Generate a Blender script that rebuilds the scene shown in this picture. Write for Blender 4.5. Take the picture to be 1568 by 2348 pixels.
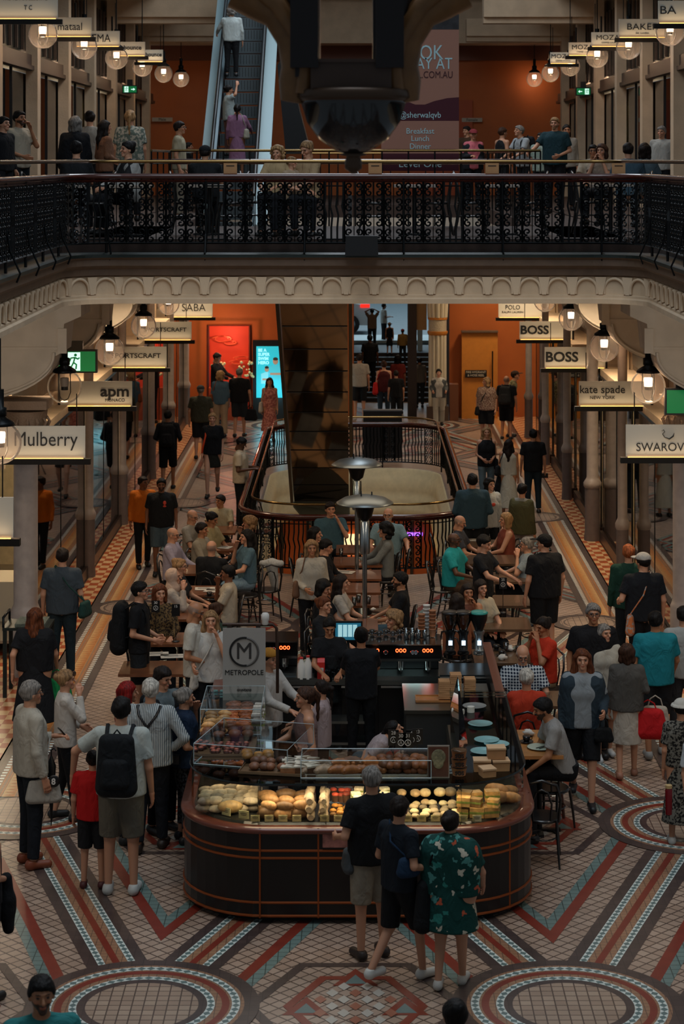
import bpy, math, random
import numpy as np
from mathutils import Vector, Matrix
random.seed(7); np.random.seed(7)
for o in list(bpy.data.objects): bpy.data.objects.remove(o)
SC = bpy.context.scene
COL = SC.collection
F, HC, VX, VY = 4750.0, 7.2, 815.0, 365.0     # focal length in pixels of 1568x2348, camera height, level line of sight
# ------------------------------------------------------------------ camera
cd = bpy.data.cameras.new('camera'); cam = bpy.data.objects.new('camera', cd); COL.objects.link(cam)
cam.location = (0, 0, HC); cam.rotation_euler = (math.pi/2, 0, 0)
cd.sensor_fit = 'HORIZONTAL'; cd.sensor_width = 36; cd.lens = F/1568*36
cd.shift_x = -(VX-784)/1568; cd.shift_y = -(1174-VY)/1568
cd.dof.use_dof = True; cd.dof.focus_distance = 26; cd.dof.aperture_fstop = 5.6
cd.clip_start = .5; cd.clip_end = 300
SC.camera = cam
# ------------------------------------------------------------------ world, exposure
w = bpy.data.worlds.new('world'); SC.world = w; w.use_nodes = True
w.node_tree.nodes['Background'].inputs[0].default_value = (.66, .76, .85, 1)
w.node_tree.nodes['Background'].inputs[1].default_value = .15
SC.view_settings.view_transform = 'Standard'; SC.view_settings.look = 'None'
SC.view_settings.exposure = 0.14; SC.view_settings.gamma = 1
SC.view_settings.use_curve_mapping = False
R_ = math.radians
def area(name, loc, size, power, color, rot=(0, 0, 0), spread=180):
    l = bpy.data.lights.new(name, 'AREA'); l.shape = 'RECTANGLE'; l.size, l.size_y = size
    l.energy = power; l.color = color; l.spread = math.radians(spread)
    o = bpy.data.objects.new(name, l); COL.objects.link(o); o.location = loc; o.rotation_euler = rot
    return o
def point(name, loc, power, color, r=.05):
    l = bpy.data.lights.new(name, 'POINT'); l.energy = power; l.color = color; l.shadow_soft_size = r
    o = bpy.data.objects.new(name, l); COL.objects.link(o); o.location = loc
    return o
COOL = (.66, .86, 1.0); WARM = (1.0, .62, .32)
area('skylight_front', (0, 18, 15.5), (6.5, 15), 840, (.80, .90, 1.0))             # glazed roof over the near void
area('skylight_rear', (0, 41, 15.5), (5, 13), 700, (.85, .92, 1.0))                  # glazed roof over the far void
for dd in (30, 37, 44, 51, 56):                                                       # arcade downlights under the galleries
    for sx in (-1, 1):
        area('gallery_downlight', (sx*4.2, dd, 5.0), (.5, .9), 62 if sx > 0 else 48, (1, .76, .50), spread=140)
for dd in (34, 42, 50, 57):
    for sx in (-1, 1):
        area('upper_downlight', (sx*4.9, dd, 10.2), (.4, .6), 7, (1, .66, .38), spread=150)
area('cafe_downlight', (0, 31, 5.2), (5, 3), 45, (1, .8, .6), spread=150)
area('street_daylight', (.5, 83, 12), (20, 22), 4600, (.62, .85, 1.0))
for sx in (-1, 1):
    for dd in (18, 23.5): area('arcade_downlight', (sx*4.9, dd, 5.0), (.6, .9), 38, (1, .84, .68), (R_(55), 0, 0), 170)  # unseen fills added and tilted to brighten the gallery haunches
area('passage_light', (1.3, 61.5, 4.9), (1.2, 3), 40, (1, .8, .6))  # unseen fill added to lift the people on the passage stairs
area('hall_light', (1.5, 55, 5.0), (3, 3), 22, (1, .75, .5))
# ------------------------------------------------------------------ colour and materials
def lin(c):
    c = c/255.0
    return c/12.92 if c <= .04045 else ((c+.055)/1.055)**2.4
def rgb(c):
    if isinstance(c, str): c = tuple(int(c[i:i+2], 16) for i in (0, 2, 4))
    return (lin(c[0]), lin(c[1]), lin(c[2]), 1)
MATS = {}
def mat(name, c, rough=.6, metal=0, var=.0, vscale=8, bump=0, bscale=60, emit=0, spec=.5, coat=0):
    key = (name, str(c), rough, metal, emit)
    if key in MATS: return MATS[key]
    m = bpy.data.materials.new(name); m.use_nodes = True; nt = m.node_tree; b = nt.nodes['Principled BSDF']
    col = rgb(c); b.inputs['Base Color'].default_value = col
    b.inputs['Roughness'].default_value = rough; b.inputs['Metallic'].default_value = metal
    b.inputs['Specular IOR Level'].default_value = spec
    if coat: b.inputs['Coat Weight'].default_value = coat
    if emit:
        b.inputs['Emission Color'].default_value = col; b.inputs['Emission Strength'].default_value = emit
    if var or bump:
        tc = nt.nodes.new('ShaderNodeTexCoord')
    if var:
        n = nt.nodes.new('ShaderNodeTexNoise'); n.inputs['Scale'].default_value = vscale; n.inputs['Detail'].default_value = 4
        nt.links.new(tc.outputs['Object'], n.inputs['Vector'])
        r = nt.nodes.new('ShaderNodeValToRGB'); r.color_ramp.elements[0].position = .35; r.color_ramp.elements[1].position = .65
        r.color_ramp.elements[0].color = tuple(x*(1-var) for x in col[:3])+(1,)
        r.color_ramp.elements[1].color = tuple(min(1, x*(1+var)) for x in col[:3])+(1,)
        nt.links.new(n.outputs['Fac'], r.inputs[0]); nt.links.new(r.outputs[0], b.inputs['Base Color'])
    if bump:
        n2 = nt.nodes.new('ShaderNodeTexNoise'); n2.inputs['Scale'].default_value = bscale
        nt.links.new(tc.outputs['Object'], n2.inputs['Vector'])
        bp = nt.nodes.new('ShaderNodeBump'); bp.inputs['Strength'].default_value = bump; bp.inputs['Distance'].default_value = .02
        nt.links.new(n2.outputs['Fac'], bp.inputs['Height']); nt.links.new(bp.outputs[0], b.inputs['Normal'])
    MATS[key] = m
    return m
def nodes(name, rough=.6):
    m = bpy.data.materials.new(name); m.use_nodes = True; nt = m.node_tree
    b = nt.nodes['Principled BSDF']; b.inputs['Roughness'].default_value = rough
    tc = nt.nodes.new('ShaderNodeTexCoord')
    return m, nt, b, tc
def mapping(nt, tc, rot=(0, 0, 0), scale=(1, 1, 1), out='Object'):
    mp = nt.nodes.new('ShaderNodeMapping'); mp.inputs['Rotation'].default_value = rot; mp.inputs['Scale'].default_value = scale
    nt.links.new(tc.outputs[out], mp.inputs['Vector']); return mp
def tiles(name, c1, c2, cm, size, rot=0, rough=.35, mortar=.04, offset=0, h=None):
    m, nt, b, tc = nodes(name, rough); mp = mapping(nt, tc, (0, 0, rot))
    br = nt.nodes.new('ShaderNodeTexBrick'); br.offset = offset; br.inputs['Scale'].default_value = 1
    br.inputs['Color1'].default_value = rgb(c1); br.inputs['Color2'].default_value = rgb(c2); br.inputs['Mortar'].default_value = rgb(cm)
    br.inputs['Brick Width'].default_value = size; br.inputs['Row Height'].default_value = h or size
    br.inputs['Mortar Size'].default_value = size*mortar
    nt.links.new(mp.outputs[0], br.inputs['Vector'])
    n = nt.nodes.new('ShaderNodeTexNoise'); n.inputs['Scale'].default_value = 1.3; nt.links.new(tc.outputs['Object'], n.inputs['Vector'])
    mx = nt.nodes.new('ShaderNodeMix'); mx.data_type = 'RGBA'; mx.blend_type = 'MULTIPLY'; mx.inputs[0].default_value = .45
    nt.links.new(br.outputs['Color'], mx.inputs[6]); nt.links.new(n.outputs['Fac'], mx.inputs[7]); nt.links.new(mx.outputs[2], b.inputs['Base Color'])
    return m
def checker(name, c1, c2, size, rough=.35, rot=0, axes=(1, 1, 1)):
    m, nt, b, tc = nodes(name, rough); mp = mapping(nt, tc, (0, 0, rot), tuple(a/size for a in axes))
    ck = nt.nodes.new('ShaderNodeTexChecker'); ck.inputs['Scale'].default_value = 1
    ck.inputs['Color1'].default_value = rgb(c1); ck.inputs['Color2'].default_value = rgb(c2)
    nt.links.new(mp.outputs[0], ck.inputs['Vector']); nt.links.new(ck.outputs['Color'], b.inputs['Base Color'])
    return m
def glass(name, tint='c8d6d2', refl=.16, rough=.02, haze=0.0):
    """thin clear pane: mostly see-through, part mirror at glancing angles"""
    m = bpy.data.materials.new(name); m.use_nodes = True; nt = m.node_tree; nt.nodes.clear()
    o = nt.nodes.new('ShaderNodeOutputMaterial'); t = nt.nodes.new('ShaderNodeBsdfTransparent'); g = nt.nodes.new('ShaderNodeBsdfGlossy')
    t.inputs[0].default_value = rgb(tint); g.inputs[0].default_value = (1, 1, 1, 1); g.inputs['Roughness'].default_value = rough
    fr = nt.nodes.new('ShaderNodeLayerWeight'); fr.inputs[0].default_value = refl
    ms = nt.nodes.new('ShaderNodeMixShader'); nt.links.new(fr.outputs['Fresnel'], ms.inputs[0])
    nt.links.new(t.outputs[0], ms.inputs[1]); nt.links.new(g.outputs[0], ms.inputs[2])
    df = nt.nodes.new('ShaderNodeBsdfTranslucent'); df.inputs[0].default_value = (.9, .85, .8, 1); m2 = nt.nodes.new('ShaderNodeMixShader'); m2.inputs[0].default_value = haze
    nt.links.new(ms.outputs[0], m2.inputs[1]); nt.links.new(df.outputs[0], m2.inputs[2]); nt.links.new(m2.outputs[0], o.inputs[0])
    return m
# ------------------------------------------------------------------ mesh collector
def V3(p): return np.array(p, float)
class MB:
    def __init__(s): s.v = []; s.f = []; s.mi = []; s.sm = []
    def add(s, vs, fs, mi=0, sm=False):
        k = len(s.v); s.v.extend([tuple(map(float, q)) for q in vs])
        for f in fs: s.f.append([k+i for i in f]); s.mi.append(mi); s.sm.append(sm)
        return s
    def box(s, c, d, rz=0, mi=0, taper=1):
        hx, hy, hz = d[0]/2, d[1]/2, d[2]/2; vs = []
        cz, sz = math.cos(rz), math.sin(rz)
        for z in (-hz, hz):
            t = taper if z > 0 else 1
            for x, y in ((-hx, -hy), (hx, -hy), (hx, hy), (-hx, hy)):
                x *= t; y *= t
                vs.append((c[0]+x*cz-y*sz, c[1]+x*sz+y*cz, c[2]+z))
        return s.add(vs, [(3, 2, 1, 0), (4, 5, 6, 7), (0, 1, 5, 4), (1, 2, 6, 5), (2, 3, 7, 6), (3, 0, 4, 7)], mi)
    def quad(s, a, b, c, d, mi=0): return s.add([a, b, c, d], [(0, 1, 2, 3)], mi)
    def poly(s, pts, z, mi=0): return s.add([(p[0], p[1], z) for p in pts], [tuple(range(len(pts)))], mi)
    def prism(s, pts, z0, z1, mi=0):
        n = len(pts)
        return s.add([(p[0], p[1], z0) for p in pts]+[(p[0], p[1], z1) for p in pts],
                     [tuple(range(n))[::-1], tuple(range(n, 2*n))]+[(i, (i+1) % n, n+(i+1) % n, n+i) for i in range(n)], mi)
    def extrude(s, pts3, vec, mi=0, sm=False):
        n = len(pts3); a = [V3(p) for p in pts3]; b = [p+V3(vec) for p in a]
        s.add(a+b, [tuple(range(n))[::-1], tuple(range(n, 2*n))], mi)
        return s.add(a+b, [(i, (i+1) % n, n+(i+1) % n, n+i) for i in range(n)], mi, sm)
    def tube(s, path, r, n=8, mi=0, cap=True, flat=1.0):
        path = [V3(p) for p in path]; m = len(path); rs = r if hasattr(r, '__len__') else [r]*m
        vs = []; up = V3((0, 0, 1))
        for i, p in enumerate(path):
            t = path[min(i+1, m-1)]-path[max(i-1, 0)]; t = t/(np.linalg.norm(t)+1e-9)
            if i == 0:
                u = np.cross(t, up)
                if np.linalg.norm(u) < 1e-2: u = np.cross(t, (1, 0, 0))
            else: u = u-t*np.dot(u, t)
            u = u/(np.linalg.norm(u)+1e-9); w_ = np.cross(t, u)
            for k in range(n):
                a = 2*math.pi*k/n; vs.append(p+u*(math.cos(a)*rs[i])+w_*(math.sin(a)*rs[i]*flat))
        fs = [(i*n+k, i*n+(k+1) % n, (i+1)*n+(k+1) % n, (i+1)*n+k) for i in range(m-1) for k in range(n)]
        s.add(vs, fs, mi, n > 5)
        if cap: s.add([vs[k] for k in range(n)], [tuple(range(n))[::-1]], mi); s.add(vs[-n:], [tuple(range(n))], mi)
        return s
    def lathe(s, prof, c=(0, 0, 0), n=24, mi=0, sm=True, sq=(1, 1)):
        vs = [(c[0]+r*math.cos(2*math.pi*k/n)*sq[0], c[1]+r*math.sin(2*math.pi*k/n)*sq[1], c[2]+z) for r, z in prof for k in range(n)]
        m = len(prof); fs = [(i*n+k, i*n+(k+1) % n, (i+1)*n+(k+1) % n, (i+1)*n+k) for i in range(m-1) for k in range(n)]
        s.add(vs, fs, mi, sm)
        s.add(vs[:n], [tuple(range(n))[::-1]], mi); s.add(vs[-n:], [tuple(range(n))], mi)
        return s
    def ball(s, c, r, sq=(1, 1, 1), n=12, mi=0, rough=0):
        vs = []; m = max(6, n//2+2)
        for i in range(m+1):
            a = math.pi*i/m
            for k in range(n):
                b = 2*math.pi*k/n; q = 1+random.uniform(-rough, rough)
                vs.append((c[0]+r*math.sin(a)*math.cos(b)*sq[0]*q, c[1]+r*math.sin(a)*math.sin(b)*sq[1]*q, c[2]+r*math.cos(a)*sq[2]*q))
        return s.add(vs, [(i*n+k, (i+1)*n+k, (i+1)*n+(k+1) % n, i*n+(k+1) % n) for i in range(m) for k in range(n)], mi, True)
    def sweep(s, path, prof, mi=0, sm=False, closed=False, mis=None):
        """prof: (outward offset, z); path: xy, outward = left-hand normal"""
        m = len(path); n = len(prof); vs = []
        for i in range(m):
            if closed: a, b = path[(i-1) % m], path[(i+1) % m]
            else: a, b = path[max(i-1, 0)], path[min(i+1, m-1)]
            d = np.array([b[0]-a[0], b[1]-a[1]], float); d /= np.linalg.norm(d)+1e-9; nn = (d[1], -d[0])
            for (o, z) in prof: vs.append((path[i][0]+nn[0]*o, path[i][1]+nn[1]*o, z))
        q = m if closed else m-1
        for j in range(n-1):
            s.add([], [], 0)
        k0 = len(s.v); s.v.extend(vs)
        for i in range(q):
            for j in range(n-1):
                i2 = (i+1) % m
                s.f.append([k0+i*n+j, k0+i2*n+j, k0+i2*n+j+1, k0+i*n+j+1]); s.mi.append(mis[j] if mis else mi); s.sm.append(sm)
        return s
    def mesh(s, name):
        me = bpy.data.meshes.new(name); me.from_pydata([tuple(map(float, q)) for q in s.v], [], s.f)
        me.polygons.foreach_set('material_index', s.mi); me.polygons.foreach_set('use_smooth', s.sm)
        me.update(); return me
    def obj(s, name, mats, parent=None, loc=None, rz=0, me=None):
        me = me or s.mesh(name)
        for m in (mats if isinstance(mats, (list, tuple)) else [mats]): me.materials.append(m)
        o = bpy.data.objects.new(name, me); COL.objects.link(o)
        if parent is not None: o.parent = parent
        if loc is not None: o.location = loc
        if rz: o.rotation_euler = (0, 0, rz)
        return o
USED = {}
def thing(name, label, cat, loc=(0, 0, 0), rz=0, group=None):
    o = bpy.data.objects.new(name, None); COL.objects.link(o); o.empty_display_size = .1
    o.location = loc; o.rotation_euler = (0, 0, rz); return tag(o, label, cat, group)
def tag(o, label, cat, group=None, kind=None):
    o['label'] = label; o['category'] = cat
    if group: o['group'] = group
    if kind: o['kind'] = kind
    return o
def struct(o): o['kind'] = 'structure'; return o
def dup(o, loc, rz=None, label=None, group=None, parent=None, scale=None):
    c = o.copy(); COL.objects.link(c)
    if parent is not None: c.parent = parent
    if loc is not None: c.location = loc
    if rz is not None: c.rotation_euler = (0, 0, rz)
    if scale is not None: c.scale = (scale,)*3 if not hasattr(scale, '__len__') else scale
    if label: c['label'] = label
    if group: c['group'] = group
    for ch in list(o.children): dup(ch, None, None, parent=c)
    return c
def at(x, y, D): return ((x-VX)*D/F, D, HC-(y-VY)*D/F)      # the place a given distance away that the photo shows at x, y
def gnd(x, y):
    D = F*HC/(y-VY); return ((x-VX)*D/F, D, 0.0)
def text_mesh(body, size, mats, parent, loc, rot, name='lettering', align='CENTER', ext=.004, sx=1, bold=0, shear=0):
    c = bpy.data.curves.new(name, 'FONT'); c.body = body; c.size = size; c.align_x = align; c.align_y = 'CENTER'
    c.extrude = ext; c.offset = bold; c.shear = shear; c.resolution_u = 3
    o = bpy.data.objects.new(name, c); me = bpy.data.meshes.new_from_object(o); bpy.data.objects.remove(o)
    me.materials.append(mats) if not me.materials else me.materials.__setitem__(0, mats)
    t = bpy.data.objects.new(name, me); COL.objects.link(t); t.parent = parent; t.location = loc; t.rotation_euler = rot; t.scale = (sx, 1, 1)
    return t
def arc(cx, cy, r, a0, a1, n=8):
    return [(cx+r*math.cos(math.radians(a0+(a1-a0)*i/n)), cy+r*math.sin(math.radians(a0+(a1-a0)*i/n))) for i in range(n+1)]
R = math.radians
FACE = (math.pi/2, 0, 0)      # a sign facing the camera side
# ================================================================== SETTING
cream = mat('cream_plaster', 'c6ad8f', .75, var=.08, vscale=3, bump=.15, bscale=25)
cream2 = mat('shadow_cream_plaster', 'bdb2a2', .75, var=.08, vscale=3)  # cooler, greyer cream for the slabs and haunches
brownp = mat('brown_moulding', '5e4a3a', .6, var=.1)
darkg = mat('dark_green_iron', '1b2624', .45, metal=.3, var=.1)
iron = mat('black_iron', '15181a', .35, metal=.7)
wood = mat('mahogany_handrail', '4a2018', .22, var=.15, coat=.6)
brass = mat('brass', '8a6f45', .22, metal=1)
orange = mat('burnt_orange_paint', 'ad591f', .65, var=.06, vscale=1.5)
orange2 = mat('ochre_paint', 'c57b28', .6, var=.05)
black = mat('black_paint', '0c0d0f', .4)
blackm = mat('black_satin', '121417', .3)
grey_col = mat('grey_painted_iron', 'a3968d', .45, var=.08)
grey_dk = mat('mauve_painted_iron', '6d605c', .45, var=.08)
pane = glass('shop_glass', 'cfd8d2', .72)
clear = glass('clear_glass', 'e6eeee', .22)
beige_in = mat('shop_interior', 'c8b894', .7, var=.1)
# ---------------- floor with its mosaic
t_cream = tiles('cream_mosaic_tile', 'c4aa96', 'b39884', '5f4c42', .115, R(45), .33, .07)
t_sq = tiles('roundel_tile', 'c2a992', 'ae937e', '5f4c42', .10, 0, .33, .06)
t_dark = tiles('umber_mosaic', '5a4a45', '4d3f3c', '3c3230', .1, 0, .35, .03)
t_tan = tiles('tan_mosaic', 'b08566', 'a87c5d', '6b5143', .07, 0, .35, .05)
t_red = mat('oxblood_tile', '7c2f22', .35, var=.1, vscale=6)
t_teal = tiles('sage_mosaic', '7f968f', '728a85', '47544f', .1, 0, .35, .05)
t_white = mat('white_tile', 'd5ddd6', .3)
t_slate = mat('slate_blue_tile', '5f7674', .35)
t_terra = checker('terracotta_chequer', 'a9512a', 'd3ab7c', .15, .3, axes=(1, .7, 1))
t_gold = mat('amber_tile', 'b9702f', .35, var=.2, vscale=30)
t_ochre = mat('ochre_tile', 'cfa56e', .35, var=.1, vscale=20)
FM = [t_cream, t_sq, t_dark, t_tan, t_red, t_teal, t_white, t_slate, t_terra, t_gold, t_ochre, mat('rose_tile', '9a614c', .35), mat('pale_diamond_tile', 'b7b0a4', .35)]
fl = MB()
WELL = [(-2.0+.0, 0)]
wx, w0, w1, wr = 1.95, 35.9, 48.3, 1.15
well = (arc(wx-wr, w0+wr, wr, -90, 0, 10)+arc(wx-wr, w1-wr, wr, 0, 90, 10)+arc(-wx+wr, w1-wr, wr, 90, 180, 10)+arc(-wx+wr, w0+wr, wr, 180, 270, 10))
def inwell(x, y): return abs(x) < wx+.06 and w0-.06 < y < w1+.06
# base: the floor round the well
fl.poly([(-9, 8), (9, 8), (9, w0), (-9, w0)], 0, 0)
fl.poly([(-9, w1), (9, w1), (9, 80), (-9, 80)], 0, 0)
nq = len(well)//4
fl.add([(p[0], p[1], 0) for p in well[0:11]]+[(wx, w0, 0)], [tuple(range(11))[::-1]+(11,)])
fl.add([(p[0], p[1], 0) for p in well[11:22]]+[(wx, w1, 0)], [tuple(range(11))[::-1]+(11,)])
fl.add([(p[0], p[1], 0) for p in well[22:33]]+[(-wx, w1, 0)], [tuple(range(11))[::-1]+(11,)])
fl.add([(p[0], p[1], 0) for p in well[33:44]]+[(-wx, w0, 0)], [tuple(range(11))[::-1]+(11,)])
fl.poly([(wx, w0), (9, w0), (9, w1), (wx, w1)], 0, 0); fl.poly([(-9, w0), (-wx, w0), (-wx, w1), (-9, w1)], 0, 0)
def inset(P, d):
    n = len(P); out = []
    ar = sum(P[i][0]*P[(i+1) % n][1]-P[(i+1) % n][0]*P[i][1] for i in range(n)); sg = 1 if ar > 0 else -1
    L = []
    for i in range(n):
        a, b = np.array(P[i], float), np.array(P[(i+1) % n], float); t = (b-a)/np.linalg.norm(b-a); nn = np.array([-t[1], t[0]])*sg
        L.append((a+nn*d, t))
    for i in range(n):
        p, t = L[i-1]; q, u = L[i]
        A = np.array([t, -u]).T; s_ = np.linalg.solve(A, q-p); out.append(p+t*s_[0])
    return out
def ring(P, d0, d1, z, mi):
    a, b = inset(P, d0), inset(P, d1); n = len(P)
    for i in range(n):
        j = (i+1) % n
        pts = [a[i], a[j], b[j], b[i]]
        if any(inwell(*p) for p in pts): continue
        fl.poly(pts, z, mi)
def annulus(cx, cy, r0, r1, z, mi, n=64, a0=0, a1=360):
    for i in range(n):
        a = R(a0+(a1-a0)*i/n); b = R(a0+(a1-a0)*(i+1)/n)
        fl.poly([(cx+r0*math.cos(a), cy+r0*math.sin(a)), (cx+r1*math.cos(a), cy+r1*math.sin(a)), (cx+r1*math.cos(b), cy+r1*math.sin(b)), (cx+r0*math.cos(b), cy+r0*math.sin(b))], z, mi)
def tri_line(p, q, w_, z):
    p, q = np.array(p, float), np.array(q, float); L = np.linalg.norm(q-p); t = (q-p)/L; nn = np.array([-t[1], t[0]])
    if abs(p[1]-q[1]) < 1e-6: pass
    k = max(1, int(L/.085))
    fl.poly([p-nn*w_/2, q-nn*w_/2, q+nn*w_/2, p+nn*w_/2], z, 7)
    for i in range(k):
        a = p+t*L*i/k; b = p+t*L*(i+1)/k; m_ = (a+b)/2
        fl.poly([a-nn*w_/2, b-nn*w_/2, m_-nn*.0], z+.001, 6); fl.poly([a+nn*w_/2, m_, b+nn*w_/2][::1], z+.001, 6)
LX, LY0, LDY = 1.815, 17.6, 4.8
def node(i, j):
    return (i*LX, LY0+j*LDY+(.5 if (i < -1 and j > 0) else 0)+(.7 if (i < -1 and j > 2) else 0))
for j in range(-2, 9):
    for i in range(-4, 5):
        if (i+j) % 2 == 1 and abs(i) <= 3: pass
        if (i+j) % 2 == 0:      # a rhombus centred on i, j
            P = [node(i, j-1), node(i+1, j), node(i, j+1), node(i-1, j)]
            if P[0][1] > 58: continue
            c = (i*LX, LY0+j*LDY)
            if c[1] > 24 and abs(i) > 1 and j > 1: continue
            ring(P, .50, .61, .003, 4); ring(P, .61, .71, .003, 5)
            ring(P, .165, .275, .003, 2)
            if not inwell(c[0], c[1]-.7) and not inwell(c[0], c[1]+.7):
                for (dx, dy) in ((0, -.62), (0, .62), (-.42, 0), (.42, 0)):
                    x, y = c[0]+dx, c[1]+dy
                    fl.poly([(x-.2, y-.18), (x+.2, y-.18), (x, y+.2)], .003, 4)
                    fl.poly([(x-.1, y-.14), (x+.1, y-.14), (x, y+.06)], .004, 7)
                H = [(c[0]-.95, c[1]), (c[0]-.5, c[1]-.95), (c[0]+.5, c[1]-.95), (c[0]+.95, c[1]), (c[0]+.5, c[1]+.95), (c[0]-.5, c[1]+.95)]
                ring(H, 0, .09, .0035, 2); ring(H, .3, .38, .0035, 4)
                for a_ in range(-3, 4):
                    for b_ in range(-3, 4):
                        if (a_+b_) % 2 == 0 and abs(a_)+abs(b_) < 5:
                            x, y = c[0]+a_*.1, c[1]+b_*.14
                            fl.poly([(x-.055, y), (x, y-.085), (x+.055, y), (x, y+.085)], .005, 11 if (a_ % 3 == 0) else 12)
for j in range(-2, 9):
    for i in range(-4, 5):
        if (i+j) % 2 == 0: continue
        for di in (-1, 1):
            a, b = np.array(node(i, j)), np.array(node(i+di, j+1))
            if b[1] > 58 or (abs(i+di) > 2 and b[1] > 24) or (abs(i) > 2 and a[1] > 22.8): continue
            if inwell(*((a+b)/2)) or inwell(*b) or inwell(*a): continue
            t = (b-a)/np.linalg.norm(b-a); nn = np.array([-t[1], t[0]])
            def strip(o0, o1, z, mi): fl.poly([a+nn*o0, b+nn*o0, b+nn*o1, a+nn*o1], z, mi)
            strip(-.165, .165, .0040, 3); strip(-.033, .033, .0055, 4)
            for sgn in (-1, 1): tri_line(a+nn*sgn*.135, b+nn*sgn*.135, .065, .0055)
        x, y = node(i, j)
        if y > 58 or inwell(x, y) or inwell(x+.9, y) or inwell(x-.9, y) or inwell(x, y+.9): continue
        if y > 24 and abs(i) > 1: continue
        annulus(x, y, .0, 1.0, .0085, 2); annulus(x, y, .0, .87, .0095, 3)
        annulus(x, y, .765, .835, .0100, 7, 60)
        annulus(x, y, .555, .62, .0100, 7, 44); annulus(x, y, .68, .745, .0102, 4)
        for (r0, r1, k) in ((.765, .835, 60), (.555, .62, 44)):
            for q in range(k):
                a, b = 2*math.pi*q/k, 2*math.pi*(q+1)/k; m_ = (a+b)/2; rm = (r0+r1)/2
                fl.poly([(x+r0*math.cos(a), y+r0*math.sin(a)), (x+rm*math.cos(m_), y+rm*math.sin(m_)), (x+r0*math.cos(b), y+r0*math.sin(b))], .0115, 6)
                fl.poly([(x+r1*math.cos(a), y+r1*math.sin(a)), (x+r1*math.cos(b), y+r1*math.sin(b)), (x+rm*math.cos(m_), y+rm*math.sin(m_))], .0115, 6)
        annulus(x, y, .48, .553, .0105, 2); annulus(x, y, 0, .48, .0105, 1, 48)
# zigzag bands beside the well
for sx in (-1, 1):
    y = 33.6
    while y < 56:
        for (o, w_, mi) in ((0, .11, 2), (.2, .065, 7), (.32, .07, 4), (.44, .065, 7), (.56, .11, 2), (.95, .1, 4), (1.06, .1, 5)):
            a, b, c = (3.6, y+o), (2.12, y+2.2+o), (3.6, y+4.4+o)
            for p, q in ((a, b), (b, c)): fl.poly([(sx*p[0], p[1]), (sx*q[0], q[1]), (sx*q[0], q[1]+w_*1.8), (sx*p[0], p[1]+w_*1.8)][::sx], .0028+.0001*mi, mi)
        y += 4.4
for y in (49.6, 51.4, 53.2, 55.0):
    for (o, w_, mi) in ((0, .12, 2), (.22, .09, 4), (.4, .07, 7), (.56, .12, 2)):
        for sx in (-1, 1): fl.poly([(0, y+o), (sx*2.1, y+.9+o), (sx*2.1, y+.9+o+w_*1.6), (0, y+o+w_*1.6)][::sx], .0031+.0001*mi, mi)
# aisle borders
for sx in (-1, 1):
    y0, y1 = 23.35, 58
    def st(x0, x1, z, mi): fl.poly([(sx*x0, y0), (sx*x1, y0), (sx*x1, y1), (sx*x0, y1)][::sx], z, mi)
    st(4.24, 5.2, .012, 8); st(3.60, 4.26, .012, 2); st(3.72, 4.13, .013, 3)
    for c0 in (3.80, 4.0, 4.05): st(c0, c0+.012, .0145, 9)
    st(3.845, 3.99, .0140, 10)
    y = y0
    while y < y1:
        for xx in (3.705, 4.075):
            fl.poly([(sx*xx, y), (sx*(xx+.06), y), (sx*(xx+.06), y+.055), (sx*xx, y+.055)][::sx], .0150, 6)
        fl.poly([(sx*3.85, y), (sx*3.985, y+.055), (sx*3.85, y+.11)][::sx], .0155, 9)
        y += .11
    for cy in ((33.2, 43.3, 53) if sx < 0 else (32.1, 41.6, 51)):
        annulus(sx*3.63, cy, .46, .60, .017, 2, 48); annulus(sx*3.63, cy, .0, .47, .0165, 1, 48); annulus(sx*3.63, cy, .385, .41, .0175, 2, 48)
floor_o = struct(fl.obj('floor', FM))
# ---------------- well: cream lip, lower level
ws = MB()
wp = well+[well[0]]
ws.sweep(wp, [(0, 0), (-.03, -.03), (-.03, -.12), (-.1, -.2), (-.12, -.5), (-.12, -.62), (-.16, -.68), (-.16, -.76), (-.2, -.9), (-.24, -1.1), (0, -1.2)][::1], 0, True)
for i in range(44*1):
    a, b = np.array(well[i]), np.array(well[(i+1) % 44])
wl = struct(ws.obj('trim_1', [mat('cream_lip', 'd8c79c', .7, var=.06)]))
wc = MB()      # moulded arches on the inner face of the well, far side
for k in range(7):
    x = -1.2+k*.4; y = w1+.09
    pts = [(x+.15*math.cos(a), y, -.42+.16*math.sin(a)) for a in np.linspace(0, math.pi, 12)]
    wc.tube(pts, .028, 6); wc.box((x-.2, y, -.42), (.045, .05, .2))
struct(wc.obj('trim_2', [mat('cream_moulding', 'd2c298', .7)]))
lo = MB()
lo.box((0, 49.6, -2.8), (8, .1, 3.2), mi=0); lo.poly([(-5, 30), (5, 30), (5, 50), (-5, 50)], -4.2, 1)
for k in range(-4, 5): lo.box((k*.62+.1, 49.5, -2.8), (.07, .06, 3.1), mi=2)
lo.box((-.05, 49.45, -2.0), (1.5, .05, .5), mi=3); lo.box((1.35, 49.45, -1.75), (.5, .05, .07), mi=4)
for (bx_, by_, bw, bd, bh) in ((-1.1, 44.6, .5, .9, .9), (-.3, 45.4, .7, .5, .75), (-1.2, 46.4, .5, .5, .7), (-.5, 43.6, .35, .35, 1.2), (-1.3, 43.2, .3, .6, 1.0)): lo.box((bx_, by_, -4.2+bh/2), (bw, bd, bh), .3, mi=5)
lo.tube([(-.1+1.1*math.cos(a), 44.4+1.1*math.sin(a), -4.19) for a in np.linspace(1.5, 4.4, 20)], .09, 6, mi=2, flat=.2)
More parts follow.
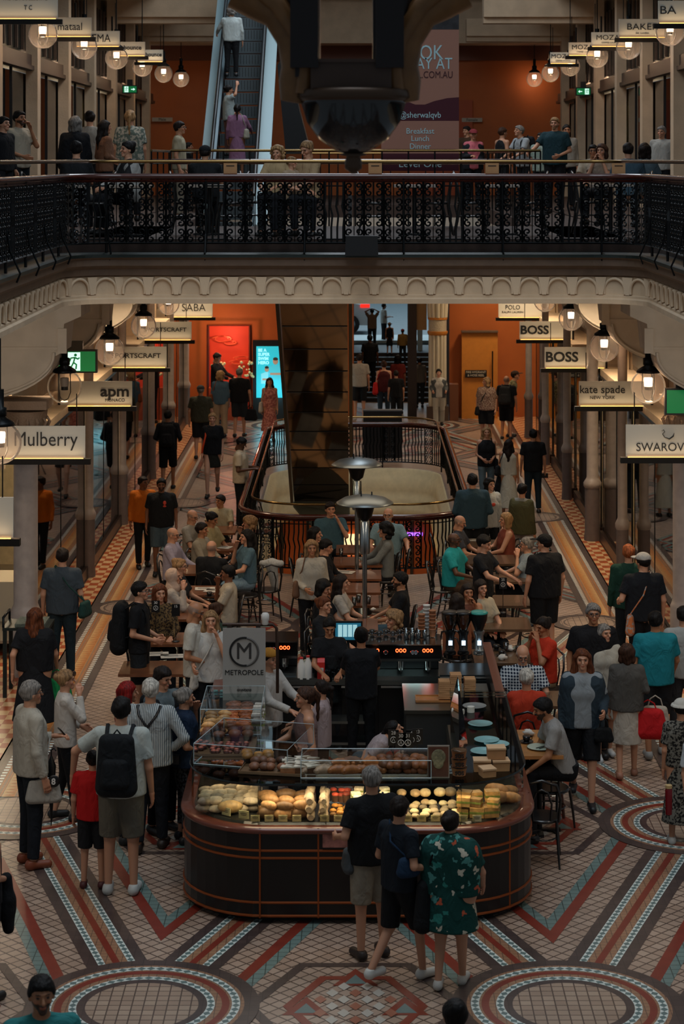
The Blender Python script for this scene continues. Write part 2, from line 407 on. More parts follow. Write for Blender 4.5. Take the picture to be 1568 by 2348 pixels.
lo.box((-5, 41, -2.8), (.1, 18, 3.2), mi=0); lo.box((5, 41, -2.8), (.1, 18, 3.2), mi=0); lo.box((0, 33, -2.8), (8, .1, 3.2), mi=0)
struct(lo.obj('wall_lower', [mat('lower_orange_wall', 'd0692a', .6), tiles('lower_floor', 'c79f70', 'b08a5f', '4a3a2a', .6, .4, .4, .03), mat('lower_brown_post', '3a2a20', .5),
       mat('lower_shop_light', 'ffd9a0', .5, emit=1.2), mat('purple_light', '8a4fe0', .5, emit=2.5), mat('lower_dark_fittings', '2a2c2c', .4, var=.5)]))
area('lower_light', (0, 44.5, -.9), (2.4, 3.5), 60, (1, .78, .48)); 
# ---------------- galleries and bridge
UF = 5.95; UF2 = 6.12
br_y0, br_y1 = 27.7, 33.4
BP = [(-3.87, 12), (-3.87, 18), (-3.87, 24)]+arc(-3.17, 27.0, .7, 180, 90, 8)+[(-2, 27.7), (-1, 27.7), (0, 27.7), (1, 27.7), (2, 27.7)]+arc(3.17, 27.0, .7, 90, 0, 8)+[(3.87, 24), (3.87, 18), (3.87, 12)]
gb = MB()
prof = [(-.25, UF+.0), (.0, UF+.0), (.13, UF-.02), (.13, UF-.06), (.09, UF-.09), (.09, UF-.17), (.03, UF-.22), (.02, UF-.30), (-.02, UF-.32), (-.02, UF-.56), (.01, UF-.57), (.01, UF-.60), (.04, UF-.62), (.04, UF-.68), (-.3, UF-.70)]
gb.sweep(BP, prof, mis=[2, 2, 2, 1, 1, 1, 1, 1, 0, 0, 0, 0, 0, 0])
struct(gb.obj('trim_3', [cream, brownp, darkg]))
# row of blind arches in the fascia
ga = MB()
def along(path, step, start=0):
    out = []; pos = start; acc = 0
    for a, b in zip(path[:-1], path[1:]):
        a, b = np.array(a, float), np.array(b, float); L = np.linalg.norm(b-a)
        while pos <= acc+L:
            t = (b-a)/L; out.append((a+t*(pos-acc), t)); pos += step
        acc += L
    return out
for p, t in along(BP[1:-1], .378, .1):
    nn = np.array([t[1], -t[0]]); o = p+nn*.0
    pts = []
    for a in np.linspace(0, math.pi, 14):
        q = o+t*math.cos(a)*.145+nn*.0; pts.append((q[0], q[1], UF-.50+math.sin(a)*.155))
    pts = [(pts[0][0], pts[0][1], UF-.55)]+pts+[(pts[-1][0], pts[-1][1], UF-.55)]
    ga.tube(pts, .021, 6)
    q = o+t*.189
    tri = [tuple(q-t*.075-nn*.01)+(UF-.325,), tuple(q+t*.075-nn*.01)+(UF-.325,), tuple(q+t*.028-nn*.01)+(UF-.56,), tuple(q-t*.028-nn*.01)+(UF-.56,)]
    ga.extrude(tri, tuple(nn*.035)+(0,))
struct(ga.obj('trim_4', [mat('raised_cream_plaster', 'cfb799', .7, bump=.1)]))
us = MB()      # upper floors
def slab(pts, z0, z1, mi=0): us.prism(pts, z0, z1-.3, mi); us.prism(pts, z1-.3, z1, 1)
slab([(-3.7, br_y0+.3), (3.7, br_y0+.3), (3.8, br_y1), (-3.8, br_y1)], UF-.66, UF2)
for sx in (-1, 1):
    slab([(sx*4.05, 12), (sx*7.5, 12), (sx*7.5, 62), (sx*4.05, 62)][::sx], UF-.66, UF2)
    slab([(sx*2.9, br_y0+.9), (sx*4.1, br_y0+.9), (sx*4.1, 49), (sx*2.9, 49)][::sx], UF-.66, UF2)
slab([(-4.1, 49), (4.1, 49), (4.1, 62), (-4.1, 62)], UF-.66, UF2)
struct(us.obj('ceiling', [cream2, mat('upper_floor_carpet', '3a2a22', .7, var=.2)]))
# second-storey ceiling beams (seen at the very top)
uc = MB()
for sx in (-1, 1):
    uc.box((sx*6.6, 45, 11.6), (3.6, 40, .3)); 
    for dd in (36, 44, 52, 60): uc.box((sx*4.9, dd, 11.0), (3.4, .7, .5)); uc.box((sx*4.7, dd, 10.68), (3.0, .45, .16))
uc.box((0, 62.5, 11.75), (15, 1.8, 2.2)); uc.box((0, 61.3, 12.2), (15, 1.2, .25))
struct(uc.obj('trim_5', [cream]))
uw = MB(); uw.box((0, 63.2, 8.3), (15.5, .3, 5.0)); uw.box((2.6, 62.95, 7.4), (1.9, .12, 3.2), mi=1); uw.box((0, 62.98, 10.45), (15.5, .2, .5), mi=2)
struct(uw.obj('wall_rear', [orange, mat('deep_orange_panel', 'a8481a', .6), mat('brown_cornice', '6b3a24', .6)]))
# haunches that carry the galleries
hc = MB()
def haunch(sx, y, w_=1.0):
    pts = [(3.75, UF-.66), (3.75, 5.05), (3.98, 4.95), (4.02, 4.55), (4.12, 4.5)]
    for a in np.linspace(0, math.pi/2, 14): pts.append((4.12+1.5*(1-math.cos(a)), 4.47-.62*math.sin(a)))
    pts += [(5.62, UF-.66)]
    hc.extrude([(sx*px, y, pz) for px, pz in pts], (0, w_, 0), 0)
    rim = [(sx*px, y-.02, pz+.06) for px, pz in pts[4:-1]]
    hc.tube(rim, .022, 6); hc.box((sx*4.9, y-.012, 4.62), (1.7, .05, .035)); hc.box((sx*4.0, y-.02, 4.72), (.12, .06, .34))
for dd in (28.3, 33.2, 38.2, 43.2, 48.2, 53.2):
    for sx in (-1, 1): haunch(sx, dd)
struct(hc.obj('trim_6', [cream2]))
# ================================================================== SHOPFRONTS (ground and upper)
LC = [29.7, 35.7, 40.8, 46.6, 51.5, 56.2]; RC = [29.7, 34.7, 39.1, 43.8, 48.8, 53.5]
wl = MB()
for sx in (-1, 1):
    # wall over the shop windows, with tall dark windows between cream pilasters
    wl.box((sx*5.35, 43, 4.25), (.3, 34, 2.1), mi=0)
    for y in (LC if sx < 0 else RC):
        wl.box((sx*5.12, y, 4.2), (.3, .5, 2.0), mi=1); wl.box((sx*5.05, y-.28, 4.0), (.14, .1, 2.4), mi=1); wl.box((sx*5.05, y+.28, 4.0), (.14, .1, 2.4), mi=1)
        wl.box((sx*5.18, y+2.4, 4.15), (.1, 2.6, 1.5), mi=2)
wall_o = struct(wl.obj('wall_left', [mat('taupe_wall', '7d7064', .7, var=.1), cream, mat('dark_window_board', '1a1c1e', .3)]))
FRB = mat('black_frame', '0d0e10', .35); display_white = mat('display_white', 'cfc6b0', .6)
lamp_strip = mat('shop_light_strip', 'ffe2b0', .5, emit=2.2)
SHC = ['6f7a7a', 'b8a078', '8a2f2a', '3b4a52', 'c7b79a', '4f5a3a', '9c8cae', '2a2c30', 'b06a5a', '5a6f72']
goods_m = [mat('folded_cloth', c, .8, var=.2) for c in SHC]
def shopfront(sx, y0, y1, k):
    X = sx*4.66; t = thing('shopfront', LAB_SHOP[(sx, k)], 'shop', (0, 0, 0))
    m = MB(); m.box((X, (y0+y1)/2, .11), (.14, y1-y0, .22)); m.box((X-sx*.02, (y0+y1)/2, .01), (.12, y1-y0, .05)); m.obj('plinth', [mat('dark_plinth', '2a1d18', .3)], t)
    m = MB(); m.box((X, (y0+y1)/2, 1.66), (.02, y1-y0-.1, 2.85)); m.obj('glass_pane', [pane], t)
    m = MB()
    for y in (y0+.04, (y0+y1)/2, y1-.04): m.box((X, y, 1.66), (.035, .02, 2.9))
    m.box((X, (y0+y1)/2, 3.12), (.1, y1-y0, .08)); m.obj('frame', [FRB], t)
    m = MB(); m.box((sx*5.15, (y0+y1)/2, 3.2), (1.1, y1-y0, .12)); m.obj('soffit', [cream], t)
    m = MB(); m.box((sx*6.9, (y0+y1)/2, 1.6), (.1, y1-y0, 3.2)); m.box((sx*5.8, y1, 1.6), (2.2, .1, 3.2)); m.box((sx*5.8, (y0+y1)/2, .24), (2.2, y1-y0, .04), mi=1)
    m.obj('shop_interior', [beige_in, mat('shop_floor', '8d8272', .3)], t)
    m = MB(); m.box((sx*5.6, (y0+y1)/2, 3.1), (.12, (y1-y0)*.8, .03)); m.obj('light_strip', [lamp_strip], t)
    m = MB()
    for z in (.6, 1.15, 1.7): m.box((sx*6.6, (y0+y1)/2, z), (.5, (y1-y0)*.8, .04))
    m.box((sx*5.4, y0+(y1-y0)*.3, .55), (.6, .9, .6)); m.obj('display_shelves', [display_white], t)
    m = MB(); rr = random.Random(k*7+sx)
    for z in (.64, 1.19, 1.74):
        y = y0+.5
        while y < y1-.5:
            h_ = rr.uniform(.12, .38); m.box((sx*6.55, y, z+h_/2), (.28, rr.uniform(.12, .3), h_), mi=rr.randrange(10)); y += rr.uniform(.3, .55)
    o = m.obj('displayed_goods', goods_m, t); o['kind'] = 'stuff'
    return t
LAB_SHOP = {(-1, 0): 'left-hand glass shopfront nearest the camera, beside the carved column and menu table',
 (-1, 1): 'left-hand shopfront under the Mulberry sign with garments behind tall panes', (-1, 2): 'left-hand shopfront under the apm sign with a pink dress in the window',
 (-1, 3): 'left-hand shopfront just past the runner with a black backpack', (-1, 4): 'left-hand shopfront in the far corner by the red niche',
 (1, 0): 'right-hand shopfront nearest the camera with pale and black vertical panels', (1, 1): 'right-hand shopfront under the swan sign showing spot-lit shelves',
 (1, 2): 'right-hand shopfront beside the stout cream column, mirror-like glass', (1, 3): 'right-hand shopfront next to the man in a black tee', (1, 4): 'right-hand shopfront in the far corner by the ochre door'}
for sx, C_ in ((-1, LC), (1, RC)):
    for k in range(5): shopfront(sx, C_[k]+.15, C_[k+1]-.15, k)
    for y in C_[:5]: point('shop_lamp', (sx*5.6, y+2.2, 2.75), 60 if sx < 0 else 52, (1, .8, .55), .25)
def column(x, y, label, r=.085, fat=False, zt=4.6, z0=0):
    t = thing('column', label, 'column', (x, y, z0)); m = MB()
    if fat:
        m.lathe([(r*1.25, 0), (r*1.25, .9), (r*1.12, .95), (r, 1.0), (r, 3.0)], n=20); m.obj('shaft', [grey_col], t)
        c = MB(); c.lathe([(r, 2.98), (r*1.25, 3.02), (r*1.15, 3.08), (r*1.3, 3.3), (r*1.75, 3.62), (r*1.8, 3.7)], n=20, sq=(1, 1))
        for k in range(14):
            a = 2*math.pi*k/14
            c.tube([(r*1.2*math.cos(a), r*1.2*math.sin(a), 3.1), (r*1.45*math.cos(a), r*1.45*math.sin(a), 3.35), (r*2.0*math.cos(a), r*2.0*math.sin(a), 3.55), (r*1.75*math.cos(a), r*1.75*math.sin(a), 3.6)], .02, 5)
        c.box((0, 0, 3.8), (r*4, r*4, .12)); c.obj('capital', [mat('carved_stone', '8a7460', .8, bump=.6, bscale=40)], t)
    else:
        m.lathe([(r*1.45, 0), (r*1.4, .1), (r*1.3, .2), (r*1.3, 1.0)], n=16); m.obj('pedestal', [grey_dk], t)
        b = MB(); b.lathe([(r*1.3, 1.0), (r*1.55, 1.04), (r*1.55, 1.1), (r*1.2, 1.16), (r, 1.2), (r, zt-.6), (r*1.2, zt-.58), (r*1.9, zt-.2), (r*2, zt)], n=16); b.obj('shaft', [grey_col], t)
    return t
ordn = ['nearest', 'second', 'third', 'fourth', 'fifth', 'farthest']
column(-4.60, 28.9, 'thick stone column with carved leafy capital on the left, nearest', .17, True)
for k, y in enumerate(LC[1:], 1): column(-4.6, y, '%s slim grey iron column along the left shopfronts' % ordn[k])
column(4.62, 29.2, 'pale column with carved capital at the right edge of the hall', .15, True)
for k, y in enumerate(RC[1:], 1): column(4.47, y, '%s %s grey iron column along the right shopfronts' % (ordn[k], 'stout' if k == 2 else 'slim'), .11 if k == 2 else .08)
# black and pale panels at the near right
pn = MB(); pn.box((4.95, 32.2, 1.7), (.08, .5, 3.4), mi=0); pn.box((4.95, 31.55, 1.7), (.07, .8, 3.4), mi=1); pn.box((4.95, 32.85, 1.7), (.07, .8, 3.4), mi=1)
tag(pn.obj('wall_panel', [black, mat('sage_grey_panel', '8b8f84', .6)]), 'tall grey-green and black wall panels by the near right column', 'panel')
# upper shopfronts
def upper_front(sx):
    t = struct(bpy.data.objects.new('window_1' if sx < 0 else 'window_2', None)); COL.objects.link(t)
    X = sx*6.2; a = MB(); b = MB(); c = MB(); d = MB(); e = MB()
    a.box((X, 46, UF+1.5), (.03, 32, 2.7)); a.obj('glass_pane', [pane], t)
    for i, y in enumerate(np.arange(30.5, 62, 2.1)):
        b.box((X-sx*.08, y, UF+1.5), (.05, .04, 2.8))
        if i % 2 == 0: c.box((X-sx*.15, y, UF+2.6), (.22, .38, 5.2))
    b.obj('mullion', [black], t); c.obj('pilaster', [cream], t)
    d.box((X, 46, UF+3.05), (.3, 32, .3)); d.box((X-sx*.12, 46, UF+2.95), (.16, 32, .08)); d.obj('shop_cornice', [mat('dark_brown_cornice', '3c2c22', .5)], t)
    e.box((X+sx*.1, 46, UF+4.2), (.1, 32, 2.1), mi=0)
    for y in np.arange(31, 62, .7): e.box((X+sx*.02, y, UF+4.1), (.05, .06, 1.6), mi=1)
    e.obj('leadlight', [mat('dark_leadlight', '1d2422', .2, var=.5, vscale=9), brownp], t)
    g = MB(); g.box((sx*7.4, 46, UF+1.5), (.1, 32, 3), mi=0)
    for y in np.arange(31, 62, 3.3): g.box((sx*7.2, y, UF+1.3), (.1, .7, 1.8), mi=1); g.box((sx*6.8, y+1.5, UF+1.2), (.1, 1.3, 2.4), mi=2)
    g.obj('shop_interior', [mat('rust_shop_wall', '7c3a1c', .6), mat('bright_shop_mirror', 'ffe9c0', .4, emit=.8), mat('shop_cream_board', 'a89a80', .6)], t)  # mirror brightness is put in as emission
upper_front(-1); upper_front(1)
for sx in (-1, 1):
    for y in (34, 40, 47, 54): point('upper_shop_lamp', (sx*6.8, y, UF+2.4), 14, (1, .75, .45), .2)
# ---------------- hanging shop signs
sgn_face = mat('sign_board', 'b3aea2', .55); bar_m = mat('sign_bar', '17130f', .35, metal=.5)
ink = mat('sign_ink', '0d0c0c', .6)
def hang_sign(side, s, ybar, words, label, w_=1.15, h_=.39, cat='sign', xo=None, level=0, xin=3.58):
    D = F/s; z = HC-(ybar-VY)/s
    xi = side*(xo if xo is not None else xin); xc = xi+side*w_/2
    t = thing('shop_sign', label, cat, (xc, D, z))
    m = MB(); m.box((0, 0, 0), (w_+.14, .09, .075)); m.obj('bar', [bar_m], t)
    m = MB(); m.box((0, 0, .05+h_/2), (w_, .035, h_)); m.obj('board', [sgn_face], t)
    m = MB(); m.box((0, -.035, .045), (w_*.96, .012, .008)); m.obj('light_strip', [mat('sign_glow', 'ffb860', .5, emit=3)], t)
    m = MB(); m.tube([(side*w_*.52, 0, 0), (side*w_*.52, 0, .9)], .022, 6); m.tube([(-side*w_*.40, 0, h_), (-side*w_*.40, 0, .9)], .008, 6); m.obj('hanger', [bar_m], t)
    l = area('sign_light', (xc, D-.09, z+.05), (w_*.95, .02), 1.5, (1, .74, .45), (R(-160), 0, 0)); 
    for (body, size, dx, dz, sx_, bold) in words:
        text_mesh(body, size, ink, t, (dx, -.022, .05+h_/2+dz), FACE, sx=sx_, bold=bold, ext=.002)
    return t
hang_sign(-1, 219, 1243, [], 'blank white glowing sign at the left edge beside the carved column', h_=.42)
hang_sign(-1, 173, 1058, [('Mulberry', .27, .05, .03, .85, 0)], 'pale sign lettered Mulberry with amber underglow, left side', h_=.42)
hang_sign(-1, 143, 937, [('apm', .25, .30, .03, 1.1, .006), ('MONACO', .07, .30, -.11, 1, 0)], 'pale sign lettered apm MONACO, left side')
hang_sign(-1, 121, 848, [('SPORTSCRAFT', .125, .0, .02, 1.15, .002)], 'nearer of the two SPORTSCRAFT signs')
hang_sign(-1, 105, 784, [('SPORTSCRAFT', .125, .0, .02, 1.15, .002)], 'farther of the two SPORTSCRAFT signs, under the SABA sign')
hang_sign(-1, 91.5, 731, [('SABA', .27, .1, .03, .95, -.002)], 'pale sign lettered SABA, partly cut by the balcony')
hang_sign(1, 173, 1055, [('SWAROVSKI', .16, -.02, -.09, .95, 0)], 'pale sign with a black swan and the word SWAROVSKI, right edge', h_=.42)
hang_sign(1, 143, 937, [('kate spade', .18, -.2, .06, .95, .001), ('NEW YORK', .07, -.2, -.07, 1.1, 0)], 'pale sign lettered kate spade NEW YORK, right side')
hang_sign(1, 121, 849, [('BOSS', .26, -.25, .0, 1.05, .008)], 'nearer of the two BOSS signs')
hang_sign(1, 105, 783, [('BOSS', .26, -.25, .0, 1.05, .008)], 'farther of the two BOSS signs')
hang_sign(1, 91.5, 732, [('POLO', .16, -.22, .05, .9, 0), ('RALPH LAUREN', .07, -.22, -.07, 1.1, 0)], 'pale sign lettered POLO RALPH LAUREN, cut by the balcony')
sw = MB(); sw.tube([(-.05, 0, -.02), (.02, 0, -.045), (.07, 0, -.01), (.085, 0, .035)], [.008, .03, .03, .004], 8, flat=.3)
sw.tube([(-.045, 0, -.015), (-.07, 0, .02), (-.04, 0, .05), (-.055, 0, .075), (-.085, 0, .06)], [.012, .010, .008, .009, .003], 6, flat=.4)
for o in bpy.data.objects:
    if o.get('label', '').startswith('pale sign with a black swan'): sw.obj('swan_emblem', [ink], o, loc=(-.02, -.025, .33))
hang_sign(-1, 150, 50, [('THE TEA COLLECTIVE', .07, .15, .12, 1, 0), ('T C', .10, .2, -.02, .8, 0)], 'sign lettered THE TEA COLLECTIVE at the top left', h_=.36, w_=1.3, xo=4.55)
hang_sign(-1, 131, 90, [('mataal', .19, .05, .0, .9, 0)], 'sign lettered mataal, upper left row', h_=.33, w_=.85, xo=4.62)
hang_sign(-1, 117, 112, [('LEMA', .22, .02, .0, .85, 0)], 'sign lettered LEMA, upper left row', h_=.30, w_=.85, xo=4.62)
hang_sign(-1, 106, 133, [('bounce', .13, .08, .02, 1, .003)], 'nearer of two small white bounce signs, upper left row', h_=.30, w_=.7, xo=4.55)
hang_sign(-1, 97, 146, [('bounce', .13, .08, .02, 1, .003)], 'farther of two small white bounce signs, upper left row', h_=.28, w_=.6, xo=4.55)
hang_sign(1, 146, 60, [('BA', .18, -.3, .02, 1.2, 0)], 'sign lettered BA at the top right corner', h_=.35, w_=.9, xo=4.75)
hang_sign(1, 127, 92, [('BAKER', .16, .0, .02, 1.2, 0), ('Est. London', .05, 0, -.09, 1, 0)], 'sign lettered BAKER, upper right row', h_=.33, w_=.85, xo=4.75)
hang_sign(1, 115, 112, [('MOZA', .14, -.05, .03, 1.15, 0), ('COFFEE LOUNGE', .045, 0, -.07, 1, 0)], 'nearest of the three MOZA signs, upper right row', h_=.28, w_=.75, xo=4.7)
hang_sign(1, 105, 132, [('MOZA', .14, -.05, .03, 1.15, 0), ('COFFEE LOUNGE', .045, 0, -.07, 1, 0)], 'middle of the three MOZA signs, upper right row', h_=.28, w_=.7, xo=4.65)
hang_sign(1, 97, 150, [('MOZA', .14, -.05, .03, 1.15, 0), ('COFFEE LOUNGE', .045, 0, -.07, 1, 0)], 'farthest of the three MOZA signs, upper right row', h_=.26, w_=.6, xo=4.6)
# ---------------- globe lamps
globe_m = glass('lamp_globe_glass', 'f4eee8', .10, haze=.05)
bulb_m = mat('glowing_mantle', 'ffd9b8', .5, emit=9); bulb_off = mat('unlit_mantle', '8c857c', .5)
def lamp(x, y, s, label, lit=True, drop=1.0, r=.244):
    D = F/s; X, _, Z = at(x, y, D); t = thing('globe_lamp', label, 'lamp', (X, D, Z), group=None)
    m = MB(); m.tube([(0, 0, r+.36), (0, 0, r+drop)], .012, 6); m.obj('rod', [iron], t)
    m = MB(); m.lathe([(.045, r+.36), (.045, r+.16), (.075, r+.15), (.075, r+.06), (.06, r+.05), (.16, r-.015), (.17, r-.05), (.05, r-.05)], n=20); m.obj('cap', [iron], t)
    m = MB(); m.ball((0, 0, 0), r, n=28); m.obj('globe', [globe_m], t)
    m = MB(); m.lathe([(.055, .0), (.062, .1), (.058, .12)], n=14); m.obj('mantle', [bulb_m if lit else bulb_off], t)
    m = MB(); m.lathe([(.05, -.05), (.05, 0)], n=12)
    for a in (0, math.pi): m.tube([(.08*math.cos(a), 0, r-.05), (.085*math.cos(a), 0, -.08), (.05*math.cos(a), 0, -.17), (0, 0, -.2)], .007, 5)
    m.obj('burner', [iron], t)
    if lit: point('lamp_light', (X, D-.0, Z-.02-.06), 9.0, (1, .66, .40), .06)
wl_ = ['nearest', 'second nearest', 'third nearest', 'fourth nearest', 'fifth nearest', 'farthest']
for k, (x, y, s) in enumerate([(0, 1015, 203), (148, 886, 164), (251, 804, 139), (329, 747, 119.5), (386, 697, 104)]):
    lamp(x, y, s, 'globe lamp of the lower left row, '+['cut by the left picture edge', 'unlit, beside the green running-man sign', 'lit, in front of the nearer SPORTSCRAFT sign', 'lit, in front of the farther SPORTSCRAFT sign', 'half hidden by the balcony'][k], k != 1)
for k, (x, y, s) in enumerate([(1486, 886, 164), (1385, 796, 139), (1309, 730, 117), (1249, 690, 104)]):
    lamp(x, y, s, 'globe lamp of the lower right row, '+['nearest, beside the kate spade sign', 'in front of the nearer BOSS sign', 'in front of the farther BOSS sign', 'half hidden by the balcony'][k])
for k, (x, y, s) in enumerate([(98, 78, 139), (193, 107, 123), (267, 133, 108.6), (326, 153, 95), (375, 169, 86), (415, 181, 78)]):
    lamp(x, y, s, 'globe lamp in the upper left row, %s' % wl_[k], drop=2.2)
for k, (x, y, s) in enumerate([(1536, 73, 136), (1441, 108, 119.5), (1369, 130, 106), (1307, 152, 94), (1262, 168, 84), (1225, 181, 76)]):
    lamp(x, y, s, 'globe lamp in the upper right row, %s' % wl_[k], drop=2.2)
# ---------------- exit signs
green = mat('exit_green', '0b7a40', .4, emit=.4); egl = mat('exit_white', 'd6fff0', .4, emit=.9)
def exit_sign(x, y, s, w_, h_, label, man=True, arrow=0, mdx=0, g=None):
    D = F/s; t = thing('exit_sign', label, 'exit sign', at(x, y, D))
    m = MB(); m.box((0, 0, 0), (w_+.05, .1, h_+.05)); m.box((0, 0, h_/2+.09), (w_*.4, .08, .14)); m.obj('casing', [black], t)
    m = MB(); m.box((0, -.055, 0), (w_, .012, h_)); m.obj('face', [g or green], t)
    if man:
        m = MB(); m.box((mdx, -.064, 0), (h_*.62, .006, h_*.92)); m.obj('door_symbol', [egl], t)
        m = MB(); q = h_/.4
        m.ball((mdx+.03*q, -.07, .13*q), .03*q, (1, .2, 1))
        for pth in ([(.02, .09), (-.01, -.02)], [(.02, .08), (.08, .05), (.11, .08)], [(.02, .08), (-.06, .07), (-.09, .0)], [(-.01, -.02), (.05, -.06), (.04, -.15)], [(-.01, -.02), (-.05, -.1), (-.11, -.11)]):
            m.tube([(mdx+a*q, -.071, b*q) for a, b in pth], .017*q, 5)
        m.obj('running_man', [green], t)
    if arrow:
        m = MB(); a = arrow; m.box((a*w_*.22, -.064, 0), (w_*.24, .006, h_*.12)); m.extrude([(a*w_*.4, -.066, 0), (a*w_*.27, -.066, h_*.22), (a*w_*.27, -.066, -h_*.22)][::-a], (0, .006, 0)); m.obj('arrow_symbol', [egl], t)
exit_sign(171, 828, 147, .66, .31, 'green running-man exit sign hanging at the lower left', mdx=0)
exit_sign(1562, 920, 165, .42, .32, 'plain green lit sign cut off at the right picture edge', man=False)
exit_sign(298, 205, 96, .32, .15, 'small green exit sign with arrow to the right, upper left', arrow=1, mdx=-.08)
exit_sign(1337, 210, 96, .32, .15, 'small green exit sign with arrow to the left, upper right', arrow=-1, mdx=.08)
def wallsign(x, y, D, w_, h_, body, sz, label, mb, mt, cat='sign'):
    t = thing('wall_sign', label, cat, at(x, y, D)); m = MB(); m.box((0, 0, 0), (w_, .03, h_)); m.obj('plate', [mb], t)
    text_mesh(body, sz, mt, t, (0, -.02, 0), FACE, ext=.002); return t
wallsign(372, 274, 62.9, .62, .12, 'Male', .12, 'small cream sign reading Male on the upper orange wall', mat('pale_plate', 'a89a85', .5), ink)
wallsign(1082, 275, 62.9, .62, .12, 'Female', .12, 'small cream sign reading Female on the upper orange wall', mat('pale_plate', 'a89a85', .5), ink)
# ================================================================== RAILINGS
def spiral(cx, cz, r, turns, a0, sgn=1, n=16):
    return [(cx+r*(1-.85*t/n)*math.cos(a0+sgn*turns*2*math.pi*t/n), 0, cz+r*(1-.85*t/n)*math.sin(a0+sgn*turns*2*math.pi*t/n)) for t in range(n+1)]
def scroll_mesh(w_, h_):
    m = MB(); hw = w_/2
    for sx in (-1, 1): m.tube([(sx*hw, 0, 0), (sx*hw, 0, h_)], .015, 4)
    m.tube([(0, 0, 0), (0, 0, h_)], .006, 4)
    k = max(2, int(round(h_/.23))); st = h_/k
    for i in range(k):
        for sx in (-1, 1):
            cz = st*(i+.5); r = min(hw*.42, st*.26)
            m.tube(spiral(sx*hw*.5, cz+st*.22, r, 1.15, -math.pi/2, sx), .0115, 4, cap=False)
            m.tube(spiral(sx*hw*.5, cz-st*.22, r, 1.15, math.pi/2, -sx), .0115, 4, cap=False)
    return m
def plain_mesh(w_, h_):
    m = MB()
    for x in np.linspace(-w_/2, w_/2, 4):
        m.tube([(x, 0, 0), (x, 0, h_*.25), (x+.015, 0, h_*.45), (x-.015, 0, h_*.6), (x, 0, h_*.75), (x, 0, h_)], .014, 5)
    for z in (h_*.06, h_*.93): m.tube([(-w_/2-.05, 0, z), (w_/2+.05, 0, z)], .009, 4)
    return m
def railing(path, z0, h_, label, step=.36, brassz=None, inn=.16, plan='SP', skip=lambda p: False):
    t = thing('balustrade', label, 'railing')
    pa = [(p[0], p[1], z0+h_) for p in path]
    m = MB(); m.tube(pa, .05, 10, flat=.8); m.tube([(a, b, c-.06) for a, b, c in pa], .02, 4); m.obj('handrail', [wood], t)
    m = MB(); m.tube([(p[0], p[1], z0+.13) for p in path], .016, 4); m.obj('bottom_rail', [iron], t)
    if brassz:
        m = MB(); P2 = []
        for i, p in enumerate(path):
            a, b = path[max(i-1, 0)], path[min(i+1, len(path)-1)]; d = np.array([b[0]-a[0], b[1]-a[1]]); d = d/(np.linalg.norm(d)+1e-9)
            P2.append((p[0]-d[1]*inn, p[1]+d[0]*inn, z0+brassz))
        m.tube(P2, .022, 8); m.obj('brass_rail', [brass], t)
    hm = h_-.2; A = scroll_mesh(.26, hm).mesh('scroll_panel'); B = plain_mesh(.24, hm).mesh('baluster_group'); A.materials.append(iron); B.materials.append(iron)
    C_ = MB().tube([(0, 0, 0), (0, 0, h_-.03)], .018, 6).tube([(0, -.12, -.1), (0, -.16, .0), (0, -.05, .25), (0, 0, .55)], .012, 5).mesh('post'); C_.materials.append(iron)
    for i, (p, d) in enumerate(along(path, step, step/2)):
        if skip(p): continue
        k = plan[i % len(plan)]; me = A if k == 'S' else B
        o = bpy.data.objects.new('scroll_panel' if k == 'S' else 'baluster_group', me); COL.objects.link(o); o.parent = t
        o.location = (p[0], p[1], z0+.13); o.rotation_euler = (0, 0, math.atan2(d[1], d[0]))
        if i % 5 == 2:
            o = bpy.data.objects.new('post', C_); COL.objects.link(o); o.parent = t; q = np.array(p)+np.array(d)*step/2
            o.location = (q[0], q[1], z0); o.rotation_euler = (0, 0, math.atan2(d[1], d[0]))
    return t
bp2 = BP[2:-2]
railing([(-3.83, 20.5)]+[(p[0]*.985, p[1]+.04) for p in BP[2:-1]][:-1]+[(3.83, 20.5)], UF, 1.02, 'ornate black iron balustrade with mahogany handrail across the upper bridge', .265, 1.22, -.3, 'SSSPSS')
wrail = well+[well[0]]
wrail_ = [(p[0]*1.05, 42.1+(p[1]-42.1)*1.015) for p in wrail]
railing(wrail_, 0, 1.02, 'black iron balustrade with scrolls around the oval floor opening', .33, 1.2, .2, 'SPP', skip=lambda p: False)
# far upper rails
for (pts, lab) in (([(-2.9, 49), (2.9, 49)], 'far brass-topped rail behind the banner on the upper floor'), ([(-3, 33.6), (3, 33.6)], 'brass-topped rail on the far side of the bridge'),
                   ([(-3.35, 34), (-3.35, 49)], 'left rail of the rear upper opening'), ([(2.95, 34), (2.95, 49)], 'right rail of the rear upper opening')):
    t = thing('guard_rail', lab, 'railing')
    m = MB(); m.tube([(a, b, UF+1.39) for a, b in pts], .022, 8); m.obj('brass_rail', [brass], t)
    m = MB(); m.tube([(a, b, UF+1.21) for a, b in pts], .045, 8); m.obj('handrail', [wood], t)
    (a, b), (c, d) = pts; k = 14
    for i in range(k+1):
        m = MB(); x, y = a+(c-a)*i/k, b+(d-b)*i/k; m.tube([(x, y, UF+.15), (x, y, UF+1.38)], .014, 5); m.obj('post', [iron], t)
k = MB(); k.box(at(829, 563, 27.45), (.44, .25, .26), taper=.95); k.box((at(829, 563, 27.45)[0], 27.45, UF+.2), (.42, .22, .06)); tag(k.obj('floodlight_box', [black]), 'small black box sitting at the foot of the bridge balustrade', 'box')
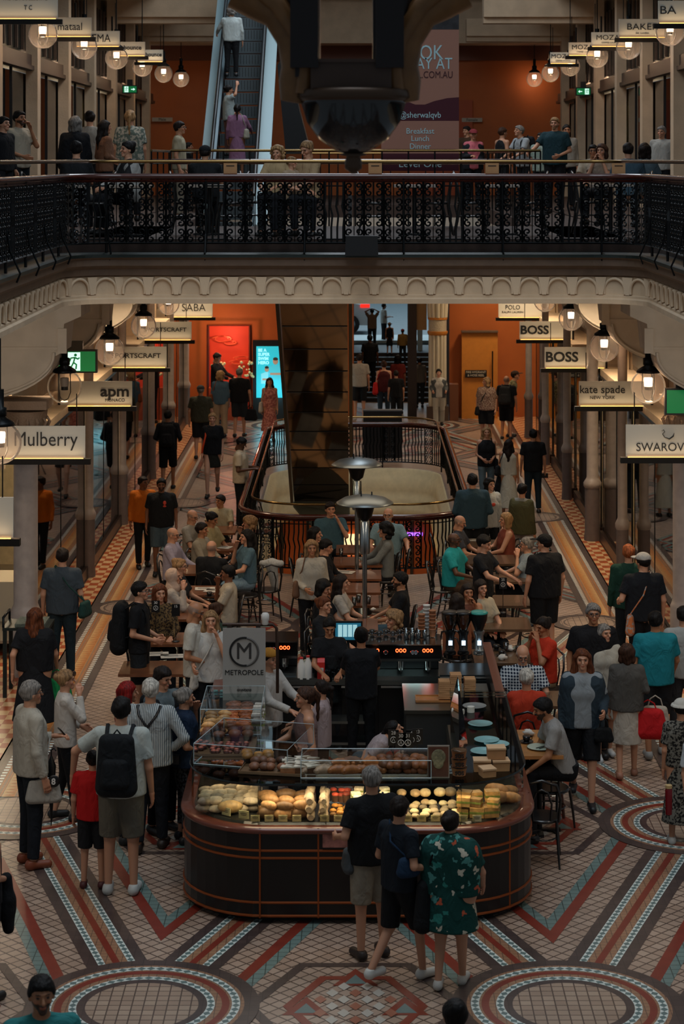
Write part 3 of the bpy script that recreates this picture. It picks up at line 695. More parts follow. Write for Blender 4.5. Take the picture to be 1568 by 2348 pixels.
# ================================================================== ESCALATORS
steel = mat('brushed_steel', 'aeb8ba', .25, metal=1); steel_d = mat('dark_steel', '4a5256', .3, metal=1)
def esc_pt(D, z): return (0, D, z)
t = thing('escalator', 'steep escalator with mirrored underside rising over the oval opening', 'escalator')
a0, z0_, a1, z1_ = 44.0, -.07, 34.0, 5.7
x0, x1 = -1.32, -.12
m = MB(); m.add([(x0+.02, a0, z0_), (x1-.02, a0, z0_), (x1-.02, a1, z1_), (x0+.02, a1, z1_)], [(0, 1, 2, 3)])
for i in range(1, 12):
    D = a0+(a1-a0)*i/12; z = z0_+(z1_-z0_)*i/12; m.box(((x0+x1)/2, D-.004, z-.004), (x1-x0-.05, .012, .01), mi=1)
mm = mat('mirror_soffit', '77655a', .05, metal=1)
m.obj('mirror_soffit', [mm, black], t)
for xx in (x0-.03, x1+.03):
    m = MB(); m.add([(xx-.03, a0, z0_-.05), (xx+.03, a0, z0_-.05), (xx+.03, a1, z1_-.05), (xx-.03, a1, z1_-.05), (xx-.03, a0+.9, z0_+.55), (xx+.03, a0+.9, z0_+.55), (xx+.03, a1+.6, z1_+.9), (xx-.03, a1+.6, z1_+.9)],
       [(3, 2, 1, 0), (4, 5, 6, 7), (0, 1, 5, 4), (1, 2, 6, 5), (2, 3, 7, 6), (3, 0, 4, 7)]); m.obj('side_panel', [black], t)
m = MB(); pts = [(x0, a0, z0_)]+[(x0+(x1-x0)*(i/10), a0-.15-.35*math.sin(math.pi*i/10), z0_-.05-.34*math.sin(math.pi*i/10)-.02*i) for i in range(11)]+[(x1, a0, z0_)]
m.extrude(pts, (0, .0, -.04)); m.obj('rounded_end', [mat('grey_green_cap', '5f6256', .4)], t)
# upper escalator climbing away
t = thing('escalator', 'upper escalator with blue-lit steel sides carrying people upward', 'escalator')
eD0, eD1 = 41.5, 50.0
def ez(D): return UF-.1+(D-eD0)*.72
exa, exb = -2.88, -2.08
k = 0; D = eD0
stp = MB()
stepm = mat('grey_step', '4c5558', .45, metal=.4)
i = 0
while D < eD1:
    m = MB(); m.box(((exa+exb)/2, D+.2, ez(D)-.05), (exb-exa, .42, .26), mi=0)
    for q in range(12): m.box((exa+.04+q*(exb-exa-.08)/11, D-.008, ez(D)-.04), (.018, .012, .2), mi=1)
    m.obj('step', [stepm, mat('step_groove', '23292b', .5)], t); D += .42; i += 1
blue_steel = mat('pale_steel_skirt', '84979b', .45, metal=.3)
for xx, q in ((exa-.02, -1), (exb+.02, 1)):
    m = MB()
    def side(xa, xb, zl, zh, mi):
        m.add([(xa, eD0-.4, ez(eD0-.4)+zl), (xb, eD0-.4, ez(eD0-.4)+zl), (xb, eD1, ez(eD1)+zl), (xa, eD1, ez(eD1)+zl), (xa, eD0-.4, ez(eD0-.4)+zh), (xb, eD0-.4, ez(eD0-.4)+zh), (xb, eD1, ez(eD1)+zh), (xa, eD1, ez(eD1)+zh)],
              [(3, 2, 1, 0), (4, 5, 6, 7), (0, 1, 5, 4), (1, 2, 6, 5), (2, 3, 7, 6), (3, 0, 4, 7)], mi)
    side(xx, xx+q*.05, -.5, .3, 0); m.obj('skirt_panel', [steel_d], t)
    m = MB(); side(xx+q*.05, xx+q*.30, .2, .34, 0); m.obj('side_deck', [blue_steel], t)
    m = MB(); side(xx+q*.03, xx+q*.045, .3, .9, 0); m.obj('glass_balustrade', [clear], t)
    m = MB(); m.tube([(xx+q*.04, eD0-.4, ez(eD0-.4)+.93), (xx+q*.04, eD1, ez(eD1)+.93)], .04, 8); m.obj('handrail', [mat('black_rubber', '101214', .35)], t)
area('escalator_light', (-2.3, 46, 14), (2, 8), 22, (.6, .86, 1.0), (0, 0, 0), 120)
# black side of the next flight
s_ = MB(); p = [at(636, 150, 35), at(652, 120, 35), at(712, 352, 35), at(655, 352, 35)]
s_.extrude(p, (0, 1.0, 0)); tag(s_.obj('landing_panel', [black]), 'black upright panel of the escalator landing beside the hanging clock', 'panel')
# ================================================================== REAR WALL, GROUND
rw = MB(); yb = 57.8
def rwbox(x0, x1, z0, z1, mi=0, y=yb, th=.3): rw.box(((x0+x1)/2, y+th/2, (z0+z1)/2), (x1-x0, th, z1-z0), mi=mi)
rwbox(-6.5, -.05, 0, 5.3); rwbox(2.62, 6.5, 0, 5.3); rwbox(-.05, 2.62, 4.6, 5.3)
struct(rw.obj('wall_rear', [orange]))
# passage to the street
pg = MB()
pg.box((-.15, 63, 2.5), (.2, 10, 5)); pg.box((2.75, 63, 2.5), (.2, 10, 5)); pg.box((1.3, 63, 5.1), (3, 10, .1))
pg.obj('wall_right', [mat('dark_passage', '2b201a', .7, var=.2)]); struct(bpy.data.objects['wall_right'])
stair = MB()
for i in range(10): stair.box((1.3, 61.5+i*.42+2.0, .06+i*.055), (2.7, 4.2, .12+i*.11))
struct(stair.obj('floor', [mat('dark_stair_stone', '241d18', .7)]))
road = MB(); road.poly([(-14, 68), (16, 68), (16, 95), (-14, 95)], 1.15, 0); road.box((1, 69.2, 1.16), (10, 2.2, .16), mi=1)
road.box((0, 96, 4), (40, .2, 7), mi=2)
struct(road.obj('floor', [mat('street_asphalt', '3f4749', .5, var=.15), mat('pavement', '9aa3a2', .6), mat('street_facade', '4f585b', .7, var=.2, vscale=.5)]))
sf = MB(); sf.box((2.05, 66.0, 2.6), (.16, .2, 5.0)); sf.box((1.9, 66.0, 2.6), (.05, .2, 5)); tag(sf.obj('door_post', [mat('steel_door_post', '9fb0b6', .3, metal=.6)]), 'pale steel door post at the street doorway', 'door post')
# white car
t = thing('car', 'white car passing on the street beyond the doorway', 'car', (-1.72, 72.5, 1.15))
m = MB(); prf = [(-2.2, .35), (-2.25, .8), (-1.9, 1.0), (-1.2, 1.5), (.8, 1.52), (1.7, 1.05), (2.2, .95), (2.3, .5), (2.2, .3)]
m.extrude([(x, -.85, z) for x, z in prf][::-1], (0, 1.7, 0), sm=False); m.obj('body', [mat('white_car_paint', 'd8e2e4', .2, coat=1)], t)
m = MB(); m.extrude([(-1.55, -.87, 1.05), (-1.1, -.87, 1.42), (.7, -.87, 1.44), (1.35, -.87, 1.05)][::-1], (0, 1.74, 0)); m.obj('window', [mat('car_glass', '1d262b', .1)], t)
for x in (-1.35, 1.52):
    m = MB(); m.lathe([(.34, -.12), (.34, .12)], n=20); m.lathe([(.2, .12), (.2, .14), (.05, .15)], n=10, mi=1); o = m.obj('wheel', [black, steel], t, (x, -.8, .34)); o.rotation_euler = (math.pi/2, 0, 0)
m = MB(); m.box((2.05, -.86, .98), (.32, .05, .12)); m.obj('tail_light', [mat('tail_lamp', 'e02418', .3, emit=1.5)], t)
# red niche shop
t = thing('shop_niche', 'bright red lit shop niche with hanging ornaments and flowers', 'shop'); 
xa, _, zt = at(478, 745, 57.7); xb, _, zb = at(574, 945, 57.7)
red_l = mat('red_niche', 'd03a1a', .6, emit=.12)  # panel's lit look partly put into the material as a faint glow
m = MB(); m.box(((xa+xb)/2, 57.75, (zt+zb)/2), (xb-xa, .04, zt-zb)); m.obj('back_panel', [red_l], t)
m = MB(); m.tube([(xa, 57.5, .0), (xa, 57.5, zt), (xb, 57.5, zt), (xb, 57.5, 0)], .04, 4); m.obj('frame', [mat('niche_frame', '5a2a1c', .4)], t)
m = MB()
for (cx, cz, r) in ((-3.7, 1.85, .16), (-3.5, 1.75, .1), (-3.15, 1.3, .14), (-3.3, 1.2, .1)): m.tube([(cx+(r+.01*k)*math.cos(k*.7), 57.6, cz+.35+r*.5*math.sin(k*.7)) for k in range(14)], .018, 5)
m.obj('ornament', [mat('coral_metal', 'e8603a', .3, metal=.3, emit=.1)], t)  # faint glow put into the ornament metal as well
m = MB(); m.box(((xa+xb)/2, 57.25, .45), (xb-xa-.1, .4, .9)); m.obj('counter', [mat('niche_counter', 'b0482a', .4)], t)
m = MB()
for k in range(50): m.ball((xa+.12+random.uniform(0, .4)+(0 if k < 28 else .75), 57.2, 1.15+random.uniform(0, .45)), random.uniform(.02, .045), n=6)
o = m.obj('flowers', [mat('cream_flowers', 'd8d09a', .7)], t); o['kind'] = 'stuff'
point('niche_lamp', (-3.5, 56.9, 2.3), 26, (1, .45, .3), .1)
# advertising screen
t = thing('advert_screen', 'tall glowing cyan advertising screen with two smiling people', 'screen', at(620, 853, 57.3))
Dm = 57.3/F
m = MB(); m.box((0, .1, -.25), (.98, .16, 2.25)); m.obj('casing', [black], t)
m = MB(); m.box((0, 0, 0), (.78, .03, 1.42)); m.obj('display', [mat('cyan_display', '2aa6b4', .3, emit=.9)], t)
for k, l in enumerate(('BE A', 'SUPER', 'SWIM', 'HERO')): text_mesh(l, .12, mat('pale_cyan_ink', '9fe8ee', .4, emit=.8), t, (-.34, -.025, .60-k*.115), FACE, align='LEFT', sx=.95, bold=.004, ext=.002)
for (px, pz, sc, hair_) in ((.14, .30, 1.0, '4a3020'), (-.1, .08, .8, '241a14')):
    m = MB(); m.ball((px, -.03, pz), .075*sc, (1, .15, 1.25), mi=0); m.ball((px, -.034, pz+.06*sc), .07*sc, (1, .15, .7), mi=2); m.extrude([(px-.2*sc, -.02, pz-.5*sc), (px+.2*sc, -.02, pz-.5*sc), (px+.2*sc, -.02, pz-.16*sc), (px+.05*sc, -.02, pz-.1*sc), (px-.05*sc, -.02, pz-.1*sc), (px-.2*sc, -.02, pz-.16*sc)], (0, -.01, 0), 1)
    m.box((px, -.035, pz-.35*sc), (.3*sc, .01, .06*sc), mi=0)
    m.obj('pictured_person', [mat('pictured_skin', 'b5876c', .5, emit=.35), mat('pictured_cyan_shirt', '45b6c4' if sc == 1 else '7fd0dc', .5, emit=.5), mat('pictured_hair', hair_, .5)], t)
point('screen_glow', (at(620, 900, 56.6)), 20, (.3, .85, 1), .4)
# ochre hydrant door
t = struct(bpy.data.objects.new('door_1', None)); COL.objects.link(t)
m = MB(); x0d = at(1058, 0, 57.6)[0]; x1d = at(1140, 0, 57.6)[0]; zt = at(0, 762, 57.6)[2]
m.box(((x0d+x1d)/2, 57.6, zt/2), (x1d-x0d, .3, zt)); m.box(((x0d+x1d)/2, 57.55, zt+.03), (x1d-x0d+.02, .35, .04), mi=1); m.obj('door_leaf', [orange2, brownp], t)
m = MB(); m.tube([at(1129, 805, 57.3), at(1129, 930, 57.3)], .02, 6); m.obj('door_handle', [iron], t)
m = MB(); p = at(1091, 857, 57.4); m.box(p, (.6, .02, .2)); o = m.obj('door_sign', [black], t)
for k, l in enumerate(('FIRE HYDRANT', '& HOSE REEL')): text_mesh(l, .085, mat('sign_cream', 'd9cfba', .5), t, (p[0], 57.38, p[2]+.045-.09*k), FACE, sx=.95, ext=.002)
c_ = MB(); c_.box((at(1041, 0, 57)[0], 57.2, .5), (.24, .4, 1.0)); tag(c_.obj('cabinet', [mat('brown_cabinet', '6e3f22', .5)]), 'small brown timber cabinet left of the ochre door', 'cabinet')
# fluted cream pillar
t = thing('pillar', 'fluted cream stone pillar with orange bands at the passage mouth', 'column', (at(1003, 0, 57.2)[0], 57.2, 0))
m = MB()
for k in range(12):
    a = 2*math.pi*k/12; m.tube([(.2*math.cos(a), .2*math.sin(a), .4), (.2*math.cos(a), .2*math.sin(a), 2.35)], .055, 6)
m.obj('fluted_shaft', [mat('pale_stone', 'cbbfa5', .6)], t)
m = MB(); m.lathe([(.25, 2.35), (.28, 2.4), (.28, 2.46)], n=16, mi=1); m.lathe([(.25, 2.46), (.25, 2.78)], n=16); m.lathe([(.27, 2.78), (.27, 2.84)], n=16, mi=1); m.obj('capital_band', [mat('carved_pale_stone', 'b8ab92', .7, bump=.8, bscale=30), orange2], t)
m = MB()
for k in range(12):
    a = 2*math.pi*k/12; m.tube([(.22*math.cos(a), .22*math.sin(a), 2.84), (.3*math.cos(a), .3*math.sin(a), 4.5)], .065, 6)
m.obj('upper_shaft', [mat('pale_stone', 'cbbfa5', .6)], t); m = MB(); m.box((0, 0, .2), (.6, .5, .4)); m.obj('base', [mat('brown_base', '4d3a2c', .6)], t)
b_ = MB(); b_.box((at(945, 0, 57.5)[0], 57.6, 2.2), (.25, .3, 4.4), mi=0); b_.box((at(966, 0, 57.5)[0], 57.7, 3.1), (.3, .2, 1.3), mi=1); struct(b_.obj('trim_7', [mat('dark_timber', '2a1d16', .5), mat('gold_panel', '9a7648', .5)]))
# black kiosk screen / lectern behind the well
t = thing('partition', 'plain black free-standing screen behind the oval balustrade', 'screen', (at(877, 0, 50)[0], 50.0, 0)); m = MB(); m.box((0, 0, .58), (.93, .25, 1.1)); m.obj('panel', [black], t); m = MB(); m.box((0, 0, 1.14), (.95, .28, .03)); m.obj('top_edge', [mat('grey_edge', '3a3d40', .5)], t)
# ================================================================== HANGING CLOCK (foreground silhouette)
t = thing('hanging_clock', 'huge dark ornate clock hanging by bronze scroll brackets over the void', 'clock', (0, 0, 0))
Dc = 12.0; bronze = mat('brown_gilded_bracket', '7a5530', .45, metal=.2, var=.15); dkc = mat('dark_clock_body', '1a1416', .3, metal=.3)
def c3(x, y, d=0): q = at(x, y, Dc+d); return q
m = MB()
for sx in (-1, 1):
    ctr = 802
    path = [c3(ctr+sx*250, -30), c3(ctr+sx*205, 0), c3(ctr+sx*160, 30), c3(ctr+sx*128, 90), c3(ctr+sx*118, 150), c3(ctr+sx*120, 190), c3(ctr+sx*128, 235)]
    m.tube(path, [.14, .125, .11, .10, .10, .11, .08], 12)
    m.tube([c3(ctr+sx*230, -40, -.1), c3(ctr+sx*165, 12, -.12), c3(ctr+sx*112, 90, -.12), c3(ctr+sx*100, 160, -.12), c3(ctr+sx*106, 215, -.12)], .05, 10)
m.obj('scroll_bracket', [bronze], t)
m = MB(); m.box(c3(700, 60), (.16, .5, .5)); m.box(c3(892, 60), (.16, .5, .5)); m.tube([c3(675, -20), c3(690, 190)], .09, 8); m.tube([c3(925, -20), c3(912, 190)], .09, 8)
m.box(c3(706, 30, .0), (.14, .3, .75)); m.box(c3(878, 30, .0), (.12, .3, .75)); m.obj('clock_case', [dkc], t)
m = MB(); m.box(c3(805, 176), (.46, .42, .17)); m.box(c3(805, 143), (.5, .46, .02)); m.obj('cross_beam', [mat('brown_beam', '3f2a1e', .5)], t)
m = MB(); q = c3(810, 240); m.lathe([(.02, -.29), (.1, -.27), (.2, -.2), (.27, -.1), (.30, .0), (.315, .03), (.3, .05), (.2, .08), (.1, .09)], q, 28); m.obj('glass_dome', [mat('dark_clock_glass', '0e1013', .08, spec=.8)], t)
m = MB(); m.lathe([(.31, .02), (.335, .04), (.33, .08), (.31, .09)], q, 28); m.lathe([(.01, -.40), (.05, -.37), (.05, -.33), (.04, -.3), (.08, -.29), (.02, -.27)], q, 14); m.obj('rim_and_finial', [mat('dark_bronze', '4a3626', .4, metal=.4)], t)
m = MB(); m.tube([c3(700, -60), c3(700, -900)], .05, 6); m.tube([c3(892, -60), c3(892, -900)], .05, 6); m.obj('suspension_rod', [dkc], t)
# ================================================================== BANNER
Db = 33.9; s_b = F/Db; xc = at(963, 0, Db)[0]; w_b = 178/s_b
pink = mat('salmon_banner', 'b37f6b', .7, bump=.1, bscale=8); maroon = mat('maroon_banner', '4f1224', .7); tcy = mat('banner_cyan_text', 'c6eef4', .6); tmr = mat('banner_maroon_text', '4c1a20', .6)
t = thing('banner', 'tall salmon and maroon restaurant banner advertising Breakfast Lunch Dinner', 'banner', (xc, Db, 0))
zz = lambda y: HC-(y-VY)/s_b
m = MB(); m.box((0, 0, (zz(62)+zz(392))/2), (w_b, .02, zz(62)-zz(392))); m.obj('cloth', [pink], t)
for q_ in (-1, 1): m = MB(); m.tube([(q_*w_b*.45, 0, zz(40)), (q_*w_b*.45, 0, 15)], .008, 4); m.obj('hanging_cable', [iron], t)
m = MB(); m.box((0, -.012, (zz(230)+zz(281))/2-.02), (w_b, .006, (zz(244)-zz(281))))
L_ = [(-w_b/2, -.015, zz(246))]+[(-w_b/2+w_b/2*i/8, -.015, zz(246)+(.16*math.sin(math.pi*.5*(1-i/8)))-.0) for i in range(9)]
m.extrude([(-w_b/2, -.01, zz(250)), (0, -.01, zz(250)), (0, -.01, zz(244)), (-w_b*.18, -.01, zz(232)), (-w_b*.35, -.01, zz(225)), (-w_b/2, -.01, zz(223))], (0, -.006, 0))
m.extrude([(w_b/2, -.01, zz(250)), (0, -.01, zz(250)), (0, -.01, zz(244)), (w_b*.18, -.01, zz(232)), (w_b*.35, -.01, zz(225)), (w_b/2, -.01, zz(223))][::-1], (0, -.006, 0))
m.box((0, -.012, (zz(352)+zz(392))/2), (w_b, .006, zz(352)-zz(392))); m.obj('maroon_band', [maroon], t)
m = MB(); m.box((0, -.012, zz(50)), (w_b, .006, .25)); m.obj('top_photo', [mat('dark_banner_photo', '2c2a2e', .6, var=.5, vscale=6)], t)
for (b, y, sz, mt, sx_) in (('BOOK', 122, .34, tcy, .78), ('TODAY AT', 147, .265, tcy, .80), ('SHERWAL.COM.AU', 172, .16, tmr, .78), ('@sherwalqvb', 264, .14, tcy, .88), ('Breakfast', 301, .13, tcy, .95), ('Lunch', 318, .13, tcy, .95), ('Dinner', 336, .13, tcy, .95), ('Level One', 376, .17, tcy, 1)):
    text_mesh(b, sz, mt, t, (0, -.02, zz(y)), FACE, sx=sx_, ext=.002)
# ================================================================== PATIO HEATERS
def heater(xb, yd, xp, label, zt=2.4):
    s = (yd-VY)/(HC-zt); D = F/s; X = (xp-VX)/s
    t = thing('patio_heater', label, 'heater', (X, D, 0))
    m = MB(); m.lathe([(.0, zt-.02+.1), (.12, zt+.07), (.3, zt+.03), (.40, zt-.03), (.405, zt-.045), (.38, zt-.045), (.0, zt+.03)][::-1], n=36); m.obj('reflector', [mat('dull_aluminium', '8d9698', .35, metal=.9)], t)
    m = MB(); m.lathe([(.05, zt-.28), (.1, zt-.24), (.13, zt-.12), (.14, zt-.1), (.14, zt-.05), (.06, zt-.04)], n=18); m.obj('burner', [mat('burner_steel', '2a2c2e', .3, metal=.9)], t)
    m = MB(); m.lathe([(.07, zt-.75), (.075, zt-.72), (.075, zt-.3), (.06, zt-.28)], n=16); m.obj('burner_tube', [steel], t)
    m = MB(); m.lathe([(.028*1.2, 0), (.034, zt-.75)], n=14); m.obj('pole', [steel], t)
    m = MB(); m.lathe([(.24, 0), (.24, .04), (.2, .06), (.2, .5), (.15, .6), (.04, .62)], n=20); m.obj('gas_housing', [steel_d], t)
    for k in range(3):
        a = k*2.1; m = MB(); m.tube([(.1*math.cos(a), .1*math.sin(a), zt+.07), (.1*math.cos(a), .1*math.sin(a), zt+.12)], .01, 5); m.obj('bolt', [steel_d], t)
heater(813, 1060, 818, 'farther patio heater with round metal reflector, near the oval opening')
heater(835, 1147, 836, 'nearer patio heater with round metal reflector, rising from the cafe tables')
# ================================================================== CAFE KIOSK
cabm = mat('black_lacquer_panel', '0e0b0a', .34); copper = mat('copper_trim', '9c4f24', .35, metal=.6); ledge_m = mat('red_brown_ledge', '6b3423', .3, coat=.4)
chrome = mat('chrome', 'c8ccce', .12, metal=1); steel_top = mat('stainless_worktop', '8b9292', .28, metal=1)
white_c = mat('white_ceramic', 'd5d3cc', .3); black_c = mat('black_ceramic', '131313', .25); napkin_m = mat('paper_napkin', 'c9c4ba', .8)
wood_t = mat('walnut_table', '6a3f26', .28, var=.25, vscale=6, coat=.3); wood_l = mat('honey_wood', 'a8703c', .3, var=.2, vscale=6, coat=.3)
kraft = mat('kraft_paper', 'a97e54', .75, var=.08); card_m = mat('price_card', 'c8bd8a', .7); teal_c = mat('teal_plate', '6fa3a5', .3)
KL, KR, KF = -1.68, 1.72, 19.5; KZ = .90
KP = [(KL, 25.6), (KL, 23), (KL, 20.35)]+arc(KL+.85, KF+.85, .85, 180, 270, 10)+[(0, KF)]+arc(KR-.85, KF+.85, .85, 270, 360, 10)+[(KR, 23), (KR, 25.4)]
t = kiosk = thing('cafe_counter', 'black curved cafe counter with copper lines and lit glass cake display', 'counter', (0, 0, 0))
m = MB(); m.sweep(KP, [(-.1, 0), (-.1, .05), (-.02, .06), (0, .07), (0, KZ-.02)], 0); m.obj('base_panel', [cabm], t)
for z, r_ in ((.075, .013), (.20, .012), (.62, .012), (.69, .012)):
    m = MB(); m.sweep(KP, [(0, z-r_), (.012, z-r_*.6), (.014, z), (.012, z+r_*.6), (0, z+r_)]); m.obj('copper_line', [copper], t)
m = MB()
for (x, y) in ((-.9, KF), (-.35, KF), (.95, KF), (KL, 21.0), (KR, 20.6), (KR-.25, KF+.25)): m.box((x, y-.004 if y == KF else y, .48), (.016, .016, .84))
for s_ in (0,): pass
m.obj('copper_seam', [copper], t)
m = MB(); m.sweep(KP, [(-.12, KZ), (.025, KZ), (.035, KZ-.02), (.03, KZ-.045), (0, KZ-.05)], 0, True); m.obj('ledge', [ledge_m], t)
m = MB(); m.sweep(KP[1:-1], [(-.10, KZ), (-.12, KZ+.02), (-.70, KZ+.02), (-.72, KZ-.02), (-.72, 0)], 0); m.obj('display_floor', [mat('display_floor', '2a2a26', .25)], t)
gp = KP[1:-1]
gl = glass('case_glass', 'f2f6f2', .2)
m = MB(); m.sweep(gp, [(-.07, KZ+.0), (-.075, KZ+.38)]); m.obj('glass_front', [gl], t)
m = MB(); m.sweep(gp, [(-.06, KZ+.385), (-.06, KZ+.40), (-.68, KZ+.40), (-.68, KZ+.385), (-.06, KZ+.385)]); m.obj('glass_top', [glass('deck_glass', 'd6e0da', .2)], t)
m = MB(); m.sweep(gp, [(-.058, KZ+.38), (-.052, KZ+.392), (-.058, KZ+.404)]); m.obj('glass_edge', [mat('dark_glass_edge', '141a18', .15)], t)
for x in (-.92, -.28, .35, 1.0): 
    m = MB(); m.box((x, KF+.38, KZ+.2), (.008, .6, .37)); m.obj('glass_divider', [clear], t)
m = MB(); m.box((.03, KF+.1, KZ+.376), (1.9, .02, .008)); m.obj('light_strip', [mat('warm_strip', 'ffc98c', .5, emit=3)], t)
area('case_light', (.03, KF+.22, KZ+.365), (2.3, .12), 8.5, (1, .74, .46), (R(14), 0, 0)); area('case_light', (-1.25, 20.6, KZ+.365), (.4, .8), 1.6, (1, .68, .36)); area('case_light', (1.3, 20.5, KZ+.365), (.4, .8), 1.4, (1, .7, .4))
m = MB(); m.box((-.05, KF-.01, .79), (.52, .012, .13)); m.obj('pink_notice', [mat('pink_notice', '9a6358', .6, var=.35, vscale=14)], t)
# side walls and work counters of the kiosk
t = thing('work_counter', 'stainless steel work counter with black cupboards behind the display', 'counter', (0, 0, 0))
m = MB(); m.box((.0, 25.45, .86), (3.2, .75, .05)); m.box((.0, 25.1, .9), (3.2, .04, .03)); m.obj('worktop', [steel_top], t)
m = MB(); m.box((.0, 25.55, .42), (3.2, .6, .84)); m.obj('cupboard', [blackm], t)
for k in range(5):
    m = MB(); m.box((-1.3+k*.62, 25.235, .45), (.56, .02, .7)); d = m.obj('cupboard_door', [mat('fridge_door', '1b1d1f', .2, metal=.4)], t)
    m = MB(); m.box((-1.3+k*.62, 25.21, .78), (.5, .02, .025)); m.obj('door_handle', [chrome], d)
for z in (.3, .55):
    m = MB(); m.box((-.25, 24.6, z), (.9, .3, .03)); m.obj('lower_shelf', [steel_top], t)
t = thing('service_station', 'grey steel prep station with takeaway box tray beside the black wall', 'counter', (0, 0, 0))
m = MB(); m.box((1.05, 23.9, .98), (1.0, 1.2, .04)); m.obj('worktop', [steel_top], t)
m = MB(); m.box((1.05, 23.9, .48), (.96, 1.15, .95)); m.obj('cupboard', [mat('grey_steel_side', '4b4f50', .35, metal=.6)], t)
t = thing('kiosk_screen', 'black upright screen along the right side of the kiosk', 'screen', (0, 0, 0))
m = MB(); m.box((1.62, 24.3, .6), (.08, 2.6, 1.2)); m.obj('side_panel', [blackm], t); m = MB(); m.box((1.35, 22.7, 1.0), (.62, .06, .55)); m.obj('end_panel', [blackm], t)
m = MB(); m.box((1.62, 24.3, 1.215), (.1, 2.62, .03)); m.obj('top_rail', [ledge_m], t)
def place(name, label, cat, x, y, s_or_z, built, group=None, rz=0, z=None):
    """stand a small thing where the photo shows its foot at x, y, on a surface of height z"""
    D = (HC-z)*F/(y-VY); return thing(name, label, cat, ((x-VX)*D/F, D, z), rz, group)
# ---------- espresso machines
def espresso(x, D, w_, label, k):
    t = thing('espresso_machine', label, 'coffee machine', (x, D, .885)); red = mat('red_led', 'ff4a22', .4, emit=6)
    m = MB(); m.box((0, .05, .33), (w_, .5, .2)); m.box((0, .2, .12), (w_*.96, .2, .24)); m.obj('body', [mat('black_gloss', '0f1112', .12)], t)
    m = MB(); m.box((0, 0, .435), (w_, .55, .012)); m.box((0, -.2, .235), (w_*.98, .02, .03)); m.obj('chrome_edge', [chrome], t)
    m = MB(); m.box((0, -.1, .03), (w_*.96, .35, .05)); m.obj('drip_tray', [steel], t)
    for i in range(k):
        cx = -w_/2+w_*(i+.5)/k
        m = MB(); m.lathe([(.035, .10), (.04, .13), (.04, .2), (.05, .24)], (cx, -.12, 0), 14); g = m.obj('group_head', [chrome], t)
        m = MB(); m.tube([(cx, -.15, .13), (cx, -.3, .12)], .013, 6); m.obj('portafilter_handle', [black], g)
        for j in (-1, 0, 1):
            m = MB(); o = m.tube([(cx+j*.045+.016*math.cos(a), -.206, .35+.02*math.sin(a)) for a in np.linspace(0, 2*math.pi, 11)], .005, 5, cap=False); m.obj('lit_button', [red], t)
        m = MB(); m.lathe([(.03, 0), (.035, .01), (.02, .02)], (0, 0, 0), 14); g = m.obj('gauge', [chrome], t, (cx+w_/k/2-.02 if i < k-1 else cx-w_/k/2+.02, -.2, .33)); g.rotation_euler = (math.pi/2, 0, 0)
    return t
espresso(.55, 25.35, .98, 'long espresso machine with three sets of red lit buttons behind the barista', 3)
espresso(-1.02, 25.5, .62, 'smaller espresso machine with red lit buttons behind the METROPOLE sign', 2)
area('machine_light', (.55, 25.0, 1.13), (.7, .05), 1.1, (.7, 1, .95))
cupk = MB(); cupk.lathe([(.032, 0), (.042, .09), (.046, .09), (.046, .1), (.03, .1)], n=14)
paper_w = mat('white_paper_cup', 'd2cfc8', .5); kraft_c = mat('brown_paper_cup', '9b6440', .6)
def cup_tower(x, y, z, n, colm, label, first=[None]):
    for i in range(n):
        if first[0] is None:
            o = first[0] = tag(cupk.obj('paper_cup', [colm]), label, 'cup', 'stacked paper cups on the coffee machine')
        else: o = dup(first[0], (0, 0, 0))
        o.location = (x, y, z+i*.045); o['label'] = label; o['group'] = label
        if colm.name not in o.data.name and o.data.materials[0] != colm:
            if colm.name not in bpy.data.meshes: me = first[0].data.copy(); me.name = colm.name; me.materials[0] = colm
            o.data = bpy.data.meshes[colm.name]
        o.rotation_euler = (0, 0, 0)
for k, (px, n, cm) in enumerate(((966, 5, kraft_c), (978, 7, paper_w), (991, 6, kraft_c), (992, 3, paper_w))):
    q = at(px, 0, 25.5)[0]; cup_tower(q, 25.45+.1*(k % 2), 1.335, n, cm, 'brown ripple paper cup in the towers on the coffee machine' if cm is kraft_c else 'white paper cup in the towers on the coffee machine')
# black cup and glass rows on top of the machine
proto = None
for i in range(9):
    q = (.12+.085*i, 25.5+.09*(i % 2), 1.335)
    if proto is None:
        m = MB(); m.lathe([(.02, 0), (.032, .02), (.036, .055), (.03, .05)], n=14); m.tube([(.03, 0, .045), (.055, 0, .04), (.05, 0, .015), (.03, 0, .015)], .005, 5); proto = tag(m.obj('coffee_cup', [black_c]), 'upturned black coffee cup lined up on the espresso machine', 'cup', 'black cups on the espresso machine'); proto.location = q
    else: dup(proto, q)
proto = None
for i in range(8):
    q = (.62+.075*(i % 4), 25.35+.11*(i//4), 1.335)
    if proto is None:
        m = MB(); m.lathe([(.025, 0), (.03, .1), (.028, .1), (.023, .005)], n=14); proto = tag(m.obj('drinking_glass', [glass('tumbler_glass', 'c9d4d4', .5)]), 'clear tumbler on top of the espresso machine', 'glass', 'tumblers on the espresso machine'); proto.location = q
    else: dup(proto, q)
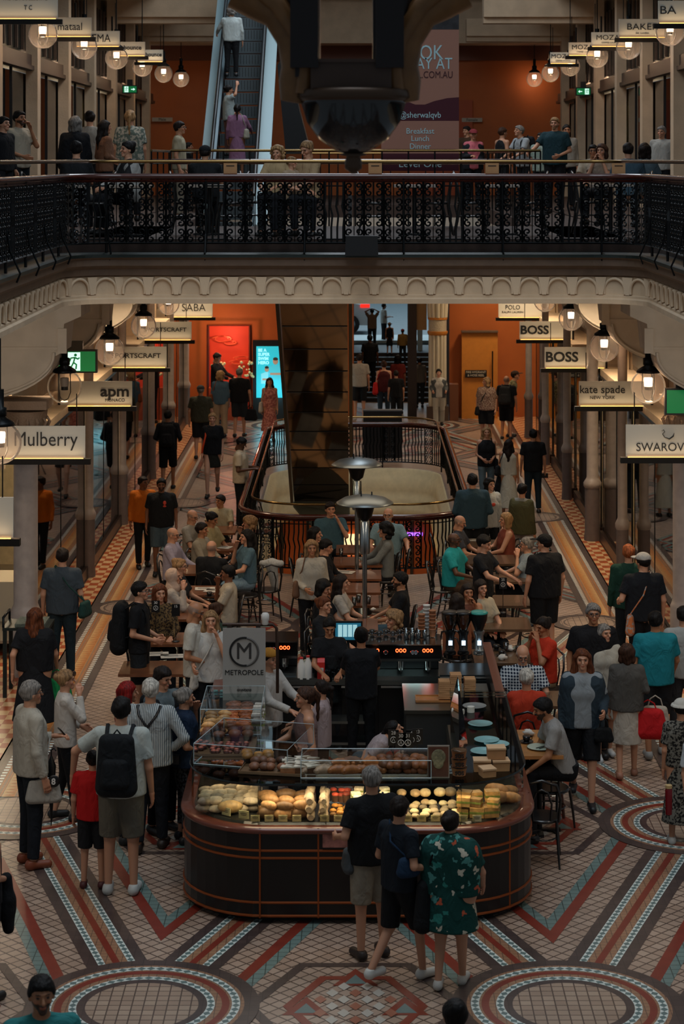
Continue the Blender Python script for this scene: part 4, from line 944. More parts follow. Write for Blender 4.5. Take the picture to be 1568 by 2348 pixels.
# grinders
def grinder(x, y, z, label, hop='clear', h_=.5):
    t = place('coffee_grinder', label, 'grinder', x, y, 0, None, z=z)
    m = MB(); m.lathe([(.075, 0), (.075, .03), (.055, .05), (.055, .24), (.07, .27), (.07, .3)], n=18); m.box((0, -.07, .06), (.1, .12, .02)); m.obj('body', [black if hop != 'teal' else mat('silver_grinder', '9aa1a2', .3, metal=.8)], t)
    m = MB(); m.lathe([(.05, .3), (.06, .33), (.105, .44), (.11, .52)], n=20); m.obj('hopper', [glass('hopper_glass', '9c948a', .5) if hop != 'teal' else black], t)
    m = MB(); m.lathe([(.112, .52), (.115, .535), (.09, .55), (.02, .56)], n=20); m.obj('lid', [black if hop != 'teal' else mat('teal_lid', '2e8f84', .4)], t)
    m = MB(); m.box((0, -.075, .16), (.05, .01, .06)); m.obj('display', [mat('grinder_display', 'c9e8ff', .4, emit=1.5)], t)
grinder(983, 1532, .885, 'black coffee grinder with wide clear hopper in front of the machine')
grinder(1032, 1500, .9, 'leftmost of the three grinders on the right end counter')
grinder(1062, 1500, .9, 'middle of the three grinders on the right end counter')
grinder(1098, 1500, .9, 'silver grinder with teal-topped dark hopper, rightmost on the counter', 'teal')
e_ = MB(); e_.box((1.35, 25.6, .88), (.7, .6, .04)); e_.box((1.35, 25.65, .43), (.66, .5, .86)); tag(e_.obj('side_cabinet', [steel_d]), 'dark steel cabinet carrying the grinders at the rear right of the kiosk', 'cabinet')
# till screen
t = place('till_screen', 'touch-screen till with teal columns, turned to the baristas', 'screen', 798, 1520, 0, None, z=.9)
m = MB(); m.lathe([(.09, 0), (.09, .015), (.02, .03), (.018, .3)], n=14); m.obj('stand', [black], t)
m = MB(); m.box((0, -.01, .40), (.36, .03, .25)); m.obj('casing', [black], t)
m = MB(); m.box((0, -.03, .40), (.32, .008, .21)); d = m.obj('display', [mat('till_display', '1f5a70', .3, emit=.7)], t)
m = MB(); [m.box((-.10+.062*k, -.037, .41), (.052, .004, .15)) for k in range(4)]; m.obj('menu_column', [mat('till_column', '8fb7bd', .3, emit=.9)], d)
# milk bottles, carton, pots
def bottle(x, y, z, label, grp, c=white_c, h_=.26, r=.05, cap='c03030'):
    t = place('milk_bottle', label, 'bottle', x, y, 0, None, z=z, group=grp); m = MB(); m.lathe([(r, 0), (r, h_*.62), (r*.4, h_*.88), (r*.4, h_*.93)], n=14); m.obj('body', [c], t)
    m = MB(); m.lathe([(r*.45, h_*.93), (r*.45, h_)], n=10); m.obj('cap', [mat('bottle_cap_'+cap, cap, .4)], t)
bottle(691, 1556, .9, 'white milk bottle, left of the pair on the steel worktop', None); bottle(706, 1556, .9, 'white milk bottle, right of the pair on the steel worktop', None, h_=.28)
c_ = MB(); c_.box((0, 0, .11), (.09, .08, .2)); c_.extrude([(-.045, -.04, .21), (.045, -.04, .21), (.045, 0, .25), (-.045, 0, .25)], (0, .04, 0)); t = place('carton', 'bright red drink carton beside the milk bottles', 'carton', 736, 1557, 0, None, z=.9); c_.obj('box', [mat('red_carton', 'c42a22', .5)], t); c2 = MB(); c2.box((0, -.042, .12), (.06, .004, .05)); c2.obj('label_patch', [white_c], t)
for k, x in enumerate((752, 766)):
    t = place('milk_jug', ['left', 'right'][k]+' dark steel jug beside the red carton', 'jug', x, 1562-6*k, 0, None, z=.9); m = MB(); m.lathe([(.05, 0), (.055, .05), (.04, .12), (.045, .13), (.04, .12)], n=16); m.obj('body', [steel_d], t); m = MB(); m.tube([(.045, 0, .11), (.085, 0, .1), (.08, 0, .04), (.05, 0, .03)], .007, 6); m.obj('handle', [steel_d], t)
t = place('blender_jug', 'tall clear blender with green drink beside the milk bottles', 'blender', 718, 1540, 0, None, z=.885); m = MB(); m.lathe([(.05, .12), (.075, .34), (.07, .34)], n=16); m.obj('jug', [glass('blender_glass', 'a9c4b4', .5)], t); m = MB(); m.lathe([(.07, 0), (.06, .12)], n=14); m.obj('motor_base', [steel_d], t)
# METROPOLE sign on its frame
t = thing('cafe_sign', 'white hanging sign with circled M and the word METROPOLE', 'sign', (0, 0, 0)); Ds = 22.9; ss = F/Ds
def s3(x, y): return at(x, y, Ds)
frm = mat('rusty_pipe', '3c2a20', .4, metal=.5)
m = MB(); a, b, c, d = s3(510, 1432), s3(625, 1432), s3(634, 1440), s3(636, 1500); m.tube([a, b, c, d, (d[0], d[1], KZ+.4)], .018, 8); m.obj('pole_frame', [frm], t)
m = MB(); p = s3(560, 1520); W, H_ = 98/ss, 163/ss; m.box((p[0], Ds-.02, p[2]), (W, .012, H_)); bd = m.obj('board', [mat('sign_white', '9b9893', .6)], t)
for x in (526, 592): m = MB(); m.box(s3(x, 1441), (.05, .05, .09)); m.obj('strap', [mat('leather_strap', '2a1a12', .6)], t)
m = MB(); q = s3(560, 1493); r_ = 32/ss
m.tube([(q[0]+r_*math.cos(a), Ds-.032, q[2]+r_*math.sin(a)) for a in np.linspace(R(80), R(280), 26)], .012, 5); m.obj('ring_mark', [ink], t)
m = MB(); m.tube([(q[0]+r_*math.cos(a), Ds-.032, q[2]+r_*math.sin(a)) for a in np.linspace(R(-78), R(78), 22)], .012, 5); m.obj('ring_mark', [mat('grey_ink', '55524f', .6)], t)
text_mesh('M', .26, mat('grey_ink2', '2e2c2b', .6), t, (q[0], Ds-.03, q[2]), FACE, sx=.95, ext=.002)
text_mesh('METROPOLE', .078, ink, t, (q[0], Ds-.03, s3(0, 1541)[2]), FACE, sx=.98, ext=.002); text_mesh('GRINDERS', .034, ink, t, (q[0], Ds-.03, s3(0, 1581)[2]), FACE, ext=.002, bold=.001)
t = thing('security_camera', 'small white camera on top of the METROPOLE sign frame', 'camera', s3(608, 1424)); m = MB(); m.lathe([(.03, -.04), (.04, -.03), (.035, .0), (.045, .02), (.045, .07), (.03, .09)], n=16); m.obj('dome', [white_c], t)
# ---------- food
def food_mesh(kind):
    m = MB()
    if kind == 'croissant':
        pts = [(.07*math.cos(a), .045*math.sin(a)-.02, .03) for a in np.linspace(R(-10), R(190), 13)]
        m.tube(pts, [.012+.026*math.sin(math.pi*i/12)+(.004 if i % 2 else 0) for i in range(13)], 10)
    elif kind == 'roll': m.ball((0, 0, .035), .05, (1.5, .85, .7), 12, rough=.05)
    elif kind == 'bun': m.ball((0, 0, .035), .055, (1, 1, .7), 12, rough=.04)
    elif kind == 'snail': 
        m.lathe([(.05, 0), (.058, .015), (.05, .03), (.01, .035)], n=16, sq=(1.25, 1)); m.tube([((.045-.003*k)*math.cos(k*.7)*1.2, (.045-.003*k)*math.sin(k*.7), .032) for k in range(14)], .008, 5)
    elif kind == 'muffin': m.lathe([(.028, 0), (.038, .045)], n=14, mi=1); m.ball((0, 0, .05), .046, (1, 1, .6), 12, rough=.06)
    elif kind == 'tart': m.lathe([(.022, 0), (.03, .025), (.027, .025), (.02, .02)], n=12, mi=1); m.ball((0, 0, .025), .022, (1, 1, .5), 8)
    elif kind == 'wrap': m.tube([(-.1, 0, .04), (-.07, 0, .042), (.07, 0, .042), (.1, 0, .04)], [.03, .042, .044, .03], 10, mi=1); m.ball((.1, 0, .04), .03, (.6, 1, 1), 8)
    elif kind == 'sandwich':
        m.box((0, 0, .02), (.13, .1, .035)); m.box((0, 0, .047), (.135, .105, .02), mi=1); m.box((0, 0, .075), (.13, .1, .035))
    elif kind == 'loaf': m.ball((0, 0, .055), .07, (1.6, .8, .8), 12, rough=.03)
    elif kind == 'slice': m.extrude([(-.05, -.035, 0), (.06, 0, 0), (-.05, .035, 0)], (0, 0, .045)); m.extrude([(-.051, -.036, .045), (.061, 0, .045), (-.051, .036, .045)], (0, 0, .012), 1)
    elif kind == 'cup': m.lathe([(.03, 0), (.038, .06)], n=12, mi=1); m.ball((0, 0, .065), .036, (1, 1, .6), 8, rough=.1)
    elif kind == 'card': m.box((0, 0, .035), (.085, .008, .06)); m.box((0, -.005, .045), (.055, .002, .004), mi=1); m.box((0, -.005, .032), (.045, .002, .004), mi=1)
    return m
FCOL = {'croissant': ('a8622e',), 'roll': ('b98a55',), 'bun': ('8f5a30',), 'snail': ('a85f2c',), 'muffin': ('7a4a2c', '2a1c16'), 'tart': ('c9a070', '4b2a22'), 'wrap': ('c8a878', 'b9a68c'),
        'sandwich': ('c59a62', '7d8a3e'), 'loaf': ('b07a44',), 'slice': ('6b4028', 'd8cdb8'), 'cup': ('c8873a', '5a4438'), 'card': ('c8bd8a', '3a342a')}
FP = {}
def food(kind, x, y, z, rz, label, group, sc=1.0, var=None, name=None):
    key = (kind, var)
    if key not in FP:
        cs = (var,)+FCOL[kind][1:] if var else FCOL[kind]
        o = food_mesh(kind).obj(name or {'roll': 'bread_roll', 'snail': 'danish_pastry', 'cup': 'dessert_cup', 'card': 'price_card', 'slice': 'cake_slice'}.get(kind, kind), [mat('food_'+c, c, .5, var=.25, vscale=25) for c in cs]); FP[key] = o; first = True
    else: o = FP[key].copy(); COL.objects.link(o)
    o.location = (x, y, z); o.rotation_euler = (0, 0, rz); o.scale = (sc,)*3
    return tag(o, label, {'roll': 'bread roll', 'snail': 'pastry', 'cup': 'dessert', 'card': 'price card', 'slice': 'cake'}.get(kind, kind), group)
rn = random.Random(3)
def shade(c, k): return ''.join('%02x' % max(0, min(255, int(int(c[i:i+2], 16)*k))) for i in (0, 2, 4))
z0 = KZ+.022; z1 = KZ+.402
def rows(kind, xs, ys, z, label, group, sc=1.0, var=None, jit=.018, ang=None, levels=1, dz=.05, name=None):
    for l in range(levels):
        for x in xs:
            for y in ys:
                food(kind, x+rn.uniform(-jit, jit), y+rn.uniform(-jit, jit), z+l*dz, rn.uniform(-.5, .5) if ang is None else ang+rn.uniform(-.1, .1), label, group, sc*rn.uniform(.82, 1.12), shade(var, rn.choice((.68, .85, 1, 1.15))) if var else None, name)
L = lambda a, b, n: list(np.linspace(a, b, n))
# inside the case, left to right
rows('roll', L(-1.45, -1.0, 5), L(19.92, 20.3, 4), z0, 'filled floury roll at the left end of the lit case', 'filled rolls in the left of the case', 1.15, 'cbb79a', levels=2, dz=.07)
rows('loaf', L(-.84, -.5, 3), L(19.72, 20.05, 3), z0, 'crusty filled roll in the second bay of the lit case', 'crusty rolls in the case', .95, 'b58a5c', levels=2, dz=.08, name='filled_roll')
food('loaf', -1.2, 19.86, z0+.01, .1, 'pale bread board slice at the front left of the case', None, 1.1, 'c9a26a')
rows('wrap', L(-.44, -.3, 2), L(19.72, 20.0, 4), z0, 'paper-wrapped sandwich stacked beside the crusty rolls', 'wrapped sandwiches in the case', .9, '8d6a48', ang=1.5, levels=3, dz=.075, name='wrapped_sandwich')
rows('cup', L(-.2, -.08, 3), L(19.68, 19.9, 3), z0, 'dessert cup in the middle of the lit case', 'dessert cups in the case', 1.1, 'c88a3e', levels=1)
rows('cup', L(-.2, -.08, 3), L(19.95, 20.1, 2), z0+.09, 'dessert cup in the back row of the case', 'dessert cups in the case, back row', 1.1, 'c0503a')
rows('sandwich', L(.02, .28, 3), L(19.7, 20.0, 3), z0, 'triangle sandwich with pale topping in the brightest bay', 'sandwiches in the brightest bay', .72, 'd9ccb0', levels=3, dz=.075)
rows('slice', L(.36, .4, 1), L(19.7, 20.0, 4), z0, 'chocolate slice beside the pale sandwiches', 'chocolate slices', 1.0)
rows('muffin', L(.48, .94, 6), L(19.68, 20.05, 4), z0, 'small iced cake in the right centre bay', 'iced cakes in the case', .95, 'd9c198')
rows('bun', L(.45, .92, 5), [20.1], z0+.1, 'golden bun on the back shelf of the right centre bay', 'buns on the back shelf', 1.0, 'd9b98c')
rows('sandwich', L(1.04, 1.3, 3), L(19.78, 19.95, 2), z0, 'toasted sandwich near the right end of the case', 'toasted sandwiches in the case', 1.0, 'c79a5c', levels=2, dz=.1)
rows('loaf', [1.4, 1.5], [20.2, 20.4], z0, 'sliced loaf at the rounded right end of the case', 'loaves at the right end', 1.1, 'a87a4c')
for x in L(-.95, 1.15, 17):
    if rn.random() < .95: food('card', x, 19.62, z0, rn.uniform(-.08, .08), 'small cream price card along the front of the case', 'price cards along the case front')
for a in L(200, 250, 4): food('card', KL+.85+.68*math.cos(R(a)), KF+.85+.68*math.sin(R(a)), z0, R(a+90), 'tilted price card in the rounded left corner of the case', 'price cards in the left corner', 1.2)
# on the glass top, left wing
tray_m = mat('serving_tray', '6a5036', .4)
def tray(x, y, z, w_, d_, label, rz=0, m_=None):
    m = MB(); m.box((0, 0, .008), (w_, d_, .014)); m.box((0, -d_/2, .018), (w_, .01, .02)); m.box((0, d_/2, .018), (w_, .01, .02)); m.box((-w_/2, 0, .018), (.01, d_, .02)); m.box((w_/2, 0, .018), (.01, d_, .02))
    o = tag(m.obj('tray', [m_ or tray_m]), label, 'tray'); o.location = (x, y, z); o.rotation_euler = (0, 0, rz)
tray(-1.32, 21.75, z1, .5, .8, 'dark tray of danish pastries on the rear left glass top'); tray(-1.28, 20.75, z1, .55, .6, 'dark tray of tarts and muffins on the left glass top'); tray(-.72, 20.0, z1, .75, .38, 'dark tray of iced slices on the front left glass top', -.18)
zt = z1+.018
rows('roll', L(-1.5, -1.38, 2), L(21.2, 21.6, 4), zt, 'pale pastry roll in the left acrylic case', 'pale pastry rolls on the left', 1.1, 'c9965c', levels=2, dz=.06)
rows('snail', L(-1.3, -1.15, 2), L(21.35, 22.1, 7), zt, 'glazed danish pastry in the two long rows on the left', 'danish pastries in rows', 1.25, 'a4582a', levels=2, dz=.035)
rows('sandwich', [-1.02], L(21.3, 22.0, 8), zt-.02, 'iced white finger slice right of the danish pastries', 'white slices right of the danishes', .85, 'c9c0b2', ang=0, levels=2, dz=.05, name='iced_slice')
rows('muffin', L(-1.5, -1.1, 4), L(20.95, 21.1, 2), zt, 'dark chocolate muffin behind the small tarts', 'chocolate muffins on the left', 1.35, '6a4028')
rows('tart', L(-1.42, -1.1, 6), L(20.5, 20.8, 5), zt, 'small fruit tart in the cluster on the left glass top', 'small fruit tarts', 1.1, 'a85a44')
rows('bun', L(-.98, -.72, 4), L(19.95, 20.15, 2), zt, 'brown cake ball beside the iced slices', 'brown cake balls', 1.05, '7a5038', levels=1)
rows('muffin', L(-1.05, -.85, 3), L(20.2, 20.3, 2), zt, 'golden muffin behind the brown cake balls', 'golden muffins', 1.2, 'b8803c')
rows('slice', L(-.64, -.42, 3), L(19.85, 20.15, 5), zt, 'white-iced carrot slice in the front left tray', 'white-iced slices', 1.25, '8a5a36', levels=1, name='carrot_slice')
# acrylic box with croissants
acr = glass('acrylic', 'fafcfc', .22)
def acrylic(x, y, w_, d_, h_, label, rz=0):
    t = thing('acrylic_cover', label, 'food cover', (x, y, z1), rz); m = MB(); m.box((0, 0, h_/2), (w_, d_, h_)); m.obj('cover', [acr], t)
    m = MB(); hw, hd = w_/2, d_/2; P_ = [(-hw, -hd), (hw, -hd), (hw, hd), (-hw, hd)]
    for z in (.004, h_): m.tube([(a, b, z) for a, b in P_+[P_[0]]], .004, 4, cap=False)
    for a, b in P_: m.tube([(a, b, 0), (a, b, h_)], .004, 4)
    m.obj('polished_edge', [mat('bright_acrylic_edge', 'a9bcc0', .2)], t); return t
acrylic(.10, 19.93, 1.24, .40, .17, 'long clear acrylic cover over the croissants'); tray(.1, 19.93, z1+.002, 1.16, .34, 'pale tray under the croissants in the long acrylic cover', 0, mat('pale_tray', 'b9b2a4', .5))
acrylic(-1.0, 20.55, .95, .95, .2, 'tilted clear acrylic cover over the tarts on the left', -.25); acrylic(-1.28, 21.7, .62, .95, .26, 'clear acrylic cover over the danish pastries')
rows('croissant', L(-.44, -.3, 2), L(19.82, 20.05, 3), zt, 'sugar-dusted croissant at the left of the long cover', 'dusted croissants', 1.0, 'b89878', levels=1)
rows('croissant', L(-.16, .18, 4), L(19.82, 20.05, 2), zt, 'plain golden croissant in the middle of the long cover', 'plain croissants', 1.25, 'a5642f', levels=1)
rows('bun', L(.26, .64, 6), L(19.82, 20.05, 4), zt, 'brown sugared bun at the right of the long cover', 'sugared buns', 1.0, '86502e', levels=2, dz=.05)
# menu poster, bowls, boxes, plates
t = thing('menu_stand', 'upright printed menu poster in a clear stand on the counter', 'menu', (at(1005, 0, 19.75)[0], 19.75, z1)); m = MB(); m.box((0, 0, .155), (.21, .012, .31)); m.obj('frame', [mat('cream_frame', '9a8f80', .5)], t); m = MB(); m.box((0, -.009, .155), (.19, .004, .285)); m.obj('poster', [mat('brown_poster', '5b3422', .6, var=.25, vscale=10)], t)
m = MB(); m.ball((0, -.013, .2), .07, (1, .05, 1.1)); m.ball((0, -.015, .14), .05, (1, .05, 1)); m.obj('pictured_bouquet', [mat('poster_print', '7f7a5e', .6, var=.4, vscale=40)], t)
for k in range(3):
    t = thing('salad_bowl', 'kraft SOS bowl with clear lid, %s of its stack' % ['bottom', 'middle', 'topmost'][k], 'bowl', (at(1053, 0, 19.8)[0], 19.85, z1+k*.082))
    m = MB(); m.lathe([(.062, 0), (.075, .07), (.078, .072)], n=20); m.obj('bowl', [kraft_c], t); m = MB(); m.lathe([(.079, .072), (.079, .08), (.06, .084)], n=20); m.obj('lid', [clear], t)
    text_mesh('SOS', .05, ink, t, (0, -.082, .035), FACE, bold=.002)
for k, (x, y, z, w_, h_, rz, lab) in enumerate(((1.22, 20.0, z1, .17, .11, 0, 'lower left kraft takeaway box in the pile'), (1.40, 20.02, z1, .17, .1, .1, 'lower right kraft takeaway box in the pile'), (1.36, 20.05, z1+.105, .18, .11, .05, 'topmost kraft takeaway box of the pile'), (1.26, 19.82, z1, .14, .08, .3, 'small tilted kraft takeaway box in front of the pile'))):
    t = thing('takeaway_box', lab, 'box', (x, y, z), rz); m = MB(); m.box((0, 0, h_*.45), (w_*.93, .13, h_*.9), taper=1.05); m.obj('box_body', [kraft], t); m = MB(); m.box((0, 0, h_*.93), (w_, .15, .016)); m.obj('box_lid', [mat('pale_kraft', 'c9a47c', .7)], t)
for k, (x, y) in enumerate(((1.28, 22.3), (1.3, 21.6), (1.33, 21.0), (1.42, 20.85), (1.27, 20.6))):
    m = MB(); m.lathe([(.07, 0), (.13, .018), (.125, .018), (.06, .006)], n=24); o = tag(m.obj('plate', [teal_c if k else mat('grey_plate', '6c7476', .3)]), ['grey plate farthest back on the right glass top', 'teal plate behind the clear screen on the right', 'left teal plate of the middle pair on the right', 'right teal plate of the middle pair on the right', 'teal plate nearest the kraft boxes'][k], 'plate'); o.location = (x, y, z1+.001)
t = thing('sneeze_guard', 'slanted clear screen standing on the right glass top', 'glass screen'); m = MB(); m.add([(1.02, 20.3, z1), (1.02, 22.3, z1), (1.1, 22.3, z1+.34), (1.1, 20.3, z1+.16)], [(0, 1, 2, 3)]); m.add([(1.1, 21.7, z1), (1.5, 21.3, z1), (1.5, 21.3, z1+.3), (1.1, 21.7, z1+.4)], [(0, 1, 2, 3)]); m.obj('pane', [acr], t)
for k, x in enumerate((800, 0)): pass
m = MB(); m.tube([(0, 0, .03), (.12, -.05, .03)], .03, 8); m.lathe([(.04, 0), (.04, .06)], (.2, .05, 0), 12); o = tag(m.obj('receipt_rolls', [napkin_m]), 'crumpled white paper rolls on the right glass top', 'paper'); o.location = (1.03, 22.05, z1)
# kraft box stacks on tray
bx = None
for i, (x, n) in enumerate(((1017, 8), (1043, 11), (1075, 9))):
    X = at(x, 0, 23.9)[0]
    for k in range(n):
        lab = 'flat kraft box in the %s stack on the service tray' % ['left', 'middle', 'right'][i]
        if bx is None: bx = MB().box((0, 0, .012), (.13, .16, .024), taper=.97).obj('food_box', [kraft]); o = bx
        else: o = bx.copy(); COL.objects.link(o)
        tag(o, lab, 'box', lab); o.location = (X, 23.75, 1.03+k*.025); o.rotation_euler = (0, 0, rn.uniform(-.05, .05))
tray(.97, 23.75, 1.0, .56, .25, 'wooden tray under the stacked kraft boxes', 0, wood_l)
# left condiment counter
t = thing('condiment_tray', 'dark tray of small white and teal lidded pots by the sign', 'tray', (-1.52, 23.9, .93)); m = MB(); m.box((0, 0, .01), (.36, .7, .02)); m.box((-.18, 0, .035), (.015, .7, .06)); m.box((.18, 0, .035), (.015, .7, .06)); m.obj('tray_body', [steel_d], t)
pot = None
for i in range(4):
    for j in range(7):
        c = white_c if j < 4 else teal_c
        me_name = 'pot_'+c.name
        m = MB(); m.lathe([(.022, 0), (.028, .05), (.026, .055)], n=10)
        if me_name not in bpy.data.meshes: o = m.obj('sauce_pot', [c]); o.data.name = me_name
        else: o = bpy.data.objects.new('sauce_pot', bpy.data.meshes[me_name]); COL.objects.link(o)
        o.location = (-1.63+i*.075, 23.65+j*.085, .952); l = '%s lidded pot in the condiment tray' % ('small white' if c is white_c else 'small teal'); tag(o, l, 'pot', l)
for k in range(3):
    t = thing('coffee_cup', 'brown paper cup with black lid, %s of the stack by the sign' % ['bottom', 'middle', 'topmost'][k], 'cup', (at(494, 0, 22.6)[0], 22.6, .92+k*.14)); m = MB(); m.lathe([(.035, 0), (.044, .12)], n=16); m.obj('cup_body', [kraft_c], t); m = MB(); m.lathe([(.047, .118), (.047, .13), (.04, .14)], n=16); m.obj('lid', [black], t)
for k in range(12):
    m = MB(); m.tube([(0, 0, 0), (rn.uniform(-.03, .03), rn.uniform(-.03, .03), .2)], .004, 4); o = tag(m.obj('drinking_straw', [kraft]), 'thin brown paper straw in the cluster beside the cup stack', 'straw', 'paper straws'); o.location = (at(516, 0, 22.6)[0]+rn.uniform(-.02, .02), 22.6+rn.uniform(-.02, .02), .98)
# table number stands
def number_stand(x, y, z, txt, label, h_=.42, logo=True):
    t = place('table_number', label, 'table number', x, y, 0, None, z=z); m = MB(); m.lathe([(.05, 0), (.05, .01), (.006, .015)], n=12); m.tube([(0, 0, 0), (0, 0, h_)], .005, 5); m.obj('stand', [black], t)
    m = MB(); m.box((0, 0, h_), (.11, .008, .16)); m.obj('card', [black], t); text_mesh(txt, .05, white_c, t, (0, -.007, h_+.05), FACE, ext=.001)
    if logo: m = MB(); m.tube([(.03*math.cos(a), -.007, h_-.02+.03*math.sin(a)) for a in np.linspace(0, 6.28, 15)], .003, 4, cap=False); m.tube([(-.012, -.007, h_-.035), (0, -.007, h_), (.012, -.007, h_-.035)], .003, 4); m.obj('circle_mark', [white_c], t)
number_stand(357, 1462, .75, '30', 'black table number 30 stand with circled mark, nearest left table'); number_stand(403, 1471, .75, '15', 'smaller black table number 15 stand right of the 30', logo=False); number_stand(1153, 1405, .75, '25', 'black table number stand on the right-hand tables beside the black bag')
for k, (x, y, n) in enumerate(((902, 1745, '28'), (919, 1752, '30'), (935, 1752, '31'), (943, 1745, '4'), (957, 1742, '23'))): number_stand(x, y, 1.0, n, '%s of the five black number cards grouped on the kiosk counter' % ['leftmost', 'second', 'middle', 'fourth', 'rightmost'][k], .24)
cb = MB(); cb.box((.6, 20.9, .5), (.7, .5, 1.0)); tag(cb.obj('inner_bench', [steel_d]), 'dark inner service bench behind the croissants, holding table numbers', 'bench')
# ================================================================== CAFE FURNITURE
ebony = mat('ebonised_wood', '151413', .3, coat=.4)
def make_chair():
    t = thing('bentwood_chair', 'x', 'chair')
    m = MB(); m.lathe([(.19, .44), (.205, .45), (.205, .465), (.19, .475)], n=22); m.obj('seat', [ebony], t)
    for sx in (-1, 1):
        m = MB(); m.tube([(sx*.15, -.15, .45), (sx*.17, -.2, .2), (sx*.19, -.21, 0)], [.016, .014, .011], 6); m.obj('leg', [ebony], t)
        m = MB(); m.tube([(sx*.15, .16, .47), (sx*.165, .2, .2), (sx*.18, .24, 0)], [.016, .014, .011], 6); m.obj('leg', [ebony], t)
    m = MB(); m.tube([(-.17, .16, .46), (-.19, .2, .7), (-.15, .23, .85), (0, .25, .9), (.15, .23, .85), (.19, .2, .7), (.17, .16, .46)], .015, 8)
    m.tube([(-.09, .17, .47), (-.1, .2, .65), (-.06, .22, .77), (0, .23, .8), (.06, .22, .77), (.1, .2, .65), (.09, .17, .47)], .011, 6); m.obj('backrest', [ebony], t)
    m = MB(); m.tube([(.16*math.cos(a), .01+.17*math.sin(a), .27) for a in np.linspace(0, 2*math.pi, 17)], .009, 5, cap=False); m.obj('stretcher', [ebony], t)
    return t
chair0 = make_chair(); CH = [False]
def chair(x, y, rz, label, group=None, z=0):
    o = chair0 if not CH[0] else dup(chair0, (x, y, z)); CH[0] = True
    o.location = (x, y, z); o.rotation_euler = (0, 0, rz); o['label'] = label
    if group: o['group'] = group
    elif 'group' in o.keys(): del o['group']
    return o
TABS = {}
def table(x, y, label, w_=.72, d_=.72, h_=.75, m_=None, z=0):
    t = thing('cafe_table', label, 'table', (x, y, z)); m = MB(); m.box((0, 0, h_-.02), (w_, d_, .035)); m.obj('tabletop', [m_ or wood_t], t)
    m = MB(); m.tube([(0, 0, .03), (0, 0, h_-.03)], .03, 8); m.obj('pedestal', [black], t)
    m = MB(); m.box((0, 0, .015), (.45, .06, .03)); m.box((0, 0, .015), (.06, .45, .03)); m.box((0, 0, h_-.045), (.4, .06, .02)); m.obj('foot', [black], t)
ordt = ['farthest', 'second farthest', 'third farthest', 'third nearest', 'second nearest', 'nearest']
for k, D in enumerate((34.3, 33.25, 32.2, 31.2, 30.3, 28.75)): table(.07-.03*k, D, 'walnut table in the middle file of tables, %s' % ordt[k], .78, .72, m_=wood_t)
for k, (x, D) in enumerate(((-2.5, 36.1), (-2.35, 34.5), (-2.42, 32.6), (-2.3, 31.0), (-2.5, 29.4), (-2.35, 27.9), (-2.55, 26.3))): table(x, D, 'walnut table in the left file of tables, %s' % ['farthest, beside the oval opening', 'second farthest', 'third farthest', 'middle one', 'third nearest', 'second nearest', 'nearest'][k], .85, .7)
dull_t = mat('dull_brown_table', '55402e', .25, var=.2, coat=.3)
for k, (x, D) in enumerate(((1.98, 34.8), (2.15, 33.4), (2.3, 32.0), (2.12, 30.3), (2.0, 28.8), (1.95, 26.9))): table(x, D, 'dull brown table in the right file of tables, %s' % ordt[k], .85, .75 if k else .7, m_=dull_t)
table(1.97, 22.2, 'honey-coloured table tucked against the right side of the kiosk', .42, 1.0, .95, wood_l); table(2.2, 24.6, 'dark table in front of the man in the checked shirt', .7, .7, .8, dull_t)
# small things on tables
def tab_at(x, y, z=.752): D = (HC-z)*F/(y-VY); return ((x-VX)*D/F, D, z)
def cup(x, y, label, z=.752, c=black_c):
    t = thing('cup_and_saucer', label, 'cup', tab_at(x, y, z)); m = MB(); m.lathe([(.03, 0), (.075, .012), (.07, .014)], n=18); m.obj('saucer', [c], t)
    m = MB(); m.lathe([(.025, .012), (.038, .03), (.042, .07), (.036, .068)], n=16); m.tube([(.038, 0, .06), (.06, 0, .055), (.055, 0, .03), (.036, 0, .03)], .005, 5); m.obj('cup', [c], t)
    m = MB(); m.lathe([(.001, .064), (.037, .065)], n=14); m.obj('coffee', [mat('milky_coffee', '6b4a30', .4)], t)
for k, (x, y, l) in enumerate(((1138, 1490, 'black cup and saucer at the left edge of the red-top woman\'s table'), (1188, 1492, 'black cup beside the crumpled napkin on the red-top woman\'s table'), (1150, 1503, 'black cup at the front of the red-top woman\'s table'), (512, 1352, 'black cup among papers on the left tables'), (480, 1368, 'black cup on the hijab woman\'s table'))): cup(x, y, l)
cup(1207, 1702, 'black cup and saucer on the honey-coloured table', .952)
t = thing('plate', 'pale round plate with cutlery before the man in grey tee', 'plate', tab_at(1238, 1715, .952)); m = MB(); m.lathe([(.08, 0), (.14, .015), (.13, .016)], n=24); m.obj('dish', [mat('pale_green_plate', 'b4bda9', .3)], t); m = MB(); m.tube([(-.05, -.08, .02), (.12, .06, .022)], .006, 4); m.obj('knife', [steel], t); m = MB(); m.tube([(-.02, -.1, .02), (.14, .04, .022)], .006, 4); m.obj('fork', [steel], t)
def napkin(x, y, label, z=.752, r=.05):
    m = MB(); m.ball((0, 0, r*.6), r, (1.2, 1, .7), 10, rough=.35); o = tag(m.obj('napkin', [napkin_m]), label, 'napkin'); o.location = tab_at(x, y, z)
napkin(1168, 1492, 'crumpled white napkin between two black cups'); napkin(1152, 1512, 'crumpled napkin in front of the nearest cup'); napkin(1213, 1686, 'crumpled napkin on the honey-coloured table', .952); napkin(855, 1400, 'folded napkin on the nearest middle table', r=.03)
